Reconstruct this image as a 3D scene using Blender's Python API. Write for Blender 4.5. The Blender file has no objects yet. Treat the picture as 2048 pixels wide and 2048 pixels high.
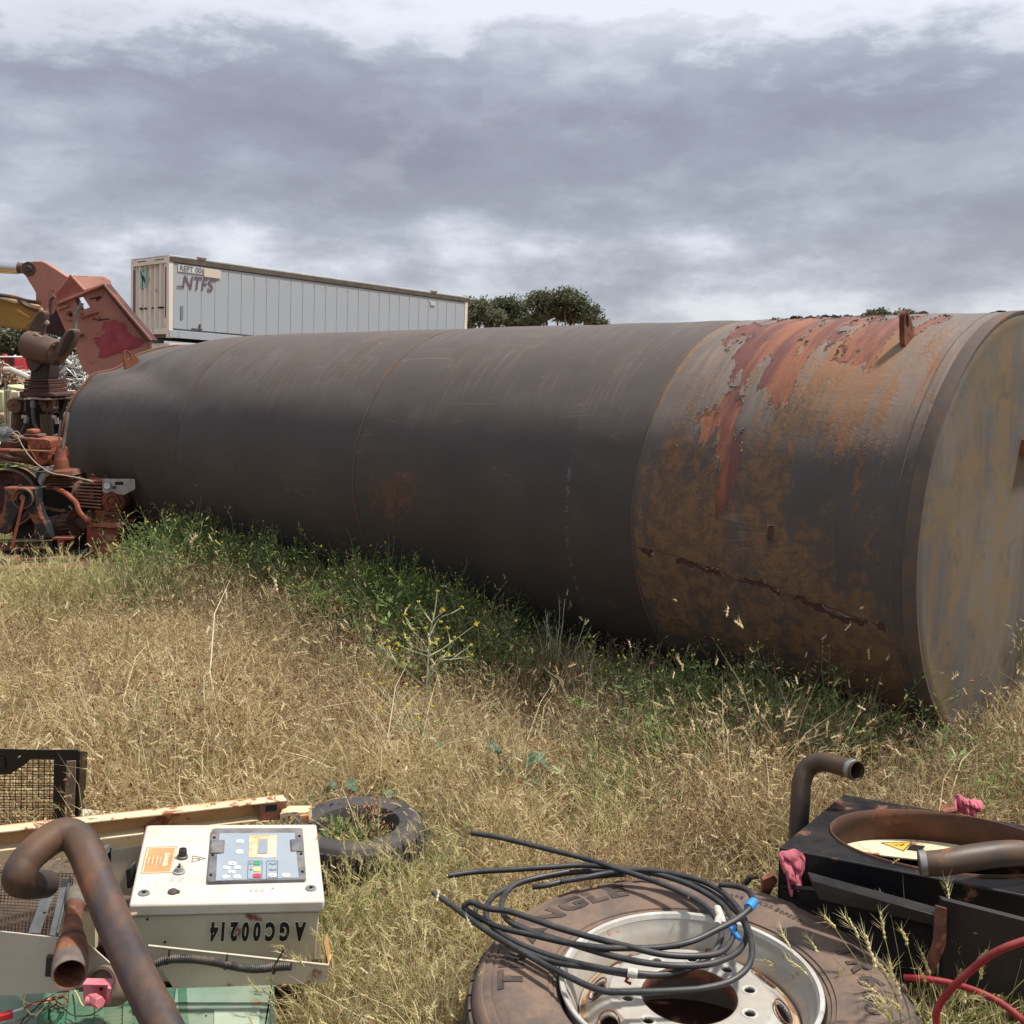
import bpy, bmesh, math, random
import numpy as np
from mathutils import Vector, Matrix, Quaternion, Euler, noise as mnoise
random.seed(7); rng = np.random.default_rng(7)
R_ = math.radians; PI = math.pi
SC = bpy.context.scene; COL = SC.collection

# ---------------------------------------------------------------- camera, world, sun, exposure
PITCH, FPX, CAMH = 0.142894319, 2136.8, 1.7
cd = bpy.data.cameras.new('camera'); cam = bpy.data.objects.new('camera', cd); COL.objects.link(cam)
cam.location = (0, 0, CAMH); cam.rotation_euler = (PI/2 - PITCH, 0, 0)
cd.sensor_width = 36; cd.sensor_height = 36; cd.sensor_fit = 'HORIZONTAL'; cd.lens = 36*FPX/2048
cd.clip_start = 0.05; cd.clip_end = 3000
SC.camera = cam
SUN = Vector((.50, .08, 1)).normalized()
sl = bpy.data.lights.new('sun', 'SUN'); sl.energy = 4.1; sl.angle = R_(5.0); sl.color = (1, .955, .88)
so = bpy.data.objects.new('sun', sl); COL.objects.link(so); so.location = (3, 2, 30)
so.rotation_euler = SUN.to_track_quat('Z', 'Y').to_euler()
SC.cycles.max_bounces = 4; SC.cycles.diffuse_bounces = 2; SC.cycles.glossy_bounces = 2; SC.cycles.transmission_bounces = 3; SC.cycles.use_fast_gi = False
SC.view_settings.view_transform = 'Standard'; SC.view_settings.look = 'None'
SC.view_settings.exposure = 0.52; SC.view_settings.gamma = 1; SC.view_settings.use_curve_mapping = False

def srgb(h):
    h = h.lstrip('#'); v = [int(h[i:i+2], 16)/255 for i in (0, 2, 4)]
    return tuple(((c+.055)/1.055)**2.4 if c > .04045 else c/12.92 for c in v) + (1,)

class NT:
    """small helper to write node trees"""
    def __init__(s, nt): s.nt = nt; s.n = nt.nodes; s.l = nt.links
    def new(s, t, **kw):
        n = s.n.new(t)
        for k, v in kw.items(): setattr(n, k, v)
        return n
    def put(s, sock, v):
        if v is None: return
        if isinstance(v, bpy.types.NodeSocket): s.l.new(v, sock)
        else:
            if isinstance(v, (tuple, list)) and sock.type == 'VECTOR': v = v[:3]
            sock.default_value = v
    def math(s, op, a, b=None, c=None, clamp=False):
        n = s.new('ShaderNodeMath', operation=op, use_clamp=clamp); s.put(n.inputs[0], a); s.put(n.inputs[1], b)
        if c is not None: s.put(n.inputs[2], c)
        return n.outputs[0]
    def mix(s, f, a, b, t='MIX'):
        n = s.new('ShaderNodeMix', data_type='RGBA', blend_type=t); s.put(n.inputs['Factor'], f)
        s.put(n.inputs[6], a); s.put(n.inputs[7], b); return n.outputs[2]
    def noise(s, vec, scale, detail=6, rough=.6, dist=0):
        n = s.new('ShaderNodeTexNoise'); s.put(n.inputs['Vector'], vec); n.inputs['Scale'].default_value = scale
        n.inputs['Detail'].default_value = detail; n.inputs['Roughness'].default_value = rough
        n.inputs['Distortion'].default_value = dist; return n.outputs['Fac']
    def ramp(s, f, stops, interp='LINEAR'):
        n = s.new('ShaderNodeValToRGB'); n.color_ramp.interpolation = interp; e = n.color_ramp.elements
        e[0].position, e[0].color = stops[0][0], stops[0][1]
        e[1].position, e[1].color = stops[-1][0], stops[-1][1]
        for p, c in stops[1:-1]:
            x = e.new(p); x.color = c
        s.put(n.inputs[0], f); return n.outputs[0]
    def step(s, f, a, b):          # smooth 0..1 between a and b
        n = s.new('ShaderNodeMapRange'); n.interpolation_type = 'SMOOTHSTEP'; s.put(n.inputs['Value'], f)
        s.put(n.inputs['From Min'], a); s.put(n.inputs['From Max'], b); return n.outputs[0]
    def mapping(s, vec, scale=(1, 1, 1), loc=(0, 0, 0), rot=(0, 0, 0)):
        n = s.new('ShaderNodeMapping'); s.put(n.inputs['Vector'], vec); n.inputs['Scale'].default_value = scale
        n.inputs['Location'].default_value = loc; n.inputs['Rotation'].default_value = rot; return n.outputs[0]

def build_world():
    w = bpy.data.worlds.new('World'); SC.world = w; w.use_nodes = True
    t = NT(w.node_tree); t.n.clear()
    sky = t.new('ShaderNodeTexSky', sky_type='NISHITA', sun_disc=False, sun_elevation=math.asin(SUN.z),
                sun_rotation=math.atan2(SUN.x, SUN.y))
    tc = t.new('ShaderNodeTexCoord').outputs['Generated']
    sep = t.new('ShaderNodeSeparateXYZ'); t.put(sep.inputs[0], tc)
    z = t.math('MAXIMUM', sep.outputs[2], 0.0)
    v = t.mapping(tc, scale=(1, 1, 2.7), loc=(CLX, CLY, .3))
    v2 = t.mapping(tc, scale=(1, 1, 2.0), loc=(CLX+4, CLY, 1.3))
    big = t.noise(v, 1.5, 3, .5, .2)
    mid = t.noise(v, 4.2, 8, .60, .0)
    fine = t.noise(v2, 9.0, 5, .60, .0)
    d = t.math('ADD', t.math('MULTIPLY', big, .35), t.math('ADD', t.math('MULTIPLY', mid, .47), t.math('MULTIPLY', fine, .18)))
    # a thick bank of cloud hangs between about 5 and 19 degrees of elevation, brighter broken cloud above and below it
    el = t.math('ADD', z, t.math('ADD', t.math('MULTIPLY', t.math('SUBTRACT', mid, .5), .26), t.math('MULTIPLY', t.math('SUBTRACT', fine, .5), .06)))
    up = t.step(el, .242, .275); low = t.math('SUBTRACT', 1.0, t.step(el, .035, .135))
    th = t.math('SUBTRACT', t.math('SUBTRACT', t.math('ADD', t.math('MULTIPLY', t.math('SUBTRACT', d, .5), 2.1), .66), t.math('MULTIPLY', up, .30)), t.math('MULTIPLY', low, .09))
    col = t.ramp(th, [(.28, srgb('#cfd3d9')), (.42, srgb('#bcc0c8')), (.51, srgb('#a6aab4')), (.60, srgb('#9599a4')),
                      (.72, srgb('#878a95')), (.90, srgb('#7b7d88'))])
    puff = t.noise(v2, 6.0, 6, .6, .0)
    hl = t.math('MULTIPLY', t.step(puff, .52, .64), t.math('ADD', .16, t.math('MULTIPLY', low, .18)))
    col = t.mix(t.math('MULTIPLY', hl, .7), col, srgb('#d0d5dd'))
    bw = t.new('ShaderNodeBackground'); t.put(bw.inputs[0], sky.outputs[0]); bw.inputs[1].default_value = .10
    bc = t.new('ShaderNodeBackground'); t.put(bc.inputs[0], col); bc.inputs[1].default_value = 1.0
    ms = t.new('ShaderNodeMixShader'); ms.inputs[0].default_value = .9
    t.l.new(bw.outputs[0], ms.inputs[1]); t.l.new(bc.outputs[0], ms.inputs[2])
    o = t.new('ShaderNodeOutputWorld'); t.l.new(ms.outputs[0], o.inputs[0])
CLX, CLY = 3.3, 1.2
build_world()

# ---------------------------------------------------------------- geometry helpers
O0 = Vector((0, 0, CAMH)); _c, _s = math.cos(PITCH), math.sin(PITCH)
def ray(x, y):
    a, b = (x-1024)/FPX, (y-1024)/FPX
    return Vector((a, _c - b*_s, -_s - b*_c))
def G(x, y, z=0.0):
    d = ray(x, y); return O0 + d*((z-CAMH)/d.z)
def D(x, y, Y):
    d = ray(x, y); return O0 + d*(Y/d.y)

def wpos(o):
    v = Vector((0, 0, 0))
    while o is not None: v += o.location; o = o.parent
    return v

class MB:
    def __init__(s): s.v = []; s.f = []
    def add(s, vs, fs):
        b = len(s.v); s.v += [Vector(p) for p in vs]; s.f += [tuple(i+b for i in q) for q in fs]; return s
    def box(s, c, size, rz=0, M=None):
        hx, hy, hz = [k/2 for k in size]; c = Vector(c)
        vs = [Vector((x, y, z)) for z in (-hz, hz) for y in (-hy, hy) for x in (-hx, hx)]
        m = M if M is not None else Matrix.Rotation(rz, 3, 'Z')
        vs = [m @ p + c for p in vs]
        return s.add(vs, [(0, 2, 3, 1), (4, 5, 7, 6), (0, 1, 5, 4), (2, 6, 7, 3), (0, 4, 6, 2), (1, 3, 7, 5)])
    def prism(s, pts, ext):         # polygon + extrusion vector
        ext = Vector(ext); n = len(pts); a = [Vector(p) for p in pts]
        return s.add(a + [p+ext for p in a], [tuple(range(n))[::-1], tuple(range(n, 2*n))] + [(i, (i+1) % n, n+(i+1) % n, n+i) for i in range(n)])
    def slab(s, px, Y, th):         # outline standing in the plane y = Y, real thickness th
        return s.prism([D(x, y, Y) for x, y in px], (0, th, 0))
    def flat(s, px, z, h):          # outline lying in the plane z, thickness h upward
        return s.prism([G(x, y, z) for x, y in px], (0, 0, h))
    def frame_(s, d):
        d = Vector(d).normalized(); a = Vector((0, 0, 1)) if abs(d.z) < .9 else Vector((1, 0, 0))
        u = d.cross(a).normalized(); return d, u, d.cross(u)
    def cyl(s, p0, p1, r0, r1=None, n=20, cap=True):
        r1 = r0 if r1 is None else r1; p0 = Vector(p0); p1 = Vector(p1); d, u, w = s.frame_(p1-p0)
        vs = []
        for p, r in ((p0, r0), (p1, r1)):
            for i in range(n): t = 2*PI*i/n; vs.append(p + (u*math.cos(t)+w*math.sin(t))*r)
        fs = [(i, (i+1) % n, n+(i+1) % n, n+i) for i in range(n)]
        if cap: fs += [tuple(range(n))[::-1], tuple(range(n, 2*n))]
        return s.add(vs, fs)
    def lathe(s, c, axis, prof, n=32, a0=0, a1=2*PI):   # prof: (radius, height along axis)
        d, u, w = s.frame_(axis); c = Vector(c); full = abs(a1-a0-2*PI) < 1e-6; m = n if full else n+1
        vs = []
        for r, h in prof:
            for i in range(m):
                t = a0+(a1-a0)*i/n; vs.append(c + d*h + (u*math.cos(t)+w*math.sin(t))*r)
        fs = []
        for k in range(len(prof)-1):
            for i in range(n): j = (i+1) % m; fs.append((k*m+i, k*m+j, (k+1)*m+j, (k+1)*m+i))
        return s.add(vs, fs)
    def tube(s, pts, r, n=10, closed=False, cap=True, sm=0):
        P = [Vector(p) for p in pts]
        if sm: P = smooth(P, sm, closed)
        m = len(P); rr = r if isinstance(r, (list, tuple)) else [r]*m
        if len(rr) != m: rr = [rr[int(i*(len(rr)-1)/(m-1))]*(1-(i*(len(rr)-1)/(m-1)) % 1) + rr[min(len(rr)-1, int(i*(len(rr)-1)/(m-1))+1)]*((i*(len(rr)-1)/(m-1)) % 1) for i in range(m)]
        vs = []; u = None
        for i in range(m):
            t = (P[(i+1) % m]-P[i-1]) if closed else (P[min(i+1, m-1)]-P[max(i-1, 0)])
            t.normalize()
            if u is None: _, u, w = s.frame_(t)
            u = (u - t*u.dot(t)).normalized(); w = t.cross(u)
            for k in range(n): a = 2*PI*k/n; vs.append(P[i]+(u*math.cos(a)+w*math.sin(a))*rr[i])
        fs = []
        for i in range(m if closed else m-1):
            j = (i+1) % m
            for k in range(n): q = (k+1) % n; fs.append((i*n+k, i*n+q, j*n+q, j*n+k))
        if cap and not closed: fs += [tuple(range(n))[::-1], tuple(range((m-1)*n, m*n))]
        return s.add(vs, fs)
    def build(s, name, mat, parent=None, local=False, smooth_=True, bevel=0, label=None, kind=None, solid=0, sub=0):
        off = wpos(parent) if (parent is not None and not local) else Vector((0, 0, 0))
        me = bpy.data.meshes.new(name); me.from_pydata([tuple(p-off) for p in s.v], [], s.f); me.update()
        bm = bmesh.new(); bm.from_mesh(me); bmesh.ops.recalc_face_normals(bm, faces=bm.faces); bm.to_mesh(me); bm.free()
        if mat: me.materials.append(mat)
        o = bpy.data.objects.new(name, me); COL.objects.link(o)
        if parent is not None: o.parent = parent
        if smooth_:
            me.shade_smooth(); me.set_sharp_from_angle(angle=R_(35))
        if solid:
            m = o.modifiers.new('solid', 'SOLIDIFY'); m.thickness = solid; m.offset = -1
        if sub:
            m = o.modifiers.new('sub', 'SUBSURF'); m.levels = sub; m.render_levels = sub
        if bevel:
            m = o.modifiers.new('bevel', 'BEVEL'); m.width = bevel; m.segments = 2; m.limit_method = 'ANGLE'; m.angle_limit = R_(40)
        if label: o['label'] = label
        if kind: o['kind'] = kind
        return o

def smooth(P, k, closed=False):     # Catmull-Rom resampling
    P = [Vector(p) for p in P]; n = len(P); out = []
    for i in range(n if closed else n-1):
        g = (lambda j: P[j % n]) if closed else (lambda j: P[max(0, min(n-1, j))])
        a, b, c, d = g(i-1), g(i), g(i+1), g(i+2)
        for q in range(k):
            t = q/k; out.append(.5*((2*b)+(c-a)*t+(2*a-5*b+4*c-d)*t*t+(3*b-a-3*c+d)*t**3))
    if not closed: out.append(P[-1])
    return out

def thing(name, label, cat, loc, group=None, rot=None):
    o = bpy.data.objects.new(name, None); COL.objects.link(o); o.location = loc; o.empty_display_size = .1
    if rot: o.rotation_euler = rot
    o['label'] = label; o['category'] = cat
    if group: o['group'] = group
    return o
def tag(o, label, cat, group=None):
    o['label'] = label; o['category'] = cat
    if group: o['group'] = group
    return o
def clone(o, parent, loc=None, rot=None):
    c = o.copy(); COL.objects.link(c); c.parent = parent
    if loc is not None: c.location = loc
    if rot is not None: c.rotation_euler = rot
    return c

def text_geo(txt, size, bold=0.0, shear=0.0, spacing=1.0):
    """verts (x right, y up, centred) and faces of flat lettering"""
    cu = bpy.data.curves.new('t', 'FONT'); cu.body = txt; cu.size = size; cu.align_x = 'CENTER'; cu.align_y = 'CENTER'
    cu.offset = bold; cu.shear = shear; cu.space_character = spacing; cu.resolution_u = 3
    ob = bpy.data.objects.new('t', cu); me = bpy.data.meshes.new_from_object(ob)
    vs = [v.co.copy() for v in me.vertices]; fs = [tuple(p.vertices) for p in me.polygons]
    bpy.data.objects.remove(ob); bpy.data.meshes.remove(me); bpy.data.curves.remove(cu)
    return vs, fs
def text_on(mb, txt, size, c, ex, ey, bold=0.0, shear=0, sx=1.0, spacing=1.0, lift=0.0):
    vs, fs = text_geo(txt, size, bold, shear, spacing); c = Vector(c); ex = Vector(ex); ey = Vector(ey); n = ex.cross(ey).normalized()
    mb.add([c+ex*v.x*sx+ey*v.y+n*lift for v in vs], fs)

# ---------------------------------------------------------------- materials
def mat(name, col, rough=.6, metal=0.0, var=None, vs=3.0, va=.5, rust=0.0, rustcol='#6b3a22', rs=5.0, rsharp=.04,
        dust=0.0, dustcol='#9a8268', bump=.25, bs=45.0, bd=.003, spec=.4, streak=(1, 1, 1), fine=.18, coat=0, trans=0):
    m = bpy.data.materials.new(name); m.use_nodes = True; t = NT(m.node_tree); b = t.n['Principled BSDF']
    tc = t.new('ShaderNodeTexCoord').outputs['Object']
    v = t.mapping(tc, scale=streak)
    c = srgb(col); base = c
    if var:
        f = t.step(t.noise(v, vs, 7, .62, .3), .5-.28*va-.05, .5+.28*va+.05)
        base = t.mix(f, c, srgb(var))
    fn = t.noise(tc, bs*1.4, 4, .7)
    g = t.math('ADD', 1-fine, t.math('MULTIPLY', fn, 2*fine))
    mul = t.new('ShaderNodeVectorMath', operation='SCALE'); t.put(mul.inputs[0], base); t.put(mul.inputs['Scale'], g)
    base = mul.outputs[0]; rg = rough
    rf = t.math('ADD', rough-.12, t.math('MULTIPLY', t.noise(tc, vs*2.3, 5, .6), .24))
    if dust:
        geo = t.new('ShaderNodeNewGeometry'); sp = t.new('ShaderNodeSeparateXYZ'); t.put(sp.inputs[0], geo.outputs['Normal'])
        up = t.step(sp.outputs[2], -.1, .9)
        df = t.math('MULTIPLY', t.math('MULTIPLY', up, t.step(t.noise(tc, vs*1.6, 8, .7), .35, .65)), dust)
        base = t.mix(df, base, srgb(dustcol)); rf = t.math('ADD', rf, t.math('MULTIPLY', df, .3), clamp=True)
    if rust:
        n1 = t.noise(v, rs, 9, .66, .4); th = .68-.36*rust
        k = t.step(n1, th-rsharp, th+rsharp)
        rc = t.mix(t.noise(tc, rs*5, 5, .7), srgb(rustcol), srgb('#8a5b40'))
        base = t.mix(k, base, rc); rf = t.math('ADD', rf, t.math('MULTIPLY', k, .35), clamp=True)
        if metal: t.put(b.inputs['Metallic'], t.math('MULTIPLY', t.math('SUBTRACT', 1.0, k), metal))
    t.put(b.inputs['Base Color'], base); t.put(b.inputs['Roughness'], rf)
    if metal and not rust: b.inputs['Metallic'].default_value = metal
    b.inputs['Specular IOR Level'].default_value = spec
    if coat: b.inputs['Coat Weight'].default_value = coat
    if bump:
        bp = t.new('ShaderNodeBump'); bp.inputs['Strength'].default_value = bump; bp.inputs['Distance'].default_value = bd
        hh = t.math('ADD', t.noise(tc, bs, 6, .7), t.math('MULTIPLY', t.noise(tc, bs*.12, 3, .5), 1.6))
        t.put(bp.inputs['Height'], hh); t.l.new(bp.outputs[0], b.inputs['Normal'])
    return m

def plant_mat(name, cols, trans=.35, rough=.65, scale=.9):
    m = bpy.data.materials.new(name); m.use_nodes = True; t = NT(m.node_tree); b = t.n['Principled BSDF']
    oi = t.new('ShaderNodeObjectInfo').outputs['Random']
    at = t.new('ShaderNodeAttribute', attribute_name='tone').outputs['Fac']
    f = t.math('ADD', t.math('MULTIPLY', oi, .45), t.math('MULTIPLY', at, .55))
    n = len(cols)
    c = t.ramp(f, [(i/(n-1), srgb(k)) for i, k in enumerate(cols)])
    t.put(b.inputs['Base Color'], c); b.inputs['Roughness'].default_value = rough; b.inputs['Specular IOR Level'].default_value = .25
    tr = t.new('ShaderNodeBsdfTranslucent'); t.put(tr.inputs[0], c)
    ms = t.new('ShaderNodeMixShader'); ms.inputs[0].default_value = trans
    t.l.new(b.outputs[0], ms.inputs[1]); t.l.new(tr.outputs[0], ms.inputs[2])
    t.l.new(ms.outputs[0], t.n['Material Output'].inputs[0])
    return m

# ---------------------------------------------------------------- numpy noise for shaped marks
def vnoise(x, y, seed):
    r = np.random.default_rng(seed); T = r.random((256, 256))
    xi = np.floor(x).astype(int); yi = np.floor(y).astype(int); fx = x-xi; fy = y-yi
    fx = fx*fx*(3-2*fx); fy = fy*fy*(3-2*fy)
    g = lambda a, b: T[a % 256, b % 256]
    return (g(xi, yi)*(1-fx)+g(xi+1, yi)*fx)*(1-fy)+(g(xi, yi+1)*(1-fx)+g(xi+1, yi+1)*fx)*fy
def fbm(x, y, seed, oc=5, gain=.55):
    s = 0; a = 1; tot = 0
    for k in range(oc): s = s+a*vnoise(x*2**k+17.3*k, y*2**k+9.1*k, seed+k); tot += a; a *= gain
    return s/tot
# ================================================================ ground
def hgt(x, y):
    base = -1.15*min(1, max(0, (y-16)/40))
    if y < 30: base += .05*(mnoise.noise(Vector((x*.6, y*.6, 3)))) + .02*mnoise.noise(Vector((x*2.5, y*2.5, 8)))
    return base - .01
def build_ground():
    xs = sorted(set([round(-12+i*.2, 3) for i in range(121)] + [s*k for s in (-1, 1) for k in (14, 18, 25, 35, 50, 80, 120, 200, 400, 800, 1500)]))
    ys = sorted(set([-60, -20, -6, -2] + [round(i*.2, 3) for i in range(81)] + [17, 18.5, 20, 23, 27, 32, 38, 45, 55, 70, 90, 120, 200, 400, 800, 1500]))
    v = [(x, y, hgt(x, y)) for y in ys for x in xs]; n = len(xs)
    f = [(j*n+i, j*n+i+1, (j+1)*n+i+1, (j+1)*n+i) for j in range(len(ys)-1) for i in range(n-1)]
    m = bpy.data.materials.new('soil'); m.use_nodes = True; t = NT(m.node_tree); b = t.n['Principled BSDF']
    tc = t.new('ShaderNodeTexCoord').outputs['Object']
    c = t.mix(t.step(t.noise(tc, 1.3, 7, .65), .4, .62), srgb('#6b4a37'), srgb('#84694c'))
    st = t.noise(t.mapping(tc, scale=(1, 1, 1)), 55, 5, .75, 2.5)
    c = t.mix(t.math('MULTIPLY', t.step(st, .5, .6), .75), c, srgb('#a08a5e'))
    c = t.mix(t.step(t.noise(tc, 90, 3, .6), .56, .66), c, srgb('#33241b'))
    t.put(b.inputs['Base Color'], c); b.inputs['Roughness'].default_value = .95; b.inputs['Specular IOR Level'].default_value = .1
    bp = t.new('ShaderNodeBump'); bp.inputs['Strength'].default_value = .8; bp.inputs['Distance'].default_value = .02
    t.put(bp.inputs['Height'], st); t.l.new(bp.outputs[0], b.inputs['Normal'])
    mb = MB(); mb.add(v, f); o = mb.build('ground', m, kind='structure')
build_ground()

# ================================================================ the tank
TC = Vector((2.187, 4.604, .947)); TR = .948; TL = 7.85
TA = Vector((-.70412627, .71007478, 0)); TS = Vector((-.71007478, -.70412627, 0)); TZ = Vector((0, 0, 1))
def tank_dent(u, th):      # crushed far top, th in degrees from the top towards the viewer
    k = max(0, min(1, (u-6.0)/1.85)); k = k*k*(3-2*k)
    a = math.exp(-((th-22)/36)**2)
    d = .15*k*a
    k2 = max(0, min(1, (u-5.2)/1.6)); cre = math.exp(-((th-50+(u-6.5)*14)/9)**2)*.035*k2
    cre2 = math.exp(-((th-26-(u-6.9)*22)/6)**2)*.03*max(0, min(1, (u-6.3)/.8))
    w = .011*mnoise.noise(Vector((u*.9, th*.028, 1)))+.005*mnoise.noise(Vector((u*2.6, th*.06, 5)))+.0025*mnoise.noise(Vector((u*7, th*.12, 9)))
    for sm_ in (1.36, 3.52, 5.76): w += .006*math.exp(-((u-sm_)/.07)**2)
    return d+cre-cre2*.8+w
def tp(u, th, dr=0.0, raw=False):
    r = TR+dr-(0 if raw else tank_dent(u, th)); t = R_(th)
    return TC+TA*u+TS*(r*math.sin(t))+TZ*(r*math.cos(t))

def tank_material():
    m = bpy.data.materials.new('weathered_tank_paint'); m.use_nodes = True; t = NT(m.node_tree); b = t.n['Principled BSDF']
    tk = t.new('ShaderNodeAttribute', attribute_name='tk').outputs['Vector']
    pe = t.new('ShaderNodeAttribute', attribute_name='peel').outputs['Fac']
    ru = t.new('ShaderNodeAttribute', attribute_name='rust').outputs['Fac']
    du = t.new('ShaderNodeAttribute', attribute_name='pale').outputs['Fac']
    sp = t.new('ShaderNodeSeparateXYZ'); t.put(sp.inputs[0], tk); U, A = sp.outputs[0], sp.outputs[1]
    st = t.noise(t.mapping(tk, scale=(9, 1.1, 1)), 1.0, 8, .68, .25)        # streaks round the shell
    st2 = t.noise(t.mapping(tk, scale=(38, 2.2, 1)), 1.0, 6, .7, .1)
    bl = t.noise(tk, 2.1, 8, .62, .4)
    fi = t.noise(tk, 60, 6, .75); mi = t.noise(tk, 14, 8, .7, .5)
    base = t.mix(t.step(bl, .35, .68), srgb('#443f3e'), srgb('#4e4744'))
    base = t.mix(t.math('MULTIPLY', t.step(bl, .45, .75), t.math('MULTIPLY', t.step(st, .5, .66), .35)), base, srgb('#5c4d45'))
    # dusty brown and yellow streaks, plus painted-in sunlit tone, upper side only
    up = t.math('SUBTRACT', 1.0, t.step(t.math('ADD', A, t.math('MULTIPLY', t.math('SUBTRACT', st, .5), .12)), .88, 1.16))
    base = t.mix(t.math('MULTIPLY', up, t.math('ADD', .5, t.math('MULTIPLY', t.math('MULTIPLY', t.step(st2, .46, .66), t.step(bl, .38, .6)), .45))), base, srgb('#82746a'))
    sy = t.noise(t.mapping(tk, scale=(7, .8, 1), loc=(3.3, 1, 0)), 1.0, 5, .6, .2)
    yk = t.math('MULTIPLY', t.math('MULTIPLY', t.step(sy, .60, .69), t.step(mi, .38, .6)), t.math('MULTIPLY', up, .6))
    base = t.mix(yk, base, srgb('#8a6c40'))
    # rust bloom
    rk = t.math('ADD', t.math('MULTIPLY', ru, 1.0), t.math('ADD', t.math('MULTIPLY', t.math('SUBTRACT', st, .5), 2.1), t.math('MULTIPLY', t.math('SUBTRACT', mi, .5), 1.3)))
    rk = t.step(rk, .36, .80)
    rcol = t.mix(t.step(mi, .4, .62), srgb('#594637'), srgb('#74583f'))
    rcol = t.mix(t.math('MULTIPLY', t.step(fi, .5, .68), .7), rcol, srgb('#896b43'))
    base = t.mix(t.math('MULTIPLY', rk, .82), base, rcol)
    # pale scuffed layer
    pk = t.math('MULTIPLY', t.step(t.math('ADD', du, t.math('ADD', t.math('MULTIPLY', t.math('SUBTRACT', fi, .5), 1.3), t.math('MULTIPLY', t.math('SUBTRACT', st2, .5), 1.0))), .38, .75), .72)
    base = t.mix(pk, base, t.mix(t.step(st, .42, .58), srgb('#7f6e60'), srgb('#916647')))
    # chalky weld marks
    wob = t.math('MULTIPLY', t.math('SUBTRACT', t.noise(t.mapping(tk, scale=(2, 18, 1)), 1.0, 4, .7), .5), .05)
    ch = t.math('ABSOLUTE', t.math('SUBTRACT', t.math('ADD', U, wob), 1.77))
    chk = t.math('MULTIPLY', t.math('MULTIPLY', t.math('SUBTRACT', 1.0, t.step(ch, .004, .016)), t.step(A, 1.0, 1.25)), t.math('SUBTRACT', 1.0, t.step(A, 1.9, 2.15)))
    chk = t.math('MULTIPLY', t.math('MULTIPLY', chk, t.step(fi, .45, .55)), t.step(t.noise(t.mapping(tk, scale=(3, 30, 1)), 1.0, 3, .6), .44, .56))
    base = t.mix(t.math('MULTIPLY', chk, .6), base, srgb('#8e8d90'))
    # thin scratches
    for (rot, sc, th) in ((.5, 3.0, .012), (-.35, 2.2, .010), (.9, 1.6, .008)):
        sv = t.noise(t.mapping(tk, scale=(sc*.25, sc*3, 1), rot=(0, 0, rot)), 1.0, 2, .4, .3)
        k = t.math('SUBTRACT', 1.0, t.step(t.math('ABSOLUTE', t.math('SUBTRACT', sv, .5)), 0.0, th*.5))
        k = t.math('MULTIPLY', k, t.math('MULTIPLY', t.step(bl, .52, .62), .18))
        base = t.mix(k, base, srgb('#9a8470'))
    for (rot, sx_, sy_, lo) in ((.42, .55, 16, .0), (-.25, .5, 20, 2.1), (.75, .7, 14, 5.2)):
        sv = t.noise(t.mapping(tk, scale=(sx_, sy_, 1), loc=(lo, lo, 0), rot=(0, 0, rot)), 1.0, 1, .3)
        k = t.math('SUBTRACT', 1.0, t.step(t.math('ABSOLUTE', t.math('SUBTRACT', sv, .56)), 0.0, .006))
        k = t.math('MULTIPLY', t.math('MULTIPLY', k, up), t.math('MULTIPLY', t.step(t.noise(tk, 1.3, 4, .6), .5, .58), .55))
        base = t.mix(k, base, srgb('#a08c78'))
    # peeled patches down to red primer
    pn = t.math('ADD', pe, t.math('MULTIPLY', t.math('SUBTRACT', fi, .5), .10))
    pm = t.step(pn, .49, .515)
    red = t.mix(t.step(st, .42, .60), srgb('#653e38'), srgb('#8a5840'))
    red = t.mix(t.step(fi, .55, .75), red, srgb('#5d3a36')); red = t.mix(t.step(A, 1.25, 1.5), red, srgb('#45302a'))
    edge = t.math('MULTIPLY', t.math('SUBTRACT', 1.0, t.step(t.math('ABSOLUTE', t.math('SUBTRACT', pn, .485)), .002, .012)), .45)
    base = t.mix(pm, base, red); base = t.mix(edge, base, srgb('#2a2422'))
    g = t.math('ADD', .84, t.math('MULTIPLY', t.noise(tk, 130, 3, .7), .32))
    sc_ = t.new('ShaderNodeVectorMath', operation='SCALE'); t.put(sc_.inputs[0], base); t.put(sc_.inputs['Scale'], g)
    t.put(b.inputs['Base Color'], sc_.outputs[0])
    t.put(b.inputs['Roughness'], t.math('ADD', .50, t.math('ADD', t.math('MULTIPLY', st, .2), t.math('MULTIPLY', rk, .2)), clamp=True))
    b.inputs['Specular IOR Level'].default_value = .35
    h = t.math('ADD', t.math('MULTIPLY', pm, -1.2), t.math('ADD', t.math('MULTIPLY', mi, t.math('ADD', .25, rk)), t.math('MULTIPLY', fi, t.math('ADD', .12, t.math('MULTIPLY', rk, .5)))))
    bp = t.new('ShaderNodeBump'); bp.inputs['Strength'].default_value = .45; bp.inputs['Distance'].default_value = .004
    t.put(bp.inputs['Height'], h); t.l.new(bp.outputs[0], b.inputs['Normal'])
    return m

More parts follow.
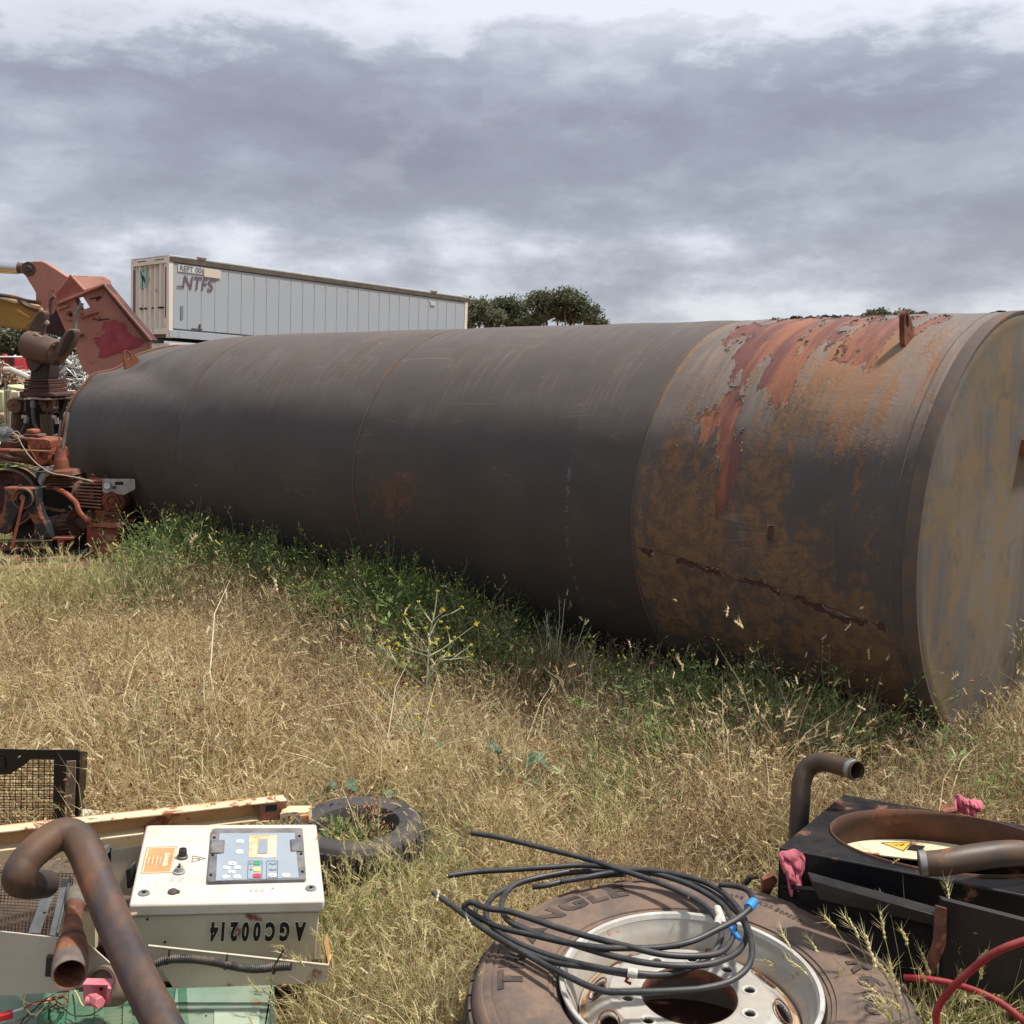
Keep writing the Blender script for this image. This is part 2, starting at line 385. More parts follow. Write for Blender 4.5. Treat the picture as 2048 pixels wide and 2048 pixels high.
def gauss(u, th, cu, ct, su, st): return np.exp(-((u-cu)/su)**2-((th-ct)/st)**2)
def tank_fields(u, th):
    """peel, rust, pale for arrays u (m from the near end) and th (degrees)"""
    arc = np.radians(th)*TR
    n1 = fbm(u*11, arc*2.6, 11, 5, .6); n2 = fbm(u*34, arc*14, 31); n3 = fbm(u*3.2, arc*3.2, 51)
    pe = (1.35*gauss(u, th, .80, 15, .48, 19)+.9*gauss(u, th, .93, 41, .07, 13)+.75*gauss(u, th, .80, 36, .05, 10)
          + .95*gauss(u, th, 1.06, 61, .075, 7)+.85*gauss(u, th, .96, 62, .045, 9)+.6*gauss(u, th, 1.13, 68, .08, 3)
          + .8*gauss(u, th, .86, 76, .035, 10)+.1*gauss(u, th, .90, 68, .04, 12)+.45*gauss(u, th, .70, 46, .05, 7)+.12*gauss(u, th, .86, 82, .10, 16)+.4*gauss(u, th, .55, 26, .2, 8)+.45*gauss(u, th, .62, 88, .04, 3)+.5*gauss(u, th, .45, 38, .18, 6)+.35*gauss(u, th, .7, 60, .12, 14)
          + .25*gauss(u, th, .6, 100, .5, 18)+.45*gauss(u, th, .3, 18, .12, 7)+.4*gauss(u, th, 1.15, 45, .1, 14)+.3*gauss(u, th, .5, 55, .3, 14))
    pe = np.minimum(pe, 1.05)*.56+(n1-.5)*2.7*np.minimum(1, pe+.12)+(n2-.5)*.7*np.minimum(1, pe*1.4+.1)+.03
    # two long cracks running along the shell
    for (a, b, c, d, wd) in ((1.36, 96.5, .12, 108, .42), (1.37, 116.5, .5, 140, .32)):
        tt = b+(d-b)*((a-u)/(a-c))**1.3*(u < a); q = np.abs(th-tt-(n3-.5)*6-(n2-.5)*3)
        pe = np.maximum(pe, (.62-q/wd*.10)*(u > c)*(u < a)*(.72+.45*(n1 > .42)))
    near = 1/(1+np.exp((u-1.345)*220))
    ru = near*(.22+.34*gauss(u, th, .75, 75, .35, 14)+.55*gauss(u, th, .45, 112, .8, 30)+.72*gauss(u, th, .38, 44, .32, 24)+.22*gauss(u, th, 1.2, 75, .12, 50)+.25*gauss(u, th, .05, 60, .05, 60)
               + .25*gauss(u, th, 1.25, 120, .2, 18)+.25*gauss(u, th, .35, 128, .3, 12) - .35*gauss(u, th, .42, 75, .13, 8)-.35*gauss(u, th, .06, 105, .05, 40)-.3*gauss(u, th, .25, 84, .06, 14))
    ru = ru+(n3-.5)*.9*near
    far = 1-near
    ru = ru+far*(-.1+1.0*gauss(u, th, 3.22, 95, .17, 13)*(n1+.55)+.75*gauss(u, th, 2.98, 88, .13, 8)*(n1+.5)+.7*gauss(u, th, 1.52, 117, .12, 7)*(n1+.4)
                 + .50*gauss(u, th, 7.75, 12, .25, 30)+.55*gauss(u, th, 4.0, 38, .045, 24)*(n1+.5)+.6*gauss(u, th, 3.76, 46, .045, 20)*(n1+.5)+.28*gauss(u, th, 4.6, 30, 1.0, 16)+.22*gauss(u, th, 6.2, 45, .8, 18)+.4*gauss(u, th, 2.08, 58, .03, 18)+.35*gauss(u, th, 5.5, 48, .05, 16))
    pa = near*(.12+.62*gauss(u, th, .5, 38, .5, 24)*(n1+.55)+.45*gauss(u, th, .28, 50, .2, 18)+.25*gauss(u, th, 1.2, 40, .14, 34))+far*(-.5+.33*np.exp(-((th-14)/16)**2))
    return np.clip(pe*near, 0, 1), np.clip(ru, -.5, 1.2), np.clip(pa, -.5, 1.2)

def build_tank():
    root = thing('storage_tank', 'huge rusty dark grey steel storage tank lying on its side in the weeds', 'tank', (TC.x, TC.y, 0))
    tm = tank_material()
    ths_f = list(np.arange(-30, 150, .5)); ths_c = list(np.arange(150, 330, 4.5))
    bounds = [0, 1.36, 3.52, 5.76, TL]
    for ci in range(4):
        u0, u1 = bounds[ci]+.0015, bounds[ci+1]-.0015
        du = .009 if ci == 0 else (.05 if ci < 3 else .035)
        us = np.linspace(u0, u1, max(2, int((u1-u0)/du)+1))
        th = np.array(ths_f if ci == 0 else list(np.arange(-30, 150, 1.5)) + []) ; th = np.concatenate([th, ths_c])
        UU, TT = np.meshgrid(us, th, indexing='ij')
        pe, ru, pa = tank_fields(UU.ravel(), np.where(TT > 180, TT-360, TT).ravel())
        n = len(th); vs = []; k = 0
        for i, u in enumerate(us):
            for j, t in enumerate(th):
                pk = pe[k]; k += 1
                vs.append(tp(u, t if t <= 180 else t-360, -.0022*max(0, min(1, (pk-.42)/.12))))
        fs = [(i*n+j, i*n+(j+1) % n, (i+1)*n+(j+1) % n, (i+1)*n+j) for i in range(len(us)-1) for j in range(n)]
        mb = MB(); mb.v = vs; mb.f = fs
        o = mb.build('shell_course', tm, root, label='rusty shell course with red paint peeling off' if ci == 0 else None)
        o.data.shade_smooth()
        for nm, a in (('peel', pe), ('rust', ru), ('pale', pa)):
            at = o.data.attributes.new(nm, 'FLOAT', 'POINT'); at.data.foreach_set('value', a.astype(np.float32))
        tkv = np.stack([UU.ravel(), np.radians(np.where(TT > 180, TT-360, TT)).ravel()*TR, 0*UU.ravel()], 1).astype(np.float32)
        at = o.data.attributes.new('tk', 'FLOAT_VECTOR', 'POINT'); at.data.foreach_set('vector', tkv.ravel())
        if ci == 0: store = (us, th, pe.reshape(UU.shape))
    weld = mat('weld_steel', '#4d4644', .7, var='#6b5644', vs=12, rust=.35, bump=.5, bs=80)
    lipm = mat('rim_steel', '#4a4543', .7, var='#5f4f42', vs=9, rust=.08, rustcol='#5e4030', streak=(1, 1, 1))
    for u, r in ((1.36, .0035), (3.52, .004), (5.76, .0035), (.10, .004)):
        MB().tube([tp(u+.003*mnoise.noise(Vector((t*.2, u, 0))), t, -.001) for t in np.arange(-60, 300, 2)], r, 6, closed=True).build('weld_bead', weld if u > .5 else lipm, root)
    # near end: flange lip and slightly dished cap
    capm = bpy.data.materials.new('grey_end_plate_paint'); capm.use_nodes = True; t = NT(capm.node_tree); b = t.n['Principled BSDF']
    tc = t.new('ShaderNodeTexCoord').outputs['Object']
    big = t.noise(t.mapping(tc, scale=(1.6, 1.6, .9)), 1.6, 8, .6, .5); sv = t.noise(t.mapping(tc, scale=(9, 9, .8)), 1.0, 7, .65, .2); fi = t.noise(tc, 42, 6, .75)
    c = t.mix(t.step(big, .36, .6), srgb('#6f695f'), srgb('#5b5753'))
    c = t.mix(t.math('MULTIPLY', t.step(sv, .46, .62), .55), c, srgb('#7a6340'))
    c = t.mix(t.math('MULTIPLY', t.step(t.noise(tc, 3.1, 9, .68, .6), .50, .60), .6), c, srgb('#77633f'))
    c = t.mix(t.math('MULTIPLY', t.step(t.noise(tc, 6, 10, .74, .2), .52, .68), .55), c, srgb('#474544'))
    c = t.mix(t.math('MULTIPLY', fi, .35), c, srgb('#4b4845'))
    t.put(b.inputs['Base Color'], c); b.inputs['Roughness'].default_value = .7; b.inputs['Specular IOR Level'].default_value = .25
    bp = t.new('ShaderNodeBump'); bp.inputs['Strength'].default_value = .35; bp.inputs['Distance'].default_value = .003
    t.put(bp.inputs['Height'], fi); t.l.new(bp.outputs[0], b.inputs['Normal'])
    prof = [(TR-.003, -.012), (TR-.006, .004), (TR-.03, .012), (TR-.045, .010), (TR-.1, .016), (TR-.3, .024), (.3, .03), (0.001, .03)]
    MB().lathe(TC, -TA, prof, 160).build('end_plate', capm, root)
    MB().lathe(TC, -TA, [(TR+.004, -.05), (TR+.006, -.045), (TR+.006, .008), (TR-.005, .008), (TR-.005, -.03)], 160).build('rim_band', lipm, root)
    # far end plate follows the crushed rim
    pts = [tp(TL, t if t <= 180 else t-360, -.004) for t in np.arange(-60, 300, 4)]
    mb = MB(); cc = TC+TA*(TL-.12)-TZ*.05; n = len(pts)
    mb.add(pts+[cc+(p-cc)*.6-TA*.04 for p in pts]+[cc], [(i, (i+1) % n, n+(i+1) % n, n+i) for i in range(n)]+[(n+i, n+(i+1) % n, 2*n) for i in range(n)])
    mb.build('end_plate', lipm, root, label='crushed far end plate')
    MB().tube([tp(TL-.01, t, .004) for t in np.arange(-60, 300, 3)], .012, 6, closed=True).build('rim_band', mat('orange_rust_rim', '#75503a', .8, var='#6b4636', vs=8, rust=.3), root, label='bent orange rusty rim of the far end')
    # the two long cracks along the shell: torn paint standing up in thin dark ridges
    crk = mat('torn_dark_paint', '#2e2320', .85, var='#5a4032', vs=20, bump=.3)
    for (a_, b_, c_, d_) in ((1.36, 96.5, .14, 107.5), (1.37, 116.5, .45, 141)):
        pts = []
        for q in range(90):
            u = a_+(c_-a_)*q/89; th_ = b_+(d_-b_)*((a_-u)/(a_-c_))**1.3+1.2*mnoise.noise(Vector((u*5, b_, 0)))+.5*mnoise.noise(Vector((u*22, b_, 4)))
            pts.append(tp(u, th_, .0005))
        MB().tube(pts, [.0012+.0032*abs(mnoise.noise(Vector((q*.35, b_, 7)))) for q in range(90)], 5).build('crack_ridge', crk, root)
    # lifting lugs
    lug = mat('rusty_lug', '#6e3f2c', .8, var='#4b2d24', vs=20, rust=.5, bs=80)
    def lugplate(u, th, h, w, lean):
        up = (tp(u, th, 1)-tp(u, th, 0)).normalized(); tt = TS*math.cos(R_(th))-TZ*math.sin(R_(th))
        up = (up+TS*0+TZ*lean).normalized(); base = tp(u, th, -.01)
        out = [(-w, 0), (w, 0), (w*.55, h*.62)]+[(math.cos(a)*w*.42, h*.72+math.sin(a)*w*.42) for a in np.linspace(.1, PI-.1, 8)]+[(-w*.55, h*.62)]
        hole = [(math.cos(a)*w*.22, h*.66+math.sin(a)*w*.42) for a in np.linspace(0, 2*PI, 16, endpoint=False)]
        # plate with a hole: ring of quads between resampled outline and hole
        ctr = Vector((0, h*.62)); ol = []
        N = 32
        for i in range(N):
            a = 2*PI*i/N; dr = Vector((math.cos(a), math.sin(a))); best = None
            for q in range(len(out)):
                p, r = Vector(out[q]), Vector(out[(q+1) % len(out)]); e = r-p; den = dr.x*e.y-dr.y*e.x
                if abs(den) < 1e-9: continue
                w0 = p-ctr; tt_ = (w0.x*e.y-w0.y*e.x)/den; ss = (w0.x*dr.y-w0.y*dr.x)/den
                if tt_ > 0 and -1e-6 <= ss <= 1+1e-6: best = tt_ if best is None else max(best, tt_)
            ol.append(ctr+dr*(best or w*.4))
        hl = [ctr+Vector((math.cos(2*PI*i/N)*w*.26, math.sin(2*PI*i/N)*w*.55)) for i in range(N)]
        P = lambda q, o: base+tt*q.x+up*q.y+TA*o
        vs = [P(q, -.011) for q in ol]+[P(q, -.011) for q in hl]+[P(q, .011) for q in ol]+[P(q, .011) for q in hl]
        fs = []
        for i in range(N):
            j = (i+1) % N; fs += [(i, j, N+j, N+i), (2*N+i, 3*N+i, 3*N+j, 2*N+j), (i, 2*N+i, 2*N+j, j), (N+i, N+j, 3*N+j, 3*N+i)]
        MB().add(vs, fs).build('lifting_lug', lug, root, smooth_=False)
    lugplate(.30, 30, .16, .055, .3); lugplate(7.55, 30, .17, .09, .2)
    # curled flakes of old paint along the torn edges
    us, th, pe = store; fl = MB(); cand = []
    for i in range(1, len(us)-1, 1):
        for j in range(1, 350, 1):
            if (pe[i, j]-.5)*(pe[i, j+1]-.5) < 0 or (pe[i, j]-.5)*(pe[i+1, j]-.5) < 0: cand.append((i, j))
    random.Random(3).shuffle(cand); rr = random.Random(5)
    for (i, j) in cand[:620]:
        u, t_ = us[i], th[j]; gu = pe[min(i+2, len(us)-1), j]-pe[max(0, i-2), j]; gt = (pe[i, j+3]-pe[i, j-3])
        tl = Vector((gu, gt)); 
        if tl.length < 1e-5: continue
        tl.normalize(); base = tp(u, t_, .0005); nn = (tp(u, t_, 1)-tp(u, t_, 0)).normalized(); tt = TS*math.cos(R_(t_))-TZ*math.sin(R_(t_))
        din = (TA*tl.x+tt*tl.y).normalized(); side = nn.cross(din)
        w = rr.uniform(.002, .008)*(2.4 if rr.random() < .16 else 1); l = rr.uniform(.002, .007)*(2.2 if rr.random() < .07 else 1); c = rr.uniform(.3, 1.3)
        vs = []
        for k in range(4):
            a = k/3; ww = w*(1-.35*a*rr.random())
            p = base-din*.004+din*(l*a*math.cos(c*a))+nn*(.001+l*math.sin(c*a)*a)
            vs += [p-side*ww, p+side*ww]
        fl.add(vs, [(0, 1, 3, 2), (2, 3, 5, 4), (4, 5, 7, 6)])
    # the thick ragged curls along the crown of the tank
    for k in range(44):
        u = rr.choice([rr.uniform(.45, 1.2), rr.uniform(.05, 1.25)]); t_ = rr.uniform(-12, 9); base = tp(u, t_, 0); w = rr.uniform(.008, .035); h = rr.uniform(.004, .014)
        vs = []
        for q in range(5):
            x = -w+2*w*q/4; vs += [base+TA*x+TZ*.0, base+TA*x+TZ*(h*(1-abs(x/w)**2)+rr.uniform(0, .004))+TS*rr.uniform(-.01, .02)]
        fl.add(vs, [(2*q, 2*q+2, 2*q+3, 2*q+1) for q in range(4)])
    fl.build('paint_flake', mat('dry_paint_flake', '#5a5049', .8, var='#85766a', vs=30), root, kind='stuff', solid=.0012, smooth_=False)
    # rusty angle bracket welded on the near end plate, and a flange above it
    def cap(x, y, off=0.06):
        d = ray(x, y); k = ((TC-TA*off-O0).dot(TA))/d.dot(TA); return O0+d*k
    bm_ = mat('rusty_bracket', '#6f4634', .8, var='#4a3028', vs=10, rust=.6)
    a0, a1 = cap(2037, 908, .026), cap(2060, 760, .026)
    up = (a1-a0); mb = MB(); hd = TS*-.5
    mb.prism([a0, a0-TA*.035, a0-TA*.035+up*.2, a0+up*.2], TS*-.012)
    mb.prism([a0, a0+TS*-.35, a0+TS*-.35+TZ*.012, a0+TZ*.012], -TA*.05)
    mb.build('end_bracket', bm_, root, bevel=.002)
    # bolted manway on the end plate, mostly out of view to the right
    mc = cap(2380, 1010, .024)
    mw = MB().lathe(mc, -TA, [(.30, 0), (.30, .09), (.36, .09), (.36, .115), (.0, .115)], 48).build('manway', bm_, root, bevel=.002)
    for k in range(16):
        t_ = 2*PI*k/16; p = mc+TS*math.cos(t_)*.335+TZ*math.sin(t_)*.335-TA*.115; MB().cyl(p, p-TA*.02, .012, n=6).build('bolt', bm_, mw)
build_tank()

# ================================================================ shipping container on another one
def build_container():
    L, W, H = 13.4, 2.44, 2.6
    a = R_(47.4)
    ex = Vector((math.sin(R_(42.6)), math.cos(R_(42.6)), 0))
    ang = math.atan2(ex.y, ex.x)
    base = G(336, 678, 2.32)   # near lower corner
    base = D(338, 676, 34.6)
    white = mat('white_panel_paint', '#98a2ad', .6, var='#a6abad', vs=.7, va=.9, streak=(1, 1, .25), rust=.06, rustcol='#8a6a50', fine=.06, bump=.08, bs=20)
    cream = mat('cream_container_paint', '#dcd6cc', .65, var='#cfc8bb', vs=1.2, streak=(1, 1, .3), rust=.05, fine=.08, bump=.08)
    dark = mat('container_rail_grime', '#4b463f', .7, var='#5d564c', vs=3)
    roofm = mat('white_roof_sheet', '#c9cac8', .5, var='#aeb0b0', vs=2)
    black = mat('black_slot', '#121212', .9, bump=0)
    red = mat('faded_maroon_lettering', '#5c484b', .8, var='#6f5c60', vs=8, bump=0)
    tl = mat('teal_sticker', '#7fae9f', .6, var='#9dbdb0', vs=4, bump=0)
    def one(root, rz0, lower):
        e = R_(0)
        def P(name, mb, m, **k): return mb.build(name, m, root, local=True, **k)
        # long side (y = 0 faces the viewer)
        if not lower:
            n = 26; pw = (L-.3)/n
            first = None
            for i in range(n):
                if first is None:
                    mb = MB(); mb.box((0, .03, 1.35), (pw-.012, .03, 2.06)); mb.box((-pw/2+.008, .012, 1.35), (.022, .012, 2.06))
                    first = P('side_panel', mb, white); first.location = (.15+pw*(i+.5), 0, 0)
                else: clone(first, root, loc=(.15+pw*(i+.5), 0, 0))
            P('panel_backing', MB().box((L/2, .07, 1.35), (L-.1, .03, 2.3)), mat('blue_grey_joint', '#76828f', .7))
            P('top_rail', MB().box((L/2, .03, 2.49), (L, .10, .17)), dark, bevel=.01)
            P('bottom_rail', MB().box((L/2, .03, .14), (L, .10, .24)), white, bevel=.01)
        else: P('side_wall', MB().box((L/2, .05, 1.3), (L-.1, .08, 2.4)), white)
        P('far_side', MB().box((L/2, W-.04, 1.3), (L-.2, .08, 2.5)), white)
        P('floor', MB().box((L/2, W/2, .1), (L-.1, W-.2, .16)), dark)
        rf = P('roof', MB().box((L/2, W/2, 2.60), (L+.02, W, .05)), roofm, bevel=.008)
        # front wall: corrugated with six flutes, posts, header
        prof = []; y0, y1, nf = .24, W-.24, 6; per = (y1-y0)/nf
        for k in range(nf):
            y = y0+per*k; prof += [(0.03, y), (0.03, y+per*.30), (.13, y+per*.45), (.13, y+per*.85)]
        prof.append((0.03, y1))
        vs = [Vector((x, y, z)) for z in (.32, 2.36) for x, y in prof]; m_ = len(prof)
        P('end_wall', MB().add(vs, [(i, i+1, m_+i+1, m_+i) for i in range(m_-1)]), cream, solid=.01, smooth_=False)
        P('end_backing', MB().box((.2, W/2, 1.3), (.04, W-.2, 2.4)), cream)
        for y in (.08, W-.08): P('corner_post', MB().box((.06, y, 1.3), (.16, .16, 2.58)), cream, bevel=.012)
        for y in (.08, W-.08): P('far_post', MB().box((L-.06, y, 1.3), (.16, .16, 2.58)), cream, bevel=.012)
        P('header_beam', MB().box((.06, W/2, 2.47), (.14, W-.34, .2)), cream, bevel=.01)
        if lower: return
        P('sill_beam', MB().box((.06, W/2, .22), (.14, W-.34, .18)), cream, bevel=.01)
        for y in (.20, W-.2): P('post_groove', MB().box((-.012, y, 1.45), (.03, .03, 1.6)), dark)
        for y in (.42, .62, 1.05, 1.52, 1.8): P('vent_slot', MB().box((.02, y, .98), (.05, .17 if y in (.62, 1.8) else .1, .05)), black)
        for k in range(7):
            for y in (.35, 1.5): P('vent_hole', MB().box((-.013, y+k*.08, 2.5), (.02, .05, .03)), dark)
        # far end stub: small marker plate and a corner strap
        P('marker_plate', MB().box((L-1.95, -.008, 2.17), (.24, .012, .16)), roofm)
        for x in (1.15, L-1.9): P('roof_lug', MB().box((x, .03, 2.64), (.3, .14, .05)), mat('rusty_cleat', '#8a6a5c', .8, rust=.4))
        # markings
        st = P('sticker_sheet', MB().box((.022, W-.75, 1.97), (.012, .42, .62)), tl)
        mb = MB(); pts = [(-.16, .22), (-.06, .08), (.06, .03), (.14, -.08), (.15, -.2), (.10, -.2), (.07, -.1), (-.0, -.12), (-.02, -.3), (-.06, -.3), (-.06, -.08), (-.13, .1), (-.2, .22)]
        mb.prism([(.008, W-.75-u, 1.99+v) for u, v in pts], (.006, 0, 0)); mb.box((.012, W-.77, 2.2), (.008, .1, .03))
        P('sticker_figure', mb, mat('dark_green_print', '#16302c', .7, bump=0))
        mb = MB(); text_on(mb, 'NTFS', .60, (1.0, -.006, 1.80), (1, 0, 0), (0, 0, 1), bold=.006, shear=.18, sx=.82)
        mb.prism([(.27, -.007, 1.63), (.43, -.007, 1.63), (.47, -.007, 1.71), (.42, -.007, 1.68), (.27, -.007, 1.68)], (0, .002, 0)); mb.box((1.66, -.006, 2.0), (.14, .002, .05))
        P('lettering', mb, red, smooth_=False)
        P('number_plate', MB().box((1.05, -.004, 2.24), (1.5, .006, .22)), roofm)
        P('number_plate', MB().box((1.55, -.012, 2.2), (.62, .006, .26)), mat('cream_patch', '#c8bfae', .7))
        mb = MB(); text_on(mb, 'REFT 006', .24, (.80, -.014, 2.24), (1, 0, 0), (0, 0, 1), bold=.005, sx=.95)
        P('lettering', mb, mat('faded_blue_grey_print', '#6a717b', .8, bump=0), smooth_=False)
        mb = MB(); text_on(mb, 'CRXU 421 0073', .19, (.014, W/2+.1, 2.30), (0, -1, 0), (0, 0, 1), sx=.8)
        P('lettering', mb, mat('pale_grey_print', '#8d8477', .8, bump=0), smooth_=False)
        mb = MB(); mb.box((1.1, -.004, .42), (.05, .03, .2)); mb.box((1.0, -.004, .36), (.4, .02, .03)); P('torn_trim', mb, dark)
        P('torn_trim', MB().box((2.3, -.004, .30), (.8, .02, .03)), dark)
        P('rubbed_mark', MB().box((.45, -.003, .85), (.09, .004, .42)), mat('grey_scrape', '#737a86', .8, bump=0))
    r = thing('shipping_container', 'long white container with faded NTFS lettering and cream corrugated end, behind the tank', 'shipping container', base, rot=(0, R_(3.3), ang))
    one(r, ang, False)
    b2 = Vector(base); b2.z = base.z-3.15
    b2.z = -.45
    lo = thing('shipping_container', 'lower container carrying the white one, almost hidden behind the red excavator bracket and tank', 'shipping container', b2, rot=(0, 0, ang))
    one(lo, ang, True)
    # packing blocks between the two
    bl = tag(MB().box((0, 0, 0), (.55, .5, base.z-(b2.z+2.62)+.03)).build('packing_block', cream, bevel=.01), 'pale block wedged under the cream end of the white container', 'packing block')
    bl.location = Vector((base.x, base.y, (base.z+b2.z+2.62)/2)) + Vector((-ex.y, ex.x, 0))*1.75 + ex*.4; bl.rotation_euler = (0, 0, ang)
    bl2 = bl.copy(); COL.objects.link(bl2); bl2.location = bl.location+ex*9.5+Vector((-ex.y, ex.x, 0))*-.6-Vector((0, 0, .28)); bl2['label'] = 'pale block under the far end of the white container, behind the tank'
build_container()

# ================================================================ far trees
LEAF = plant_mat('gum_leaf', ['#474c3a', '#5b6048', '#70715a', '#868368'], .25)
BARK = mat('gum_bark', '#6b5e50', .9, var='#8a7d6c', vs=2)
def gum_tree(name, label, x, y, h, crown, seed, group, nleaf=9000, lf=.13, zb=None, low=False):
    """crown: list of (dx, dz, rx, rz) blobs as fractions of h, measured from the foot"""
    rr = random.Random(seed); z0 = hgt(x, y) if zb is None else zb
    root = thing(name, label, 'tree', (x, y, z0), group)
    mb = MB(); V = []; T = []; F = []
    tot = sum(c[2]*c[2]*c[3] for c in crown)
    for (dx, dz, rx, rz) in crown:
        c = Vector((dx*h, rr.uniform(-.1, .1)*h, dz*h)); dz_ = c.z-rz*h*.4
        if not low:
            mb.tube([(rr.uniform(-.02, .02)*h, 0, 0), (dx*h*.35, c.y*.3, dz*h*.35), (dx*h*.75, c.y*.7, dz*h*.72), tuple(c)], [h*.022, h*.016, h*.010, h*.003], 6, sm=4)
            for q in range(4):
                d = Vector((rr.gauss(0, 1)*rx, rr.gauss(0, 1)*rx, abs(rr.gauss(0, 1))*rz)).normalized()*h*rx*.8
                mb.tube([tuple(c*.78), tuple(c*.9+d*.4), tuple(c+d)], [h*.008, h*.005, h*.002], 5, sm=3)
        # clumps
        nc = max(6, int(26*(rx*rx*rz/tot)*len(crown)))
        for q in range(nc):
            d = Vector((rr.gauss(0, 1), rr.gauss(0, 1), rr.gauss(0, 1))).normalized()*(rr.random()**.4)
            cc = c+Vector((d.x*rx*h, d.y*rx*h, d.z*rz*h)); cr = h*rr.uniform(.035, .075)*(1 if not low else .8)
            tone = rr.random()
            for w in range(int(nleaf/(nc*len(crown)))):
                e = Vector((rr.gauss(0, 1), rr.gauss(0, 1), rr.gauss(0, .7)))*cr*.62
                p = cc+e; n = Vector((rr.gauss(0, 1), rr.gauss(0, 1), rr.gauss(0, 1))).normalized(); a = n.orthogonal().normalized()*lf*rr.uniform(.6, 1.2); b = n.cross(a).normalized()*lf*rr.uniform(.3, .6)
                i = len(V); V += [p-a, p+b, p+a, p-b]; F.append((i, i+1, i+2, i+3)); T += [min(1, max(0, tone*.6+.4*rr.random()))]*4
    if not low: mb.build('trunk', BARK, root, local=True)
    me = bpy.data.meshes.new('crown'); me.from_pydata([tuple(p) for p in V], [], F); me.materials.append(LEAF)
    at = me.attributes.new('tone', 'FLOAT', 'POINT'); at.data.foreach_set('value', np.array(T, dtype=np.float32))
    o = bpy.data.objects.new('crown', me); COL.objects.link(o); o.parent = root
def at_px(px, Y): return (px-1024)/FPX*(Y*_c+1.7*_s)
gt = 'gum trees beyond the tank'
Yt = 88.0; m = Yt/FPX    # metres per pixel there
def treepx(name, label, cx, base_px, blobs, seed, Y=88.0, group=gt, n=9000, lf=.13, low=False):
    """blobs in photograph pixels (x, y, rx, ry) turned into metres about the foot"""
    k = Y/FPX; x = at_px(cx, Y); z0 = hgt(x, Y); ztop = max(716-b[1]+b[3] for b in blobs)*k+1.7; h = ztop-z0
    cr = [((bx-cx)*k/h, ((716-by)*k+1.7-z0)/h, rx*k/h, ry*k/h) for bx, by, rx, ry in blobs]
    gum_tree(name, label, x, Y, h, cr, seed, group, n, lf, low=low)
treepx('gum_tree', 'wide dark gum tree right beside the white container end', 965, 0, [(935, 640, 24, 20), (958, 622, 26, 20), (935, 612, 14, 9), (985, 640, 22, 18)], 1, 86)
treepx('gum_tree', 'dark rounded gum tree between the container and the tall one', 1022, 0, [(1010, 612, 28, 14), (1030, 622, 22, 16), (1025, 645, 24, 14), (1048, 650, 14, 8)], 2, 88)
treepx('gum_tree', 'left half of the tall pair of gum trees above the tank', 1084, 0, [(1078, 606, 26, 14), (1095, 622, 20, 14), (1088, 600, 18, 9), (1068, 640, 12, 10)], 3, 84, n=8000)
treepx('gum_tree', 'tallest gum tree with the rounded crown above the tank', 1135, 0, [(1128, 600, 26, 16), (1150, 610, 28, 20), (1175, 628, 20, 16), (1140, 632, 22, 14), (1110, 612, 14, 12)], 4, 84, n=10500)
treepx('gum_tree', 'small low gum at the right foot of the tall pair', 1200, 0, [(1200, 648, 12, 8), (1185, 645, 10, 8)], 5, 90, n=2600)
treepx('gum_tree', 'left of two small olive treetops peeping over the rusty tank end', 1752, 0, [(1752, 632, 18, 9)], 6, 120, n=1600, lf=.24)
treepx('gum_tree', 'right of two small olive treetops peeping over the rusty tank end', 1800, 0, [(1800, 634, 20, 8)], 7, 122, n=1600, lf=.24)
for i, (cx, top) in enumerate([(-60, 655), (10, 650), (70, 648), (120, 660), (170, 662), (225, 668)]):
    lab = ['dark tree at the far left edge under the yellow arm', 'dark tree under the yellow arm, above the fire truck', 'dark tree behind the brown grab yoke',
           'dark tree in the gap between the grab yoke and the red bracket', 'dark tree behind the crushed tank end', 'dark tree behind the red bracket'][i]
    treepx('bush_tree', lab, cx, 0, [(cx, top+30, 34, 30), (cx+12, top+52, 38, 30), (cx-16, top+64, 34, 26)], 20+i, 74, group='dark trees behind the scrap heaps', n=5200, lf=.2)
# ================================================================ shared paints
M_cream = mat('cream_machine_paint', '#c3b9a6', .5, var='#b3a893', vs=3, rust=.1, rs=7, fine=.06, bump=.08)
M_creamr = mat('cream_paint_rust_spots', '#cdbf9f', .5, var='#c2a983', vs=5, rust=.33, rs=16, rustcol='#7a3f20', rsharp=.03, fine=.06, bump=.1)
M_orange = mat('orange_stain_and_shadow', '#b08250', .6, var='#c99e6b', vs=3, rust=.30, rs=14, rustcol='#7a3a1c', fine=.07)  # rust stains, and the shadow tint of the channel web
M_white = mat('speckled_white_enamel', '#c7c0b5', .45, var='#bdb3a3', vs=9, rust=.0, fine=.10, bump=.05, bs=90)
M_black = mat('worn_black_paint', '#0f1117', .36, var='#1d1a1a', vs=5, rust=.20, rs=9, rustcol='#4a2e22', dust=.16, dustcol='#5a5148', bump=.25)
M_blackp = mat('black_plastic', '#1c1d20', .45, var='#2b2c30', vs=20, dust=.35, bump=.1)
M_dgrey = mat('grey_bezel_plastic', '#4a4d54', .5, var='#6f7074', vs=14, dust=.3, bump=.08)
M_cable = mat('black_cable_rubber', '#202226', .42, var='#2e2f31', vs=9, dust=.22, dustcol='#77706a', bump=.06, fine=.1)
M_pipe = mat('heat_stained_pipe', '#2e2d31', .5, var='#5d4330', vs=5.5, va=.55, rust=.16, rs=4, rustcol='#5e3d28', rsharp=.15, dust=.05, bump=.12)
M_pipe2 = mat('brown_exhaust_pipe', '#35312f', .5, var='#54402f', vs=7, rust=.08, rs=9, rustcol='#5e3d28', dust=.03, bump=.12)
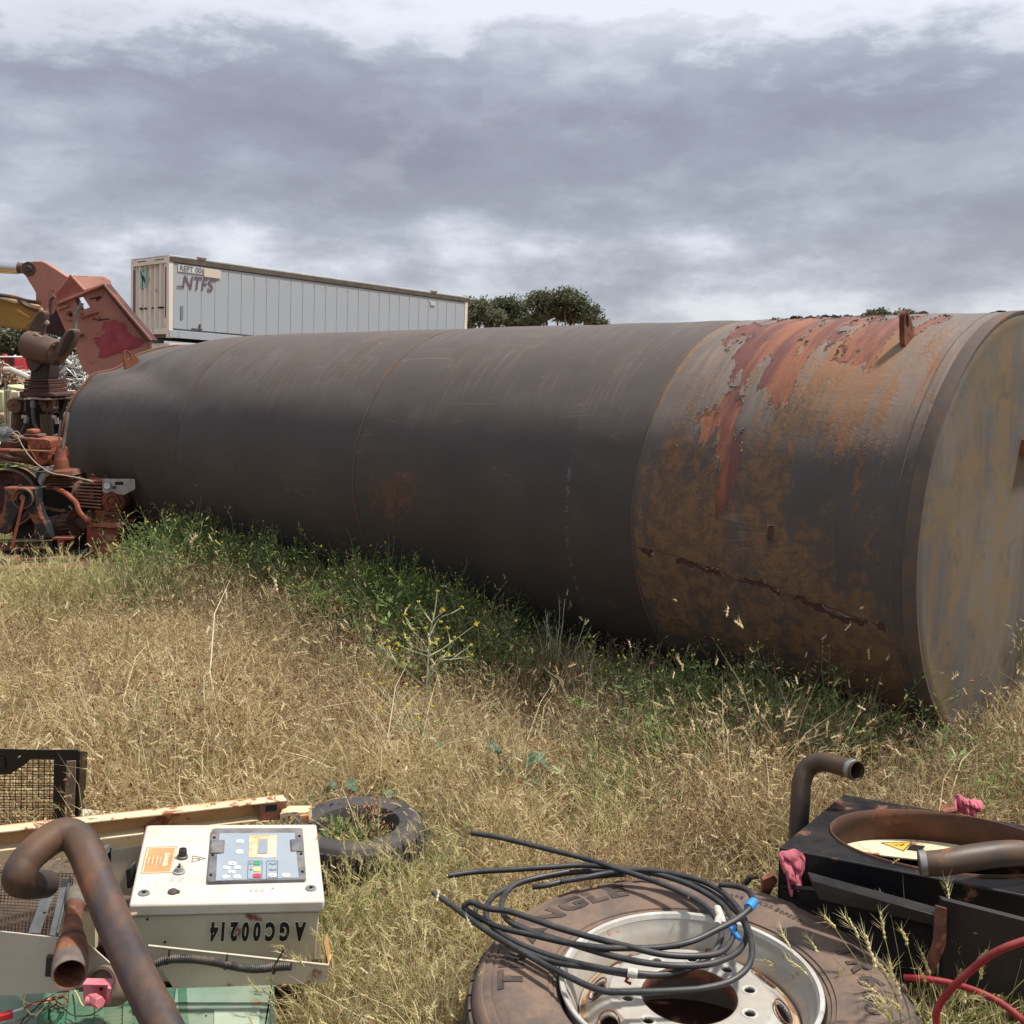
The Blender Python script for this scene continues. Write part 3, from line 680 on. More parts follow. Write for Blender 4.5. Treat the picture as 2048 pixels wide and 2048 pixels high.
M_rusty = mat('flaky_rust', '#7a4c36', .85, var='#53352a', vs=14, rust=.4, rs=16, rustcol='#8a5a42', bump=.5)
M_steel = mat('dull_steel_clamp', '#a7a7a5', .4, .7, var='#8b8882', vs=20, bump=.05)
M_pink = mat('pink_cloth', '#a85563', .9, var='#c96478', vs=9, bump=.3, bs=90, dust=.25, dustcol='#b98f80')
M_green = mat('faded_green_paint', '#75897c', .6, var='#5f7a69', vs=4, rust=.12, rs=5, rustcol='#8a6a40', dust=.3, dustcol='#a09a80', bump=.1)
M_dkgreen = mat('green_louvre_paint', '#2f6149', .5, var='#416f56', vs=6, dust=.3, bump=.1)
M_dark = mat('dark_interior', '#14110f', .95, bump=0)
M_wire = mat('rusty_wire', '#3d3029', .8, var='#5b4334', vs=20, bump=0)
M_red = mat('red_rubber_hose', '#8f1d28', .5, var='#7a1a24', vs=8, dust=.2, bump=.05)
M_print = mat('black_print', '#0c0b0b', .6, bump=0, fine=.05)
M_grey_strap = mat('galvanised_strap', '#6d6f70', .5, .3, var='#57575a', vs=9, rust=.1, bump=.1)

# ================================================================ big wheel in the foreground
def tyre_material(name, col, dusty):
    m = mat(name, col, .7, var='#4a4340' if dusty < .9 else '#5d5049', vs=6, dust=dusty*.8, dustcol='#7d6656', bump=.2, bs=50, fine=.1); return m
def ring_text(mb, txt, size, c, r, a_start, depth=.002, z=0.0, bold=.004, sx=1.0, stepf=.82):
    """letters set clockwise round a face-up ring, tops outward; a_start in degrees, seen from above"""
    a = R_(a_start)
    for ch in txt:
        if ch == ' ': a -= size*.5/r; continue
        vs, fs = text_geo(ch, size, bold); xs = [v.x for v in vs]; w = (max(xs)-min(xs))*sx
        a -= (w/2+size*.07)/r
        P = []
        for v in vs:
            rr_ = r+v.y; an = a-(v.x-(max(xs)+min(xs))/2)*sx/r; P.append((c[0]+rr_*math.cos(an), c[1]+rr_*math.sin(an), z(rr_) if callable(z) else z))
        mb.add([Vector(p)+Vector((0, 0, depth)) for p in P], fs)
        a -= (w/2+size*.07)/r
def build_wheel():
    c = G(1378, 1962, .285); c.z = 0; Z = .285
    root = thing('truck_wheel', 'large dusty truck wheel lying flat in the foreground under the coiled cable', 'wheel', c, rot=(R_(1.2), 0, 0))
    side = tyre_material('dusty_sidewall_rubber', '#544842', 1.0); tread = tyre_material('tread_rubber', '#2b2a2b', .5)
    prof = [(.292, Z-.045), (.298, Z-.022), (.305, Z-.012), (.312, Z-.010), (.314, Z-.006), (.322, Z-.004), (.324, Z), (.335, Z+.002), (.352, Z+.005), (.38, Z+.009), (.42, Z+.010), (.447, Z+.006),
            (.455, Z+.001), (.457, Z+.004), (.462, Z+.003), (.474, Z-.004), (.477, Z-.001), (.482, Z-.003), (.491, Z-.014), (.497, Z-.026)]
    MB().lathe((0, 0, 0), (0, 0, 1), prof, 160).build('sidewall', side, root, local=True)
    MB().lathe((0, 0, 0), (0, 0, 1), [(.496, .03), (.44, .0), (.30, .01), (.292, .06)], 96).build('sidewall', side, root, local=True, label='underside sidewall')
    MB().lathe((0, 0, 0), (0, 0, 1), [(.4965, Z-.0255), (.503, Z-.045), (.505, Z-.06), (.505, .06), (.498, .028)], 160).build('tread_base', tread, root, local=True)
    # shoulder blocks with sipes between, then two ribs
    n = 56; mb = MB()
    for (z0, z1, ro, gap, off) in ((Z-.075, Z-.034, .0, .16, 0), (Z-.135, Z-.084, .004, .06, .5), (Z-.195, Z-.144, .004, .06, 0), (.035, .08, 0, .16, .5)):
        for k in range(n):
            a0, a1 = 2*PI*(k+off)/n, 2*PI*(k+off+1-gap)/n; vs = []
            for a in np.linspace(a0, a1, 4):
                for r, z in ((.500, z0), (.517+ro*.5, z0+.003), (.517+ro*.5 if z1 < Z-.05 or z0 < .05 else .507, z1-.002), (.500, z1)): vs.append((r*math.cos(a), r*math.sin(a), z))
            fs = []
            for i in range(3):
                for j in range(3): fs.append((i*4+j, (i+1)*4+j, (i+1)*4+j+1, i*4+j+1))
            fs += [(0, 1, 2, 3), (12, 15, 14, 13)]
            mb.add(vs, fs)
    mb.build('tread_blocks', tread, root, local=True, kind='stuff')
    lz = lambda r: float(np.interp(r, [p[0] for p in prof], [p[1] for p in prof]))
    ltm = mat('raised_letter_rubber', '#2e2825', .65, var='#3a322e', vs=9, dust=.7, dustcol='#5d4c42', bump=.1)
    for tx, sz, a_, sx_ in (('TRIANGLE', .076, 186, 1.38), ('TR685', .074, 20, 1.1)):
        mb = MB(); ring_text(mb, tx, sz, (0, 0), .408, a_, .0022, lz, .0035, sx_); mb.build('raised_lettering', ltm, root, local=True, solid=.002, smooth_=False)
    mb = MB(); ring_text(mb, 'TUBELESS', .022, (0, 0), .348, 262, .001, lz, .0005, 1.1); ring_text(mb, '30F500', .02, (0, 0), .40, 48, .0012, lz, .0005, 1.1); ring_text(mb, '295 80R22.5', .02, (0, 0), .405, 66, .0012, lz, .0005, 1.1)
    mb.build('small_lettering', ltm, root, local=True, solid=.0015, smooth_=False)
    # rim
    rimm = mat('oxidised_silver_rim', '#a3a09a', .48, .35, var='#b9b2a6', vs=6, rust=.10, rs=9, rustcol='#9a6a42', dust=.3, dustcol='#a89a86', bump=.08)
    lipm_ = mat('bright_rim_lip', '#c9c7c0', .4, .3, var='#b0aaa0', vs=8, bump=.04)
    MB().lathe((0, 0, 0), (0, 0, 1), [(.286, Z-.06), (.289, Z-.02), (.2955, Z-.001), (.299, Z+.002), (.297, Z+.0055), (.288, Z+.004), (.283, Z-.006)], 128).build('rim_lip', lipm_, root, local=True)
    MB().lathe((0, 0, 0), (0, 0, 1), [(.2835, Z-.006), (.281, Z-.016), (.272, Z-.028), (.266, Z-.042), (.260, Z-.056), (.256, Z-.07), (.252, Z-.11), (.254, .03), (.29, .02)], 128).build('rim_barrel', rimm, root, local=True)
    # disc with hand holes and bolt holes cut through (grid of polar cells, holes left open)
    dp = [(.2535, Z-.078), (.244, Z-.076), (.232, Z-.068), (.216, Z-.052), (.200, Z-.040), (.186, Z-.033), (.181, Z-.029), (.176, Z-.029), (.165, Z-.029), (.150, Z-.029), (.130, Z-.029), (.118, Z-.029), (.110, Z-.030), (.108, Z-.036), (.108, Z-.052)]
    NR, NA = 90, 360; rs = np.linspace(.252, .108, NR); hz = [float(np.interp(r, [p[0] for p in dp][::-1], [p[1] for p in dp][::-1])) for r in rs]
    def inhole(r, a):
        for k in range(10):
            ak = R_(36*k-12); x, y = r*math.cos(a-ak)-.211, r*math.sin(a-ak)
            if (x/.019)**2+(y/.034)**2 < 1: return True
            ak = R_(36*k+6); x, y = r*math.cos(a-ak)-.1425, r*math.sin(a-ak)
            if x*x+y*y < .0125**2: return True
        return False
    mb = MB(); vs = [(r*math.cos(2*PI*j/NA), r*math.sin(2*PI*j/NA), z) for r, z in zip(rs, hz) for j in range(NA)]; fs = []
    for i in range(NR-1):
        for j in range(NA):
            if not inhole((rs[i]+rs[i+1])/2, 2*PI*(j+.5)/NA): fs.append((i*NA+j, i*NA+(j+1) % NA, (i+1)*NA+(j+1) % NA, (i+1)*NA+j))
    mb.add(vs, fs); mb.build('wheel_disc', rimm, root, local=True, solid=.009)
    MB().lathe((0, 0, 0), (0, 0, 1), [(.108, Z-.030), (.1055, Z-.034), (.1055, Z-.05), (.108, Z-.06)], 96).build('hub_bore_rim', M_rusty, root, local=True)
    # pressed edges round the bolt holes, a rust line in the gutter and the brown inside seen through the holes
    mb0 = MB().lathe((0, 0, 0), (0, 0, 1), [(.0125, 0), (.014, .0015), (.018, .0015), (.0195, 0)], 20); first = None
    for k in range(10):
        a = R_(36*k+6); loc = (.1425*math.cos(a), .1425*math.sin(a), Z-.0288)
        if first is None: first = mb0.build('bolt_seat', lipm_, root, local=True); first.location = loc
        else: clone(first, root, loc)
    first = None
    for k in range(10):
        a = R_(36*k-12); pts = [(.019*math.cos(t)*1.03, .034*math.sin(t)*1.03) for t in np.linspace(0, 2*PI, 28, endpoint=False)]
        if first is None:
            mb = MB(); mb.tube([(x, y, -.030-(x)*.95) for x, y in pts], .0022, 5, closed=True); first = mb.build('hand_hole_rim', M_rusty, root, local=True)
        o = first if k == 0 else clone(first, root)
        o.location = (.211*math.cos(a), .211*math.sin(a), Z-.0135); o.rotation_euler = (0, 0, a)
    MB().lathe((0, 0, 0), (0, 0, 1), [(.2475, Z-.0755), (.2375, Z-.0705)], 128).build('gutter_rust', mat('gutter_rust', '#9a7048', .9, var='#b39a78', vs=9, va=.5, rust=.3, rs=14, rustcol='#8a5630'), root, local=True)
    MB().lathe((0, 0, 0), (0, 0, 1), [(.252, Z-.21), (0.001, Z-.22)], 48).build('inner_dust', mat('brown_inner_rust', '#4a2e26', .95), root, local=True)
    return root, c
WHEEL, WC = build_wheel()

# ================================================================ coiled cable on the wheel
def cab(u, v, z): return G(840+.36232*u, 1600+.36232*v, z)
def build_cable():
    root = thing('cable_coil', 'loosely coiled black rubber cable with tape wraps, lying on the truck wheel', 'cable', G(1270, 1900, .31))
    T = .0074
    def line(pts, r=T): return MB().tube([cab(*p) for p in pts], r, 12, sm=8)
    A = [(285, 182, .37), (430, 205, .37), (600, 245, .365), (760, 285, .36), (920, 325, .355), (1080, 378, .35), (1250, 432, .345), (1400, 490, .34), (1520, 550, .335), (1600, 610, .33), (1650, 690, .325), (1660, 770, .32), (1610, 850, .315), (1500, 925, .312), (1340, 965, .32), (1150, 952, .33), (950, 920, .33), (750, 870, .325), (560, 800, .325), (430, 725, .33), (370, 650, .335), (375, 575, .335), (430, 515, .33), (560, 455, .325), (740, 415, .322), (930, 393, .322), (1150, 392, .322), (1350, 418, .325), (1500, 462, .33), (1620, 520, .33), (1730, 600, .325), (1790, 680, .32), (1800, 760, .317), (1740, 850, .317), (1600, 905, .325), (1420, 915, .335), (1220, 895, .34), (1020, 850, .342), (820, 790, .342), (640, 735, .345), (500, 675, .35), (455, 610, .35), (460, 540, .345), (520, 470, .34), (640, 430, .335), (820, 395, .335)]
    B = [(155, 418, .345), (320, 395, .345), (500, 385, .345), (700, 372, .345), (900, 360, .345), (1080, 375, .345), (1260, 398, .345), (1430, 445, .342), (1570, 510, .338), (1680, 590, .334), (1730, 680, .33), (1725, 760, .326), (1660, 840, .33), (1520, 862, .34), (1340, 852, .35), (1160, 812, .358), (960, 762, .362), (760, 705, .366), (600, 650, .37), (480, 612, .37), (370, 598, .37), (285, 565, .37), (245, 585, .36), (260, 610, .35), (330, 650, .34), (430, 700, .338), (620, 745, .342), (820, 790, .352), (1000, 815, .355), (1180, 818, .355), (1340, 812, .355), (1500, 780, .36), (1640, 715, .365), (1760, 650, .372), (1835, 578, .38), (1830, 530, .38), (1800, 495, .375), (1740, 474, .37), (1650, 466, .365)]
    Cc = [(75, 512, .36), (200, 600, .352), (320, 690, .345), (440, 765, .34), (560, 835, .335), (700, 915, .33), (850, 990, .325), (950, 1035, .322), (1040, 1058, .32), (1200, 1060, .32), (1400, 1053, .32), (1560, 1040, .32), (1700, 1005, .322), (1790, 945, .327), (1830, 870, .332), (1828, 780, .337), (1800, 680, .342), (1750, 590, .346), (1670, 510, .35), (1560, 450, .35), (1400, 408, .35), (1230, 388, .35), (1060, 400, .34), (900, 430, .335), (780, 450, .33)]
    Dd = [(310, 600, .335), (305, 640, .335), (340, 700, .332), (430, 765, .328), (560, 828, .325), (740, 895, .323), (930, 925, .325), (1130, 962, .322), (1260, 970, .318), (1400, 960, .316)]
    E = [(1130, 408, .33), (980, 420, .33), (830, 440, .328), (700, 470, .325), (620, 480, .32)]
    for k, P in enumerate((A, B, Cc)): line(P).build('cable_run', M_cable, root)
    line(Dd, T*.9).build('cable_run', M_cable, root); line(E).build('cable_run', M_cable, root)
    tapew = mat('dirty_white_tape', '#c9c2b8', .7, var='#a39b92', vs=30); tapeb = mat('blue_tape', '#2f7fc4', .5, bump=.1); tapeg = mat('grey_tape', '#7d7f80', .6); copper = mat('bare_copper', '#9a6a50', .4, .6)
    def tape(p, q, r, m, lab): MB().tube([cab(*p), cab(*[(a+b)/2 for a, b in zip(p, q)]), cab(*q)], [r*1.05, r*1.15, r*1.0], 12).build('tape_wrap', m, root, label=lab)
    tape((1640, 600, .332), (1672, 690, .328), T*1.35, tapew, 'crumpled white tape on the right of the coil')
    tape((1640, 690, .332), (1655, 640, .337), T*1.2, tapew, 'white tape scrap')
    tape((1145, 952, .332), (1200, 960, .330), T*1.35, tapew, 'white tape at the front of the coil')
    tape((1812, 596, .378), (1842, 560, .38), T*1.5, tapeb, 'blue tape on the raised loop')
    tape((1715, 705, .33), (1765, 770, .335), T*.7, tapeb, 'small blue tape tail'); tape((1725, 740, .335), (1740, 700, .34), T*.5, tapeb, 'small blue tape tail')
    tape((1065, 405, .33), (1140, 408, .33), T*1.12, tapeg, 'grey tape band')
    MB().tube([cab(1150, 975, .325), cab(1135, 1000, .315), cab(1165, 1015, .31)], .004, 6).build('tape_tail', mat('dark_red_tape', '#7a1a22', .6), root)
    for p, d in (((285, 182, .37), (-10, -2, 0)), ((155, 418, .345), (-8, 2, 0)), ((75, 512, .36), (-8, -6, 0))):
        a = cab(*p); b = cab(p[0]+d[0], p[1]+d[1], p[2]); MB().cyl(a+(b-a)*.6, b, .0045, n=10).build('copper_end', copper, root)
build_cable()

# ================================================================ generator control box
def build_control_box():
    ex, ey, NN = Vector((.968, .231, -.101)).normalized(), Vector((-.226, .972, .056)), None
    NN = ex.cross(ey).normalized(); ey = NN.cross(ex)
    w, dp = .49, .4285; BL = Vector((-.9675, 2.5299, .3336)); c = BL+ex*w/2+ey*dp/2; hw, hd = w/2, dp/2
    root = thing('control_box', 'cream generator control box with keypad panel and upside-down stencil AGC00214', 'control box', (BL.x, BL.y, .12))
    def P(x, y, z): return c+ex*x+ey*y+NN*z
    def PL(x, y, z=0.0):
        d = ray(x, y); return O0+d*((c+NN*z-O0).dot(NN)/d.dot(NN))
    BAS = Matrix((ex, ey, NN)).transposed()
    M3 = BAS
    MB().box(P(0.0, .0, -.017), (w, dp, .034), M=M3).build('door', M_white, root, bevel=.006)
    MB().box(P(.0, .006, -.135), (w-.02, dp-.012, .19), M=M3).build('enclosure', M_cream, root, bevel=.004)
    MB().box(P(.0, .004, -.0365), (w-.04, dp-.03, .006), M=M3).build('door_seal', M_dark, root)
    # panel controls are laid out on the door top, traced as flat pieces with real thickness
    F = lambda pts, h, z=.0005: MB().prism([PL(x, y, z) for x, y in pts], NN*h)
    k4 = lambda x, y: (240+x*.23810, 1600+y*.23810)
    bez = [k4(*p) for p in ((768, 272), (800, 262), (1520, 258), (1532, 268), (1562, 680), (1552, 690), (740, 712), (730, 700))]
    F(bez, .010).build('keypad_bezel', M_dgrey, root, bevel=.002)
    fm = mat('pale_blue_keypad_film', '#8494a2', .45, var='#919ba3', vs=6, dust=.2, bump=.03, fine=.04)
    film = [k4(*p) for p in ((835, 282), (1468, 278), (1473, 335), (1425, 340), (1430, 438), (1480, 436), (1502, 655), (805, 680), (815, 458), (872, 450), (880, 345), (832, 345))]
    F(film, .0012, .0108).build('keypad_film', fm, root, bevel=0, smooth_=False)
    lcd = mat('yellowed_display_surround', '#d2cbb8', .5, var='#b9935c', vs=16, va=.5, bump=.05)
    F([k4(*p) for p in ((1085, 298), (1315, 296), (1312, 486), (1078, 486))], .0012, .0122).build('display_surround', lcd, root, smooth_=False)
    F([k4(*p) for p in ((1160, 325), (1246, 325), (1240, 455), (1150, 455))], .0008, .0136).build('display_frame', mat('tan_display_edge', '#b08e68', .6), root, smooth_=False)
    F([k4(*p) for p in ((1172, 333), (1236, 333), (1230, 448), (1164, 448))], .0008, .0146).build('display', mat('grey_lcd', '#7f8b98', .2, bump=0), root, smooth_=False)
    bm = mat('cream_membrane_key', '#d9d5c4', .5, bump=.03); gm = mat('green_key', '#3f8a5c', .5); ym = mat('yellow_key', '#d9d36a', .5); rm = mat('red_key', '#c4374a', .5)
    def key(x, y, w_, h_, m, rnd=True):
        n = 14; pts = []
        for i in range(n):
            a = 2*PI*i/n; cx, sy = math.cos(a), math.sin(a); e = .62
            pts.append(k4(x+w_*math.copysign(abs(cx)**e, cx), y+h_*math.copysign(abs(sy)**e, sy)))
        o = F(pts, .0016, .0124).build('key', m, root, smooth_=False)
        return o
    for x, y, w_, h_, m in ((1008, 350, 32, 15, bm), (1004, 438, 32, 16, bm), (944, 535, 33, 15, bm), (898, 572, 30, 14, bm), (987, 570, 30, 14, bm), (940, 607, 32, 14, bm), (890, 648, 33, 15, bm), (985, 647, 33, 15, bm),
                            (1150, 533, 32, 15, gm), (1150, 585, 30, 16, ym), (1150, 637, 36, 17, rm), (1280, 633, 34, 15, bm), (1395, 633, 34, 15, bm)): key(x, y, w_, h_, m)
    mb = MB()
    def mark(x0, y0, x1, y1, t=1.6): 
        a, b = Vector((x0, y0)), Vector((x1, y1)); n = Vector((-(b-a).y, (b-a).x)).normalized()*t
        mb.prism([PL(*k4(*q), .0142) for q in (a-n, b-n, b+n, a+n)], NN*.0002)
    for x, y in ((944, 535), (940, 607)): mark(x-7, y, x+7, y, 2); mark(x, y-6, x, y+6, 2)
    for x, y in ((898, 572), (987, 570), (1008, 350), (1004, 438), (890, 648), (985, 647), (1395, 633)): mark(x-9, y, x+9, y, 2)
    mark(1255, 638, 1275, 630, 2); mark(1275, 630, 1290, 636, 2); mark(1290, 636, 1305, 626, 2)
    for p, q in (((1078, 512), (1196, 512)), ((1196, 512), (1192, 655)), ((1192, 655), (1072, 658)), ((1072, 658), (1078, 512)), ((1235, 510), (1325, 510)), ((1325, 510), (1322, 652)), ((1322, 652), (1230, 655)), ((1230, 655), (1235, 510))): mark(*p, *q, 1.1)
    for y in (535, 583): mark(1252, y, 1270, y-4, 2); mark(1270, y+4, 1290, y+4, 2); mark(1293, y, 1315, y, 2); mark(1088, y, 1108, y, 2)
    mb.build('keypad_print', M_print, root, smooth_=False, label='small dark symbols on the keypad')
    F([k4(*p) for p in ((770, 345), (872, 345), (866, 450), (760, 452))], .004, .0108).build('bezel_tab', M_dgrey, root, bevel=.001)
    F([k4(*p) for p in ((1436, 338), (1530, 338), (1538, 436), (1440, 436))], .004, .0108).build('bezel_tab', M_dgrey, root, bevel=.001)
    first = None
    for x, y in ((792, 318), (778, 466), (762, 632), (1508, 305), (1522, 455), (1532, 605)):
        p = PL(*k4(x, y), .0105)
        if first is None: first = MB().cyl((0, 0, 0), NN*.003, .0045, .0035, 12).build('bezel_screw', M_dark, root, local=True); first.location = p-wpos(root)
        else: clone(first, root, p-wpos(root))
    # rotary switches, locks, cap
    p = PL(*k4(524, 485), 0); o = MB().cyl(p, p+NN*.026, .0125, .0105, 24).build('rotary_switch', M_blackp, root, label='tall open black switch collar')
    MB().cyl(p+NN*.0255, p+NN*.0268, .0085, n=20).build('switch_recess', M_dark, o)
    MB().lathe(p, NN, [(.015, 0), (.015, .006), (.012, .008)], 24).build('switch_collar', M_dgrey, o)
    p = PL(*k4(496, 608), 0); o = MB().lathe(p, NN, [(.0165, 0), (.0165, .004), (.012, .006), (.010, .016), (.0, .017)], 28).build('rotary_switch', mat('grey_key_switch', '#8d8b86', .5), root, label='key switch with a grey collar')
    MB().box(p+NN*.018, (.006, .016, .010), rz=.2).build('switch_lever', M_blackp, o, bevel=.001)
    for x, y in ((200, 785), (1603, 745)):
        p = PL(*k4(x, y), 0); o = MB().lathe(p, NN, [(.0155, 0), (.0145, .003), (.008, .004), (.008, .002), (0, .002)], 28).build('quarter_turn_lock', M_steel, root)
        MB().box(p+NN*.004, (.008, .003, .004), rz=.5).build('lock_slot', M_dark, o)
    p = PL(*k4(445, 776), 0); MB().lathe(p, NN, [(.013, 0), (.013, .004), (.009, .007), (0, .008)], 18).build('rubber_plug', mat('brown_plug', '#4a3c38', .7), root, bevel=0)
    p = PL(*k4(480, 780), 0); MB().box(p+NN*.003, (.012, .008, .006)).build('rubber_plug', bpy.data.materials['brown_plug'], root)
    # warning label: reads rotated because the box lies on its back
    om = mat('faded_orange_label', '#c2784a', .6, var='#cf8d62', vs=12, bump=.03, fine=.05); wm = mat('off_white_print', '#e3d8c0', .6, bump=0, fine=.05)
    lab = F([k4(*p) for p in ((222, 396), (480, 388), (430, 612), (172, 618))], .0006).build('warning_label', om, root, smooth_=False)
    mb = MB()
    a = [PL(*k4(*p), .0012) for p in ((238, 404), (468, 397), (424, 604), (188, 609))]
    for i in range(4):
        q, r = a[i], a[(i+1) % 4]; n = (r-q).cross(NN).normalized()*.0009; mb.prism([q-n, r-n, r+n, q+n], NN*.0002)
    o1 = PL(*k4(385, 498), .0013); ux = (PL(*k4(362, 590), 0)-PL(*k4(400, 420), 0)).normalized()*-1; uy = NN.cross(ux)
    text_on(mb, 'DANGER', .017, o1, -ux, -uy, bold=.0003)
    for k, (x, ln) in enumerate(((345, 60), (315, 75), (280, 50), (245, 70))):
        q = PL(*k4(x-4, 505), .0013)
        for j in range(-3, 4):
            if abs(j)*24 < ln: mb.box(q+ux*(j*.0075), (.0018, .0052, .0003), M=Matrix((uy, ux, NN)).transposed())
    mb.build('label_print', wm, lab, smooth_=False)
    mb = MB()
    tri = [k4(612, 468), k4(718, 490), k4(604, 522)]; tr = [PL(*p, .0008) for p in tri]
    for i in range(3):
        q, r = tr[i], tr[(i+1) % 3]; n = (r-q).cross(NN).normalized()*.0012; mb.prism([q-n, r-n, r+n, q+n], NN*.0003)
    q = PL(*k4(640, 492), .0008); mb.box(q, (.012, .003, .0004)); mb.box(q+Vector((.008, 0, 0)), (.004, .006, .0004), rz=.5); mb.box(q+Vector((-.008, -.001, 0)), (.003, .005, .0004), rz=.5)
    for x in (430, 450, 500, 520): 
        mb.box(PL(*k4(x, 665), .0006), (.0012, .028, .0003))
    q = PL(*k4(1278, 745), .0006); mb.box(q, (.002, .009, .0003)); mb.box(q+Vector((.0025, .003, 0)), (.005, .002, .0003))
    mb.build('panel_print', mat('faded_print', '#6d6460', .8, bump=0), root, smooth_=False, label='small warning triangle and faded marks on the door')
    mb = MB()
    for x in (1100, 1145, 1195): mb.prism([PL(*k4(x-18, 772), .0006), PL(*k4(x+14, 770), .0006), PL(*k4(x+8, 738), .0006), PL(*k4(x-2, 738), .0006)], NN*.0002)
    mb.build('glue_residue', mat('grey_glue', '#a79f95', .8, bump=0), root, smooth_=False)
    # stencilled number, upside down, on the face towards the viewer: black on a white brushed ghost
    fc = P(0, -hd+.006, -.135); Yf = fc.y-.0
    def fpt(x, y):     # pixel -> point on the enclosure's front face
        d = ray(x, y); n = -ey; k = (P(0, -hd, 0)-O0).dot(n)/d.dot(n); return O0+d*k
    ctr = fpt(515, 1860); p0, p1 = fpt(422, 1860), fpt(607, 1858); exx = (p1-p0).normalized()
    hgt_ = .0365*1.13
    pr = mb = MB(); x = -.5
    chars = 'AGC00214'; cxs = [600, 569, 543, 513, 490, 474.5, 446, 427]
    cxs = [600, 569, 540.5, 514, 491, 468, 446, 428]
    gh = MB()
    for ch, px in zip(chars, cxs):
        q = fpt(px, 1860.5); q = q-ey*.0022
        h_ = .069
        mb = MB(); text_on(mb, ch, h_, q, -ex, -NN, bold=.0042, sx=.50, lift=.0); mb.build('stencil_letter', M_print, root, smooth_=False)
        text_on(gh, ch, h_, q+ey*.0006, -ex, -NN, bold=.0062, sx=.50)
    gh.build('stencil_ghost', mat('white_stencil_ghost', '#ded8cc', .7, bump=0), root, smooth_=False)
    for x, y in ((295, 1838), (330, 1884)): q = fpt(x, y); MB().cyl(q+ey*.002, q-ey*.003, .003, n=8).build('screw', M_dark, root)
    q = fpt(266, 1829); MB().lathe(q, (-1, -.4, 0), [(.006, -.01), (.006, .012), (.003, .016), (0, .017)], 12).build('bolt', mat('cream_bolt', '#a8907a', .6), root)
    return c, ex, ey
CBX = build_control_box()

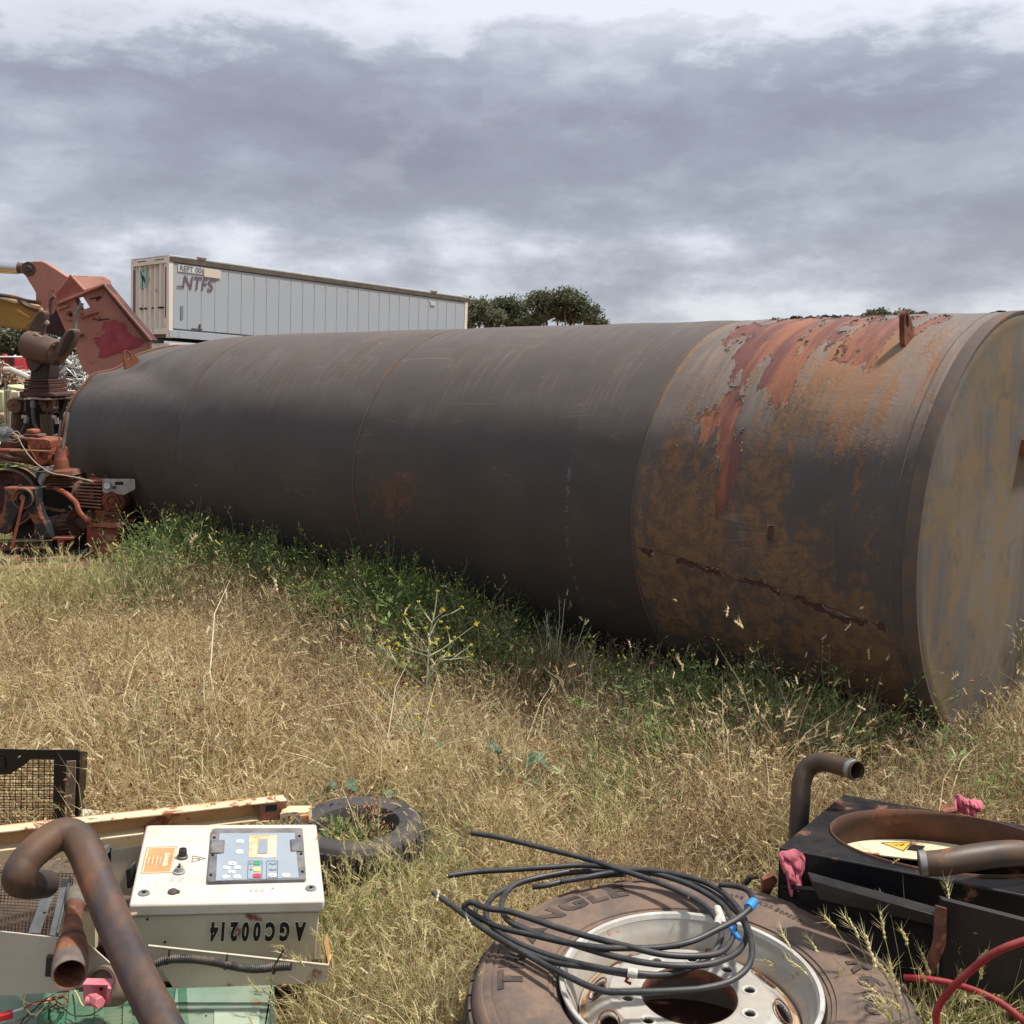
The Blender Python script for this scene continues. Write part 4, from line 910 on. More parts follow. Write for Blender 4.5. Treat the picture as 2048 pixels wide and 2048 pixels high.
# ================================================================ cream frame the box sits in
def build_frame():
    root = thing('generator_base', 'cream sheet metal generator base frame with wire mesh floor, under the control box', 'machine frame', G(300, 1990, .1))
    mb = MB(); mb.slab([(296, 1893), (657, 1932), (654, 1966), (347, 1977), (318, 1930)], 2.44, .004); mb.slab([(296, 1891.5), (657, 1930.5), (657, 1932.5), (296, 1893.5)], 2.436, .006)
    mb.build('front_flange', M_cream, root)
    MB().slab([(648, 1885), (654, 1931), (657, 1931), (650, 1930)], 2.50, .05).build('side_plate', M_orange, root)
    MB().slab([(-60, 1858), (0, 1863), (126, 1877), (170, 1882), (235, 1940), (222, 1962), (110, 1985), (0, 1991), (-60, 1994)], 2.36, .004).build('front_plate', mat('grey_cream_sheet', '#aca79a', .55, var='#b9b3a4', vs=2, rust=.06, fine=.05, bump=.05), root)
    MB().slab([(92, 1913), (131, 1915), (131, 1956), (89, 1954)], 2.350, .012).build('dark_slot_block', M_blackp, root, bevel=.002)  # black block painted in for the dark slot in the plate
    # member carrying the channel: face towards the viewer and its top
    a0, a1 = D(-70, 1706, 2.78), D(292, 1652, 3.02); b0 = D(-70, 1738, 2.78); b1 = D(286, 1696, 3.02)
    MB().prism([a0, a1, b1, b0], (0, .03, 0)).build('cross_member', M_creamr, root, bevel=.003)
    MB().prism([D(222, 1700, 2.9), D(300, 1690, 2.95), D(300, 1795, 2.95), D(222, 1788, 2.9)], (0, .01, 0)).build('inner_wall', M_cream, root)
    MB().slab([(186, 1705), (225, 1702), (225, 1850), (200, 1850), (180, 1760)], 2.93, .02).build('dark_gap', M_dark, root)
    MB().prism([D(190, 1700, 2.86), D(212, 1697, 2.86), D(212, 1712, 2.86), D(192, 1714, 2.86)], (0, .03, 0)).build('bright_clip', M_steel, root)
    MB().slab([(251, 1742), (262, 1735), (263, 1776), (254, 1778)], 2.72, .04).build('latch_block', M_blackp, root, bevel=.002)
    MB().slab([(560, 1628), (575, 1625), (617, 1625), (618, 1645), (600, 1646), (600, 1631), (575, 1632), (575, 1646), (560, 1646)], 3.08, .05).build('end_bracket', M_creamr, root)
    MB().slab([(600, 1632), (617, 1630), (618, 1647), (601, 1647)], 3.07, .012).build('end_tab', M_orange, root)
    # sheet seen behind, beyond the channel
    MB().prism([D(165, 1620, 3.5), D(245, 1628, 3.6), D(250, 1640, 3.55), D(160, 1650, 3.45)], (0, .01, 0)).build('rear_sheet', M_cream, root)
    # floor of the base below the mesh
    MB().prism([G(-80, 1875, .10), G(300, 1900, .10), G(240, 1710, .10), G(-80, 1740, .10)], (0, 0, .005)).build('floor_pan', mat('brown_dusty_floor', '#4a4038', .9, var='#6a5a4a', vs=9), root)
    MB().prism([G(330, 1935, .10), G(645, 1925, .10), G(628, 1745, .10), G(300, 1745, .10)], (0, 0, .01)).build('floor_pan', bpy.data.materials['brown_dusty_floor'], root)
    # wire mesh
    z = .205; c00, c10, c11, c01 = G(-70, 1868, z), G(128, 1880, z), G(148, 1748, z), G(-70, 1738, z)
    m1 = MB(); n = 22
    for i in range(n+1):
        t = i/n; m1.tube([c00.lerp(c01, t), c10.lerp(c11, t)], .0013, 4)
    for i in range(30):
        t = i/29; m1.tube([c00.lerp(c10, t)+Vector((0, 0, .002)), c01.lerp(c11, t)+Vector((0, 0, .002))], .0013, 4)
    m1.build('wire_mesh', M_wire, root, kind='stuff')
    MB().flat([(97, 1758), (120, 1757), (80, 1868), (56, 1867)], .212, .003).build('flat_strap', M_grey_strap, root, bevel=.001)
    MB().flat([(124, 1760), (141, 1760), (114, 1874), (98, 1872)], .212, .003).build('flat_strap', M_grey_strap, root, bevel=.001)
    MB().cyl(G(89, 1826, .2155), G(89, 1826, .2165), .004, n=10).build('strap_hole', M_dark, root)
    MB().flat([(140, 1760), (143, 1760), (117, 1874), (114, 1874)], .213, .012).build('strap_edge', M_grey_strap, root)
    MB().slab([(155, 1790), (190, 1830), (190, 1900), (165, 1890), (150, 1850)], 2.62, .02).build('cream_bracket', M_creamr, root)
build_frame()

def build_channel():
    root = thing('steel_channel', 'long cream steel channel with rust stains and shadow-toned orange web, lying slantwise behind the control box', 'steel channel', G(300, 1700, .3))
    A, B = D(-75, 1672, 2.72), D(574, 1600, 3.12); d = (B-A).normalized(); up = Vector((0, 0, 1)); up = (up-d*up.dot(d)).normalized(); n = d.cross(up).normalized()*-1
    if n.y < 0: n = -n
    h = .058; dp = .042; t = .0045
    MB().prism([A+n*dp, B+n*dp, B+n*dp-up*h, A+n*dp-up*h], n*t).build('web', M_orange, root)  # shadow inside the channel is painted into the orange web colour
    MB().prism([A, B, B-up*t, A-up*t], n*(dp-.0003)).build('flange', M_creamr, root, bevel=.001)
    MB().prism([A-up*(h-t), B-up*(h-t)-d*.02, B-up*h-d*.02, A-up*h], n*(dp-.0003)).build('flange', M_creamr, root, bevel=.001)
    e = B-d*.085
    MB().prism([e-up*.006, B-up*.006, B-up*(h+.004), e-up*(h-.002)], n*.003).build('end_plate', M_rusty, root)
    MB().prism([e+d*.02-up*.010-n*.001, e+d*.055-up*.010-n*.001, e+d*.055-up*.028-n*.001, e+d*.02-up*.028-n*.001], n*.0008).build('end_slot', M_dark, root)
build_channel()

def build_grille():
    root = thing('grille_panel', 'black painted metal panel with a rusty wire mesh window standing behind the channel', 'grille panel', G(80, 1665, 0))
    Y = 3.45
    MB().slab([(-60, 1497), (0, 1498), (72, 1500), (40, 1536), (20, 1548), (0, 1550), (-60, 1548)], Y, .004).build('frame_plate', M_black, root)
    MB().slab([(72, 1500), (154, 1500), (160, 1504), (156, 1680), (104, 1680), (108, 1519), (62, 1518), (46, 1532), (40, 1536)], Y-.002, .006).build('frame_plate', M_black, root)
    MB().slab([(8, 1515), (10, 1536), (0, 1540), (-40, 1540), (-40, 1515)], Y-.006, .004).build('frame_plate', M_black, root)
    MB().slab([(133, 1523), (151, 1522), (147, 1668), (128, 1668)], Y-.012, .006).build('flat_bar', mat('brown_flat_bar', '#6f6153', .7, var='#84705c', vs=12, rust=.2), root)
    q = D(136, 1568, Y-.013); MB().lathe(q, (0, -1, 0), [(.004, 0), (.004, .003), (0, .003)], 10).build('rivet', M_steel, root)
    MB().prism([D(156, 1503, Y), D(174, 1505, Y+.10), D(165, 1665, Y+.10), D(150, 1680, Y)], (0, .006, 0)).build('side_return', M_black, root)
    mb = MB(); 
    for k in range(26): y = 1519+k*5.7; mb.tube([D(-50, y+1.5*math.sin(k), Y+.012), D(109, y+2.0*math.sin(k*1.7), Y+.012)], .0017, 4)
    for k in range(14): x = -48+k*11.4; mb.tube([D(x, 1518, Y+.014), D(x-1.5, 1672, Y+.014)], .0017, 4)
    mb.build('wire_mesh', M_wire, root, kind='stuff')
    mb = MB(); mb.slab([(-40, 1660), (170, 1655), (165, 1720), (-40, 1730)], Y+.02, .02); mb.build('bottom_rail', M_black, root)
build_grille()

# ================================================================ pipes on the frame
def build_pipes():
    root = thing('exhaust_pipe', 'thick heat-stained brown pipe with a tight bend lying across the cream frame', 'pipe', G(200, 1850, .2))
    p = [D(92, 1768, 2.60), D(56, 1768, 2.49), D(36, 1757, 2.40), D(52, 1722, 2.42), D(88, 1688, 2.46), D(123, 1669, 2.49), D(152, 1676, 2.49), D(172, 1705, 2.45), D(196, 1765, 2.38), D(230, 1850, 2.28), D(268, 1935, 2.17), D(305, 2010, 2.08), D(345, 2088, 2.0)]
    r = [.035, .036, .037, .038, .039, .040, .041, .0415, .0405, .0395, .039, .0385, .038]
    MB().tube(p, r, 28, sm=8).build('pipe_body', M_pipe, root)
    q = D(351, 2030, 2.05)-Vector((.01, .03, 0)); MB().lathe(q, (-.2, -.9, .3), [(.006, -.02), (.006, .006), (.004, .009), (0, .01)], 10).build('bolt', M_rusty, root)
    r2 = thing('flared_pipe', 'rusty flared pipe stub with an open dark mouth facing the viewer', 'pipe', G(140, 1980, .1))
    ax0, ax1 = D(150, 1800, 2.55), D(139, 1950, 2.22)
    d = (ax1-ax0).normalized(); L = (ax1-ax0).length
    MB().lathe(ax0, d, [(.021, 0), (.0215, L*.3), (.023, L*.42), (.030, L*.58), (.036, L*.70), (.0385, L*.8), (.0375, L*.9), (.0375, L*.985), (.036, L), (.033, L*.995), (.033, L*.6), (.02, L*.4)], 40).build('pipe_body', M_rusty, r2)
    MB().lathe(ax0, d, [(.034, L*.62), (0, L*.6)], 24).build('pipe_inside', M_dark, r2)
    MB().lathe(ax0, d, [(.0385, L*.84), (.0392, L*.86), (.039, L*.97), (.0365, L*1.003), (.0335, L*1.0)], 40).build('mouth_band', mat('grey_brown_band', '#5d524c', .6, var='#7a6a60', vs=20), r2)
    MB().lathe(ax0, d, [(.0245, -.03), (.0255, -.02), (.0255, .03), (.022, .035)], 24).build('sleeve', mat('old_grey_sleeve', '#6e675c', .7, var='#544a40', vs=20), r2)
build_pipes()

def build_conduit():
    root = thing('conduit', 'black corrugated conduit zip-tied along the cream flange below the control box', 'conduit', G(400, 1930, .2))
    k4 = lambda x, y: (240+x*.23810, 1600+y*.23810)
    path = smooth([D(*k4(x, y), 2.415) for x, y in ((300, 1372), (360, 1352), (420, 1338), (520, 1335), (650, 1340), (780, 1360), (900, 1385), (1000, 1405), (1100, 1418), (1200, 1415), (1300, 1402), (1438, 1395))], 12)
    L = [0]
    for a, b in zip(path, path[1:]): L.append(L[-1]+(b-a).length)
    n = int(L[-1]/.0026); P = []; R = []
    for i in range(n):
        s = L[-1]*i/(n-1); j = max(0, min(len(L)-2, int(np.searchsorted(L, s))-1)); t = (s-L[j])/max(1e-9, L[j+1]-L[j]); P.append(path[j].lerp(path[j+1], min(1, max(0, t)))); R.append(.0108 if i % 2 else .0092)
    MB().tube(P, R, 16).build('corrugated_sleeve', M_blackp, root)
    for x, y, a in ((405, 1320, .1), (890, 1365, 0), (1292, 1402, .1)):
        c = D(*k4(x, y+20), 2.415); o = MB().lathe(c, (1, 0, -.15 if x < 1200 else .05), [(.0112, -.002), (.0122, -.002), (.0122, .002), (.0112, .002)], 20).build('zip_tie', M_blackp, root)
        MB().tube([D(*k4(x+3, y-10), 2.405), D(*k4(x+(90 if x > 1200 else 12), y-(150 if x > 1200 else 70)), 2.40)], .0022, 5).build('tie_tail', M_blackp, o)
build_conduit()

def build_green():
    root = thing('green_cover', 'faded green metal cover with louvre slots lying under the cream frame', 'metal cover', G(400, 2040, 0))
    Z = .125
    a = [G(-60, 2003, Z), G(90, 1998, Z), G(548, 1962, Z), G(520, 2150, Z), G(-60, 2150, Z)]
    # louvred area is left open; top sheet made in three pieces round it
    MB().prism([G(352, 1968, Z), G(548, 1958, Z), G(519, 2150, Z), G(330, 2150, Z)], (0, 0, -.006)).build('top_sheet', M_green, root, bevel=.002)
    MB().prism([G(-70, 1985, Z), G(85, 1978, Z), G(60, 2150, Z), G(-70, 2150, Z)], (0, 0, -.006)).build('top_sheet', M_green, root, bevel=.002)
    MB().prism([G(548, 1958, Z), G(519, 2150, Z), G(519, 2150, Z)-Vector((0, 0, .12)), G(548, 1958, Z)-Vector((0, 0, .12))], (-.006, 0, 0)).build('side_sheet', M_green, root)
    MB().prism([G(80, 1980, Z-.05), G(360, 1968, Z-.05), G(340, 2150, Z-.05), G(60, 2150, Z-.05)], (0, 0, -.006)).build('backing', M_dark, root)
    mb = MB(); 
    e0, e1 = G(85, 1985, Z-.002), G(355, 1972, Z-.002); f0, f1 = G(60, 2140, Z-.002), G(335, 2140, Z-.002)
    first = None; ex = (e1-e0).normalized(); ey = (f0-e0); LY = ey.length; ey.normalize()
    W = (e1-e0).length
    for j in range(16):
        y = .008+j*.0165
        s = MB().box(e0+ex*(W/2+.0)+ey*y+Vector((0, 0, -.004)), (W, .0095, .0022), M=Matrix((ex, (Vector((-ex.y, ex.x, 0))*.85+Vector((0, 0, .5))).normalized(), (ex.cross(Vector((-ex.y, ex.x, 0))*.85+Vector((0, 0, .5)))).normalized())).transposed())
        s.build('louvre_slat', M_dkgreen, root)
    for i in range(6):
        x = W*i/5; p = e0+ex*x
        MB().prism([p, p+ex*.022, p+ex*.022+ey*LY, p+ey*LY], (0, 0, .0025)).build('louvre_bar', M_dkgreen, root)
    MB().lathe(G(468, 2028, Z), (0, 0, 1), [(.014, 0), (.014, .001), (0, .001)], 24).build('round_plug', mat('brown_spot', '#6d6152', .8), root)
    MB().lathe(G(412, 2032, Z), (0, 0, 1), [(.0025, 0), (.0025, .001), (0, .001)], 10).build('screw', M_dark, root)
    MB().prism([G(428, 2020, Z+.001), G(520, 2016, Z+.001), G(512, 2150, Z+.001), G(428, 2150, Z+.001)], (0, 0, .0015)).build('pale_plate', mat('pale_green_plate', '#a6b5a4', .5, var='#97a891', vs=5, rust=.05, dust=.2), root, bevel=.001)
build_green()

def build_small_left():
    root = thing('pipe_flange', 'dull grey round pipe end tucked between the flared pipe and the long bent pipe', 'pipe fitting', G(205, 1985, .1))
    c = D(205, 1972, 2.32); MB().lathe(c, (-.25, -.8, .5), [(.045, -.06), (.046, 0), (.043, .012), (.036, .012), (.034, 0), (0, -.005)], 36).build('fitting_body', mat('grey_brown_casting', '#77695c', .6, var='#5a4d43', vs=14, rust=.2), root)
    r = thing('pink_connector', 'small faded pink metal bracket with a plug, between pipe mouth and louvres', 'bracket', G(195, 2020, .12))
    pm = mat('faded_pink_paint', '#b5626b', .6, var='#c98188', vs=20, rust=.15, rs=20, bump=.2)
    Y = 2.16
    MB().slab([(166, 1970), (222, 1971), (221, 2003), (218, 2010), (166, 2003)], Y, .004).build('plate', pm, r, bevel=.001)
    MB().slab([(165, 1969), (224, 1970), (224, 1972), (165, 1971)], Y-.02, .024).build('lip', pm, r)
    MB().cyl(D(172, 2002, Y-.03), D(184, 2002, Y-.03), .010, n=14).build('knuckle', pm, r, bevel=.001)
    MB().cyl(D(184, 1997, Y-.02), D(200, 2006, Y-.05), .014, .012, 6).build('plug', pm, r, bevel=.001)
    MB().lathe(D(195, 2003, Y-.04), (0.2, -.9, .3), [(.013, 0), (.012, .006), (.005, .008), (.005, .003), (0, .003)], 16).build('nut', pm, r)
    MB().cyl(D(202, 1978, Y-.004), D(202, 1978, Y+.0), .0035, n=10).build('hole', M_dark, r)
    MB().slab([(214, 1975), (222, 1978), (219, 2010), (212, 2006)], Y-.03, .01).build('side_tab', pm, r, bevel=.001)
    w = thing('wire_bundle', 'tangle of thin yellowed, red and black wires with a red plug on the green cover', 'wires', G(80, 2010, .13))
    yw = mat('yellowed_wire', '#c9b78a', .6); bw = mat('brown_wire', '#7d5f45', .7, var='#4f3c30', vs=30); kw = mat('black_wire', '#1a1a1a', .5); rw = mat('red_plug', '#b32026', .5, var='#9a1c20', vs=20); ww = mat('white_lead', '#d9d6cc', .5)
    k6 = lambda x, y: (x*.15528, 1900+y*.15528)
    for pts, r_, m in (([(500, 545), (400, 545), (330, 590), (310, 680), (340, 760), (420, 830), (520, 780), (600, 680), (640, 600)], .0018, yw), ([(270, 590), (300, 650), (380, 690), (470, 690), (560, 650)], .0015, yw),
                       ([(310, 750), (420, 690), (520, 665), (680, 640), (850, 600)], .0022, rw), ([(240, 990), (330, 860), (450, 760), (560, 650), (700, 560)], .0018, kw), ([(300, 960), (450, 840), (620, 750), (720, 700), (740, 600), (850, 560)], .0018, bw),
                       ([(700, 700), (820, 760), (900, 820), (1000, 850), (1160, 840), (1240, 800), (1320, 740)], .0018, bw), ([(960, 520), (1010, 600), (1040, 680), (1090, 740)], .002, yw), ([(640, 660), (700, 740), (800, 740), (880, 690), (840, 620), (720, 600), (660, 640)], .0022, bw),
                       ([(320, 940), (480, 830), (560, 740), (600, 620), (720, 540)], .0015, ww), ([(150, 930), (250, 900), (360, 850), (440, 880)], .0015, bw), ([(680, 600), (760, 680), (820, 700), (860, 640), (800, 580)], .0024, bw)):
        MB().tube([G(*k6(x, y), .135+.03*math.sin(x*.01)**2) for x, y in pts], r_, 6, sm=6).build('wire', m, w)
    MB().tube([G(*k6(160, 800), .15), G(*k6(300, 750), .15)], .0028, 8).build('wire', ww, w)
    MB().box(G(*k6(60, 850), .15), (.034, .016, .016), rz=.55).build('plug', rw, w, bevel=.002)
build_small_left()

# ================================================================ small tyre in the grass
def build_small_tyre():
    c = G(715, 1640, .17); c.z = .01
    root = thing('small_tyre', 'small bare black tyre lying flat in the grass with weeds growing through it', 'tyre', c)
    m = tyre_material('small_tyre_rubber', '#303135', .12); r = .234
    prof = [(.135, .03), (.128, .05), (.132, .13), (.140, .150), (.150, .152), (.175, .160), (.196, .158), (.206, .152), (.210, .154), (.219, .143), (.224, .13), (.225, .03), (.20, .0), (.15, .0), (.135, .03)]
    MB().lathe((0, 0, 0), (0, 0, 1), prof, 112).build('sidewall', m, root, local=True)
    mb = MB(); n = 64
    for z0, z1, off in ((.112, .142, 0), (.075, .105, .5), (.035, .068, 0)):
        for k in range(n):
            vs = []; a0, a1 = 2*PI*(k+off)/n, 2*PI*(k+off+.68)/n
            for a in (a0, (a0+a1)/2, a1):
                for rr_, z in ((.222, z0), (.233, z0+.002), (.233 if z1 < .14 else .226, z1-.002), (.221, z1)): vs.append((rr_*math.cos(a+z*1.2), rr_*math.sin(a+z*1.2), z))
            mb.add(vs, [(i*4+j, (i+1)*4+j, (i+1)*4+j+1, i*4+j+1) for i in range(2) for j in range(3)]+[(0, 1, 2, 3), (8, 11, 10, 9)])
    mb.build('tread_blocks', m, root, local=True, kind='stuff')
    return c
STC = build_small_tyre()

# ================================================================ black radiator shroud, right
def k6(x, y): return (1400+x*.33540, 1450+y*.33540)
def build_shroud():
    Z = .42
    P1 = G(1559, 1696, Z); P2 = G(2047, 1791, Z); e1 = (P2-P1).normalized(); e2 = Vector((-e1.y, e1.x, 0)); Dp = .43; Wd = .74
    root = thing('radiator_shroud', 'black painted sheet metal shroud with a round rusty opening, at the right edge', 'radiator shroud', P1-Vector((0, 0, Z-.05)))
    off = Vector((.0, 0, 0)); sk = e2+e1*-.07*0
    left = (G(1685, 1591, Z)-P1); lx, ly = left.dot(e1), left.dot(e2)
    def P(x, y, z=0): return P1+e1*x+e2*y+e1*(lx/ly)*y+Vector((0, 0, z))
    # top sheet with elliptical hole
    c = Vector((.335, Dp/2+.01)); a, b = .285, .195; N = 96; vs = []
    for zz in (0, -.004):
        for i in range(N):
            t = 2*PI*i/N; vs.append(P(c.x+a*math.cos(t), c.y+b*math.sin(t), zz))
        for i in range(N):
            t = 2*PI*i/N; dx, dy = math.cos(t), math.sin(t); x0, x1, y0, y1 = 0, Wd, 0, Dp
            k = min([((x1-c.x)/dx if dx > 0 else (x0-c.x)/dx) if abs(dx) > 1e-6 else 9, ((y1-c.y)/dy if dy > 0 else (y0-c.y)/dy) if abs(dy) > 1e-6 else 9]); vs.append(P(c.x+dx*k, c.y+dy*k, zz))
    fs = []
    for i in range(N):
        j = (i+1) % N; fs += [(i, j, N+j, N+i), (2*N+i, 3*N+i, 3*N+j, 2*N+j), (N+i, N+j, 3*N+j, 3*N+i)]
    MB().add(vs, fs).build('top_plate', M_black, root)
    # walls
    H = .22
    MB().prism([P(0, 0, -.001), P(Wd, 0, -.001), P(Wd, 0, -H), P(.30, 0, -H), (P(0, 0, -H))], e2*.004).build('front_wall', M_black, root, bevel=.001)
    MB().prism([P(0, 0, -.001), P(0, Dp, -.001), P(0, Dp, -H), P(0, 0, -H)], e1*.004).build('side_wall', M_black, root)
    MB().prism([P(0, Dp, -.001), P(Wd, Dp, -.001), P(Wd, Dp, -H), P(0, Dp, -H)], e2*.004).build('back_wall', M_black, root)
    MB().tube([P(.002, 0, -.001), P(Wd, 0, -.001)], .004, 8).build('folded_edge', M_black, root)
    rust_in = mat('brown_ring_rust', '#4a3126', .8, var='#61402d', vs=7, rust=.3, rs=9, rustcol='#3a2a24', bump=.3)
    mb = MB(); vs = []
    for zz in (.006, -.02, -.085):
        for i in range(N): t = 2*PI*i/N; vs.append(P(c.x+(a-.001)*math.cos(t), c.y+(b-.001)*math.sin(t), zz))
    mb.add(vs, [(k*N+i, k*N+(i+1) % N, (k+1)*N+(i+1) % N, (k+1)*N+i) for k in range(2) for i in range(N)]); mb.build('opening_ring', rust_in, root, solid=.003)
    MB().prism([P(.02, .02, -.15), P(Wd-.02, .02, -.15), P(Wd-.02, Dp-.02, -.15), P(.02, Dp-.02, -.15)], (0, 0, .004)).build('radiator_core', mat('dark_fin_core', '#1d1a18', .9, var='#3a322c', vs=60, va=.4), root)
    # white baffle lying inside with a warning triangle and a square hole
    zb = -.088; wpts = [k6(*p) for p in ((770, 710), (860, 690), (980, 682), (1150, 688), (1350, 705), (1600, 735), (1800, 760), (1800, 800), (1280, 805), (1120, 785), (960, 765), (850, 740))]
    wb = [(770, 708), (850, 690), (960, 676), (1150, 678), (1340, 692), (1620, 728), (1900, 790), (1850, 830), (1480, 818), (1270, 806), (1100, 786), (930, 762), (820, 732)]
    MB().prism([G(*k6(x, y), Z+zb) for x, y in wb], (0, 0, .004)).build('white_baffle', mat('yellowed_white_baffle', '#d8cbb0', .5, var='#cbb68e', vs=7, rust=.14, rs=12, rustcol='#8a5a36', bump=.1), root)
    bt = [(820, 650), (1000, 655), (1080, 672), (960, 674), (850, 690), (765, 705), (745, 690)]
    MB().prism([G(*k6(x, y), Z+zb-.006) for x, y in bt], (0, 0, .004)).build('baffle_rim', mat('olive_dusty_lip', '#7d7458', .8, var='#9a8d68', vs=12), root)
    lab = MB().prism([G(*k6(*p), Z+zb+.0045) for p in ((1082, 702), (1262, 698), (1213, 750))], (0, 0, .001)).build('warning_triangle', mat('yellow_label', '#c99a2c', .6, var='#d6ae4a', vs=20, bump=0), root, smooth_=False)
    mb = MB(); tri = [G(*k6(*p), Z+zb+.0058) for p in ((1082, 702), (1262, 698), (1213, 750))]
    for i in range(3):
        q, r = tri[i], tri[(i+1) % 3]; n = (r-q).cross(Vector((0, 0, 1))).normalized()*.0012; mb.prism([q-n, r-n, r+n, q+n], (0, 0, .0003))
    q = G(*k6(1190, 714), Z+zb+.0058)
    for dx, dy, l, rz in ((0, 0, .022, .1), (.012, .003, .01, .8), (-.012, -.002, .01, -.6), (.004, -.005, .014, .4)): mb.box(q+Vector((dx, dy, 0)), (l, .0025, .0004), rz=rz)
    mb.build('triangle_print', M_print, lab, smooth_=False)
    MB().prism([G(*k6(*p), Z+zb+.0046) for p in ((1258, 712), (1342, 722), (1318, 756), (1232, 744))], (0, 0, .0006)).build('square_hole', M_dark, root, smooth_=False)
    MB().prism([G(*k6(*p), Z+zb+.0046) for p in ((895, 640), (975, 618), (980, 655), (930, 668))], (0.004, 0, .012)).build('paper_scrap', mat('tan_card', '#b08e66', .8), root)
    # side rail below and its bent rusty end
    MB().prism([k for k in (D(1625, 1762, 2.45), D(1890, 1836, 2.28), D(1888, 1856, 2.28), D(1640, 1800, 2.45))], (0, .05, 0)).build('lower_rail', M_black, root, bevel=.002)
    MB().prism([D(1560, 1775, 2.66), D(1640, 1782, 2.5), D(1870, 1850, 2.33), D(1868, 1960, 2.33), D(1700, 1980, 2.42), D(1570, 1850, 2.66)], (0, .02, 0)).build('under_panel', M_dark, root)
    MB().prism([D(1872, 1812, 2.27), D(1894, 1818, 2.25), D(1892, 1890, 2.25), D(1862, 1960, 2.25), D(1850, 1950, 2.27), D(1868, 1880, 2.27)], (0, .006, 0)).build('rail_end', M_rusty, root)
    MB().prism([D(1885, 1800, 2.29), D(2080, 1850, 2.2), D(2080, 2010, 2.2), D(1885, 1960, 2.29)], (0, .02, 0)).build('lower_wall', mat('black_rusty_wall', '#15151a', .6, var='#2a2320', vs=4, rust=.14, rs=3.2, rustcol='#4e3226'), root)
    return P, e1, e2
SHR = build_shroud()

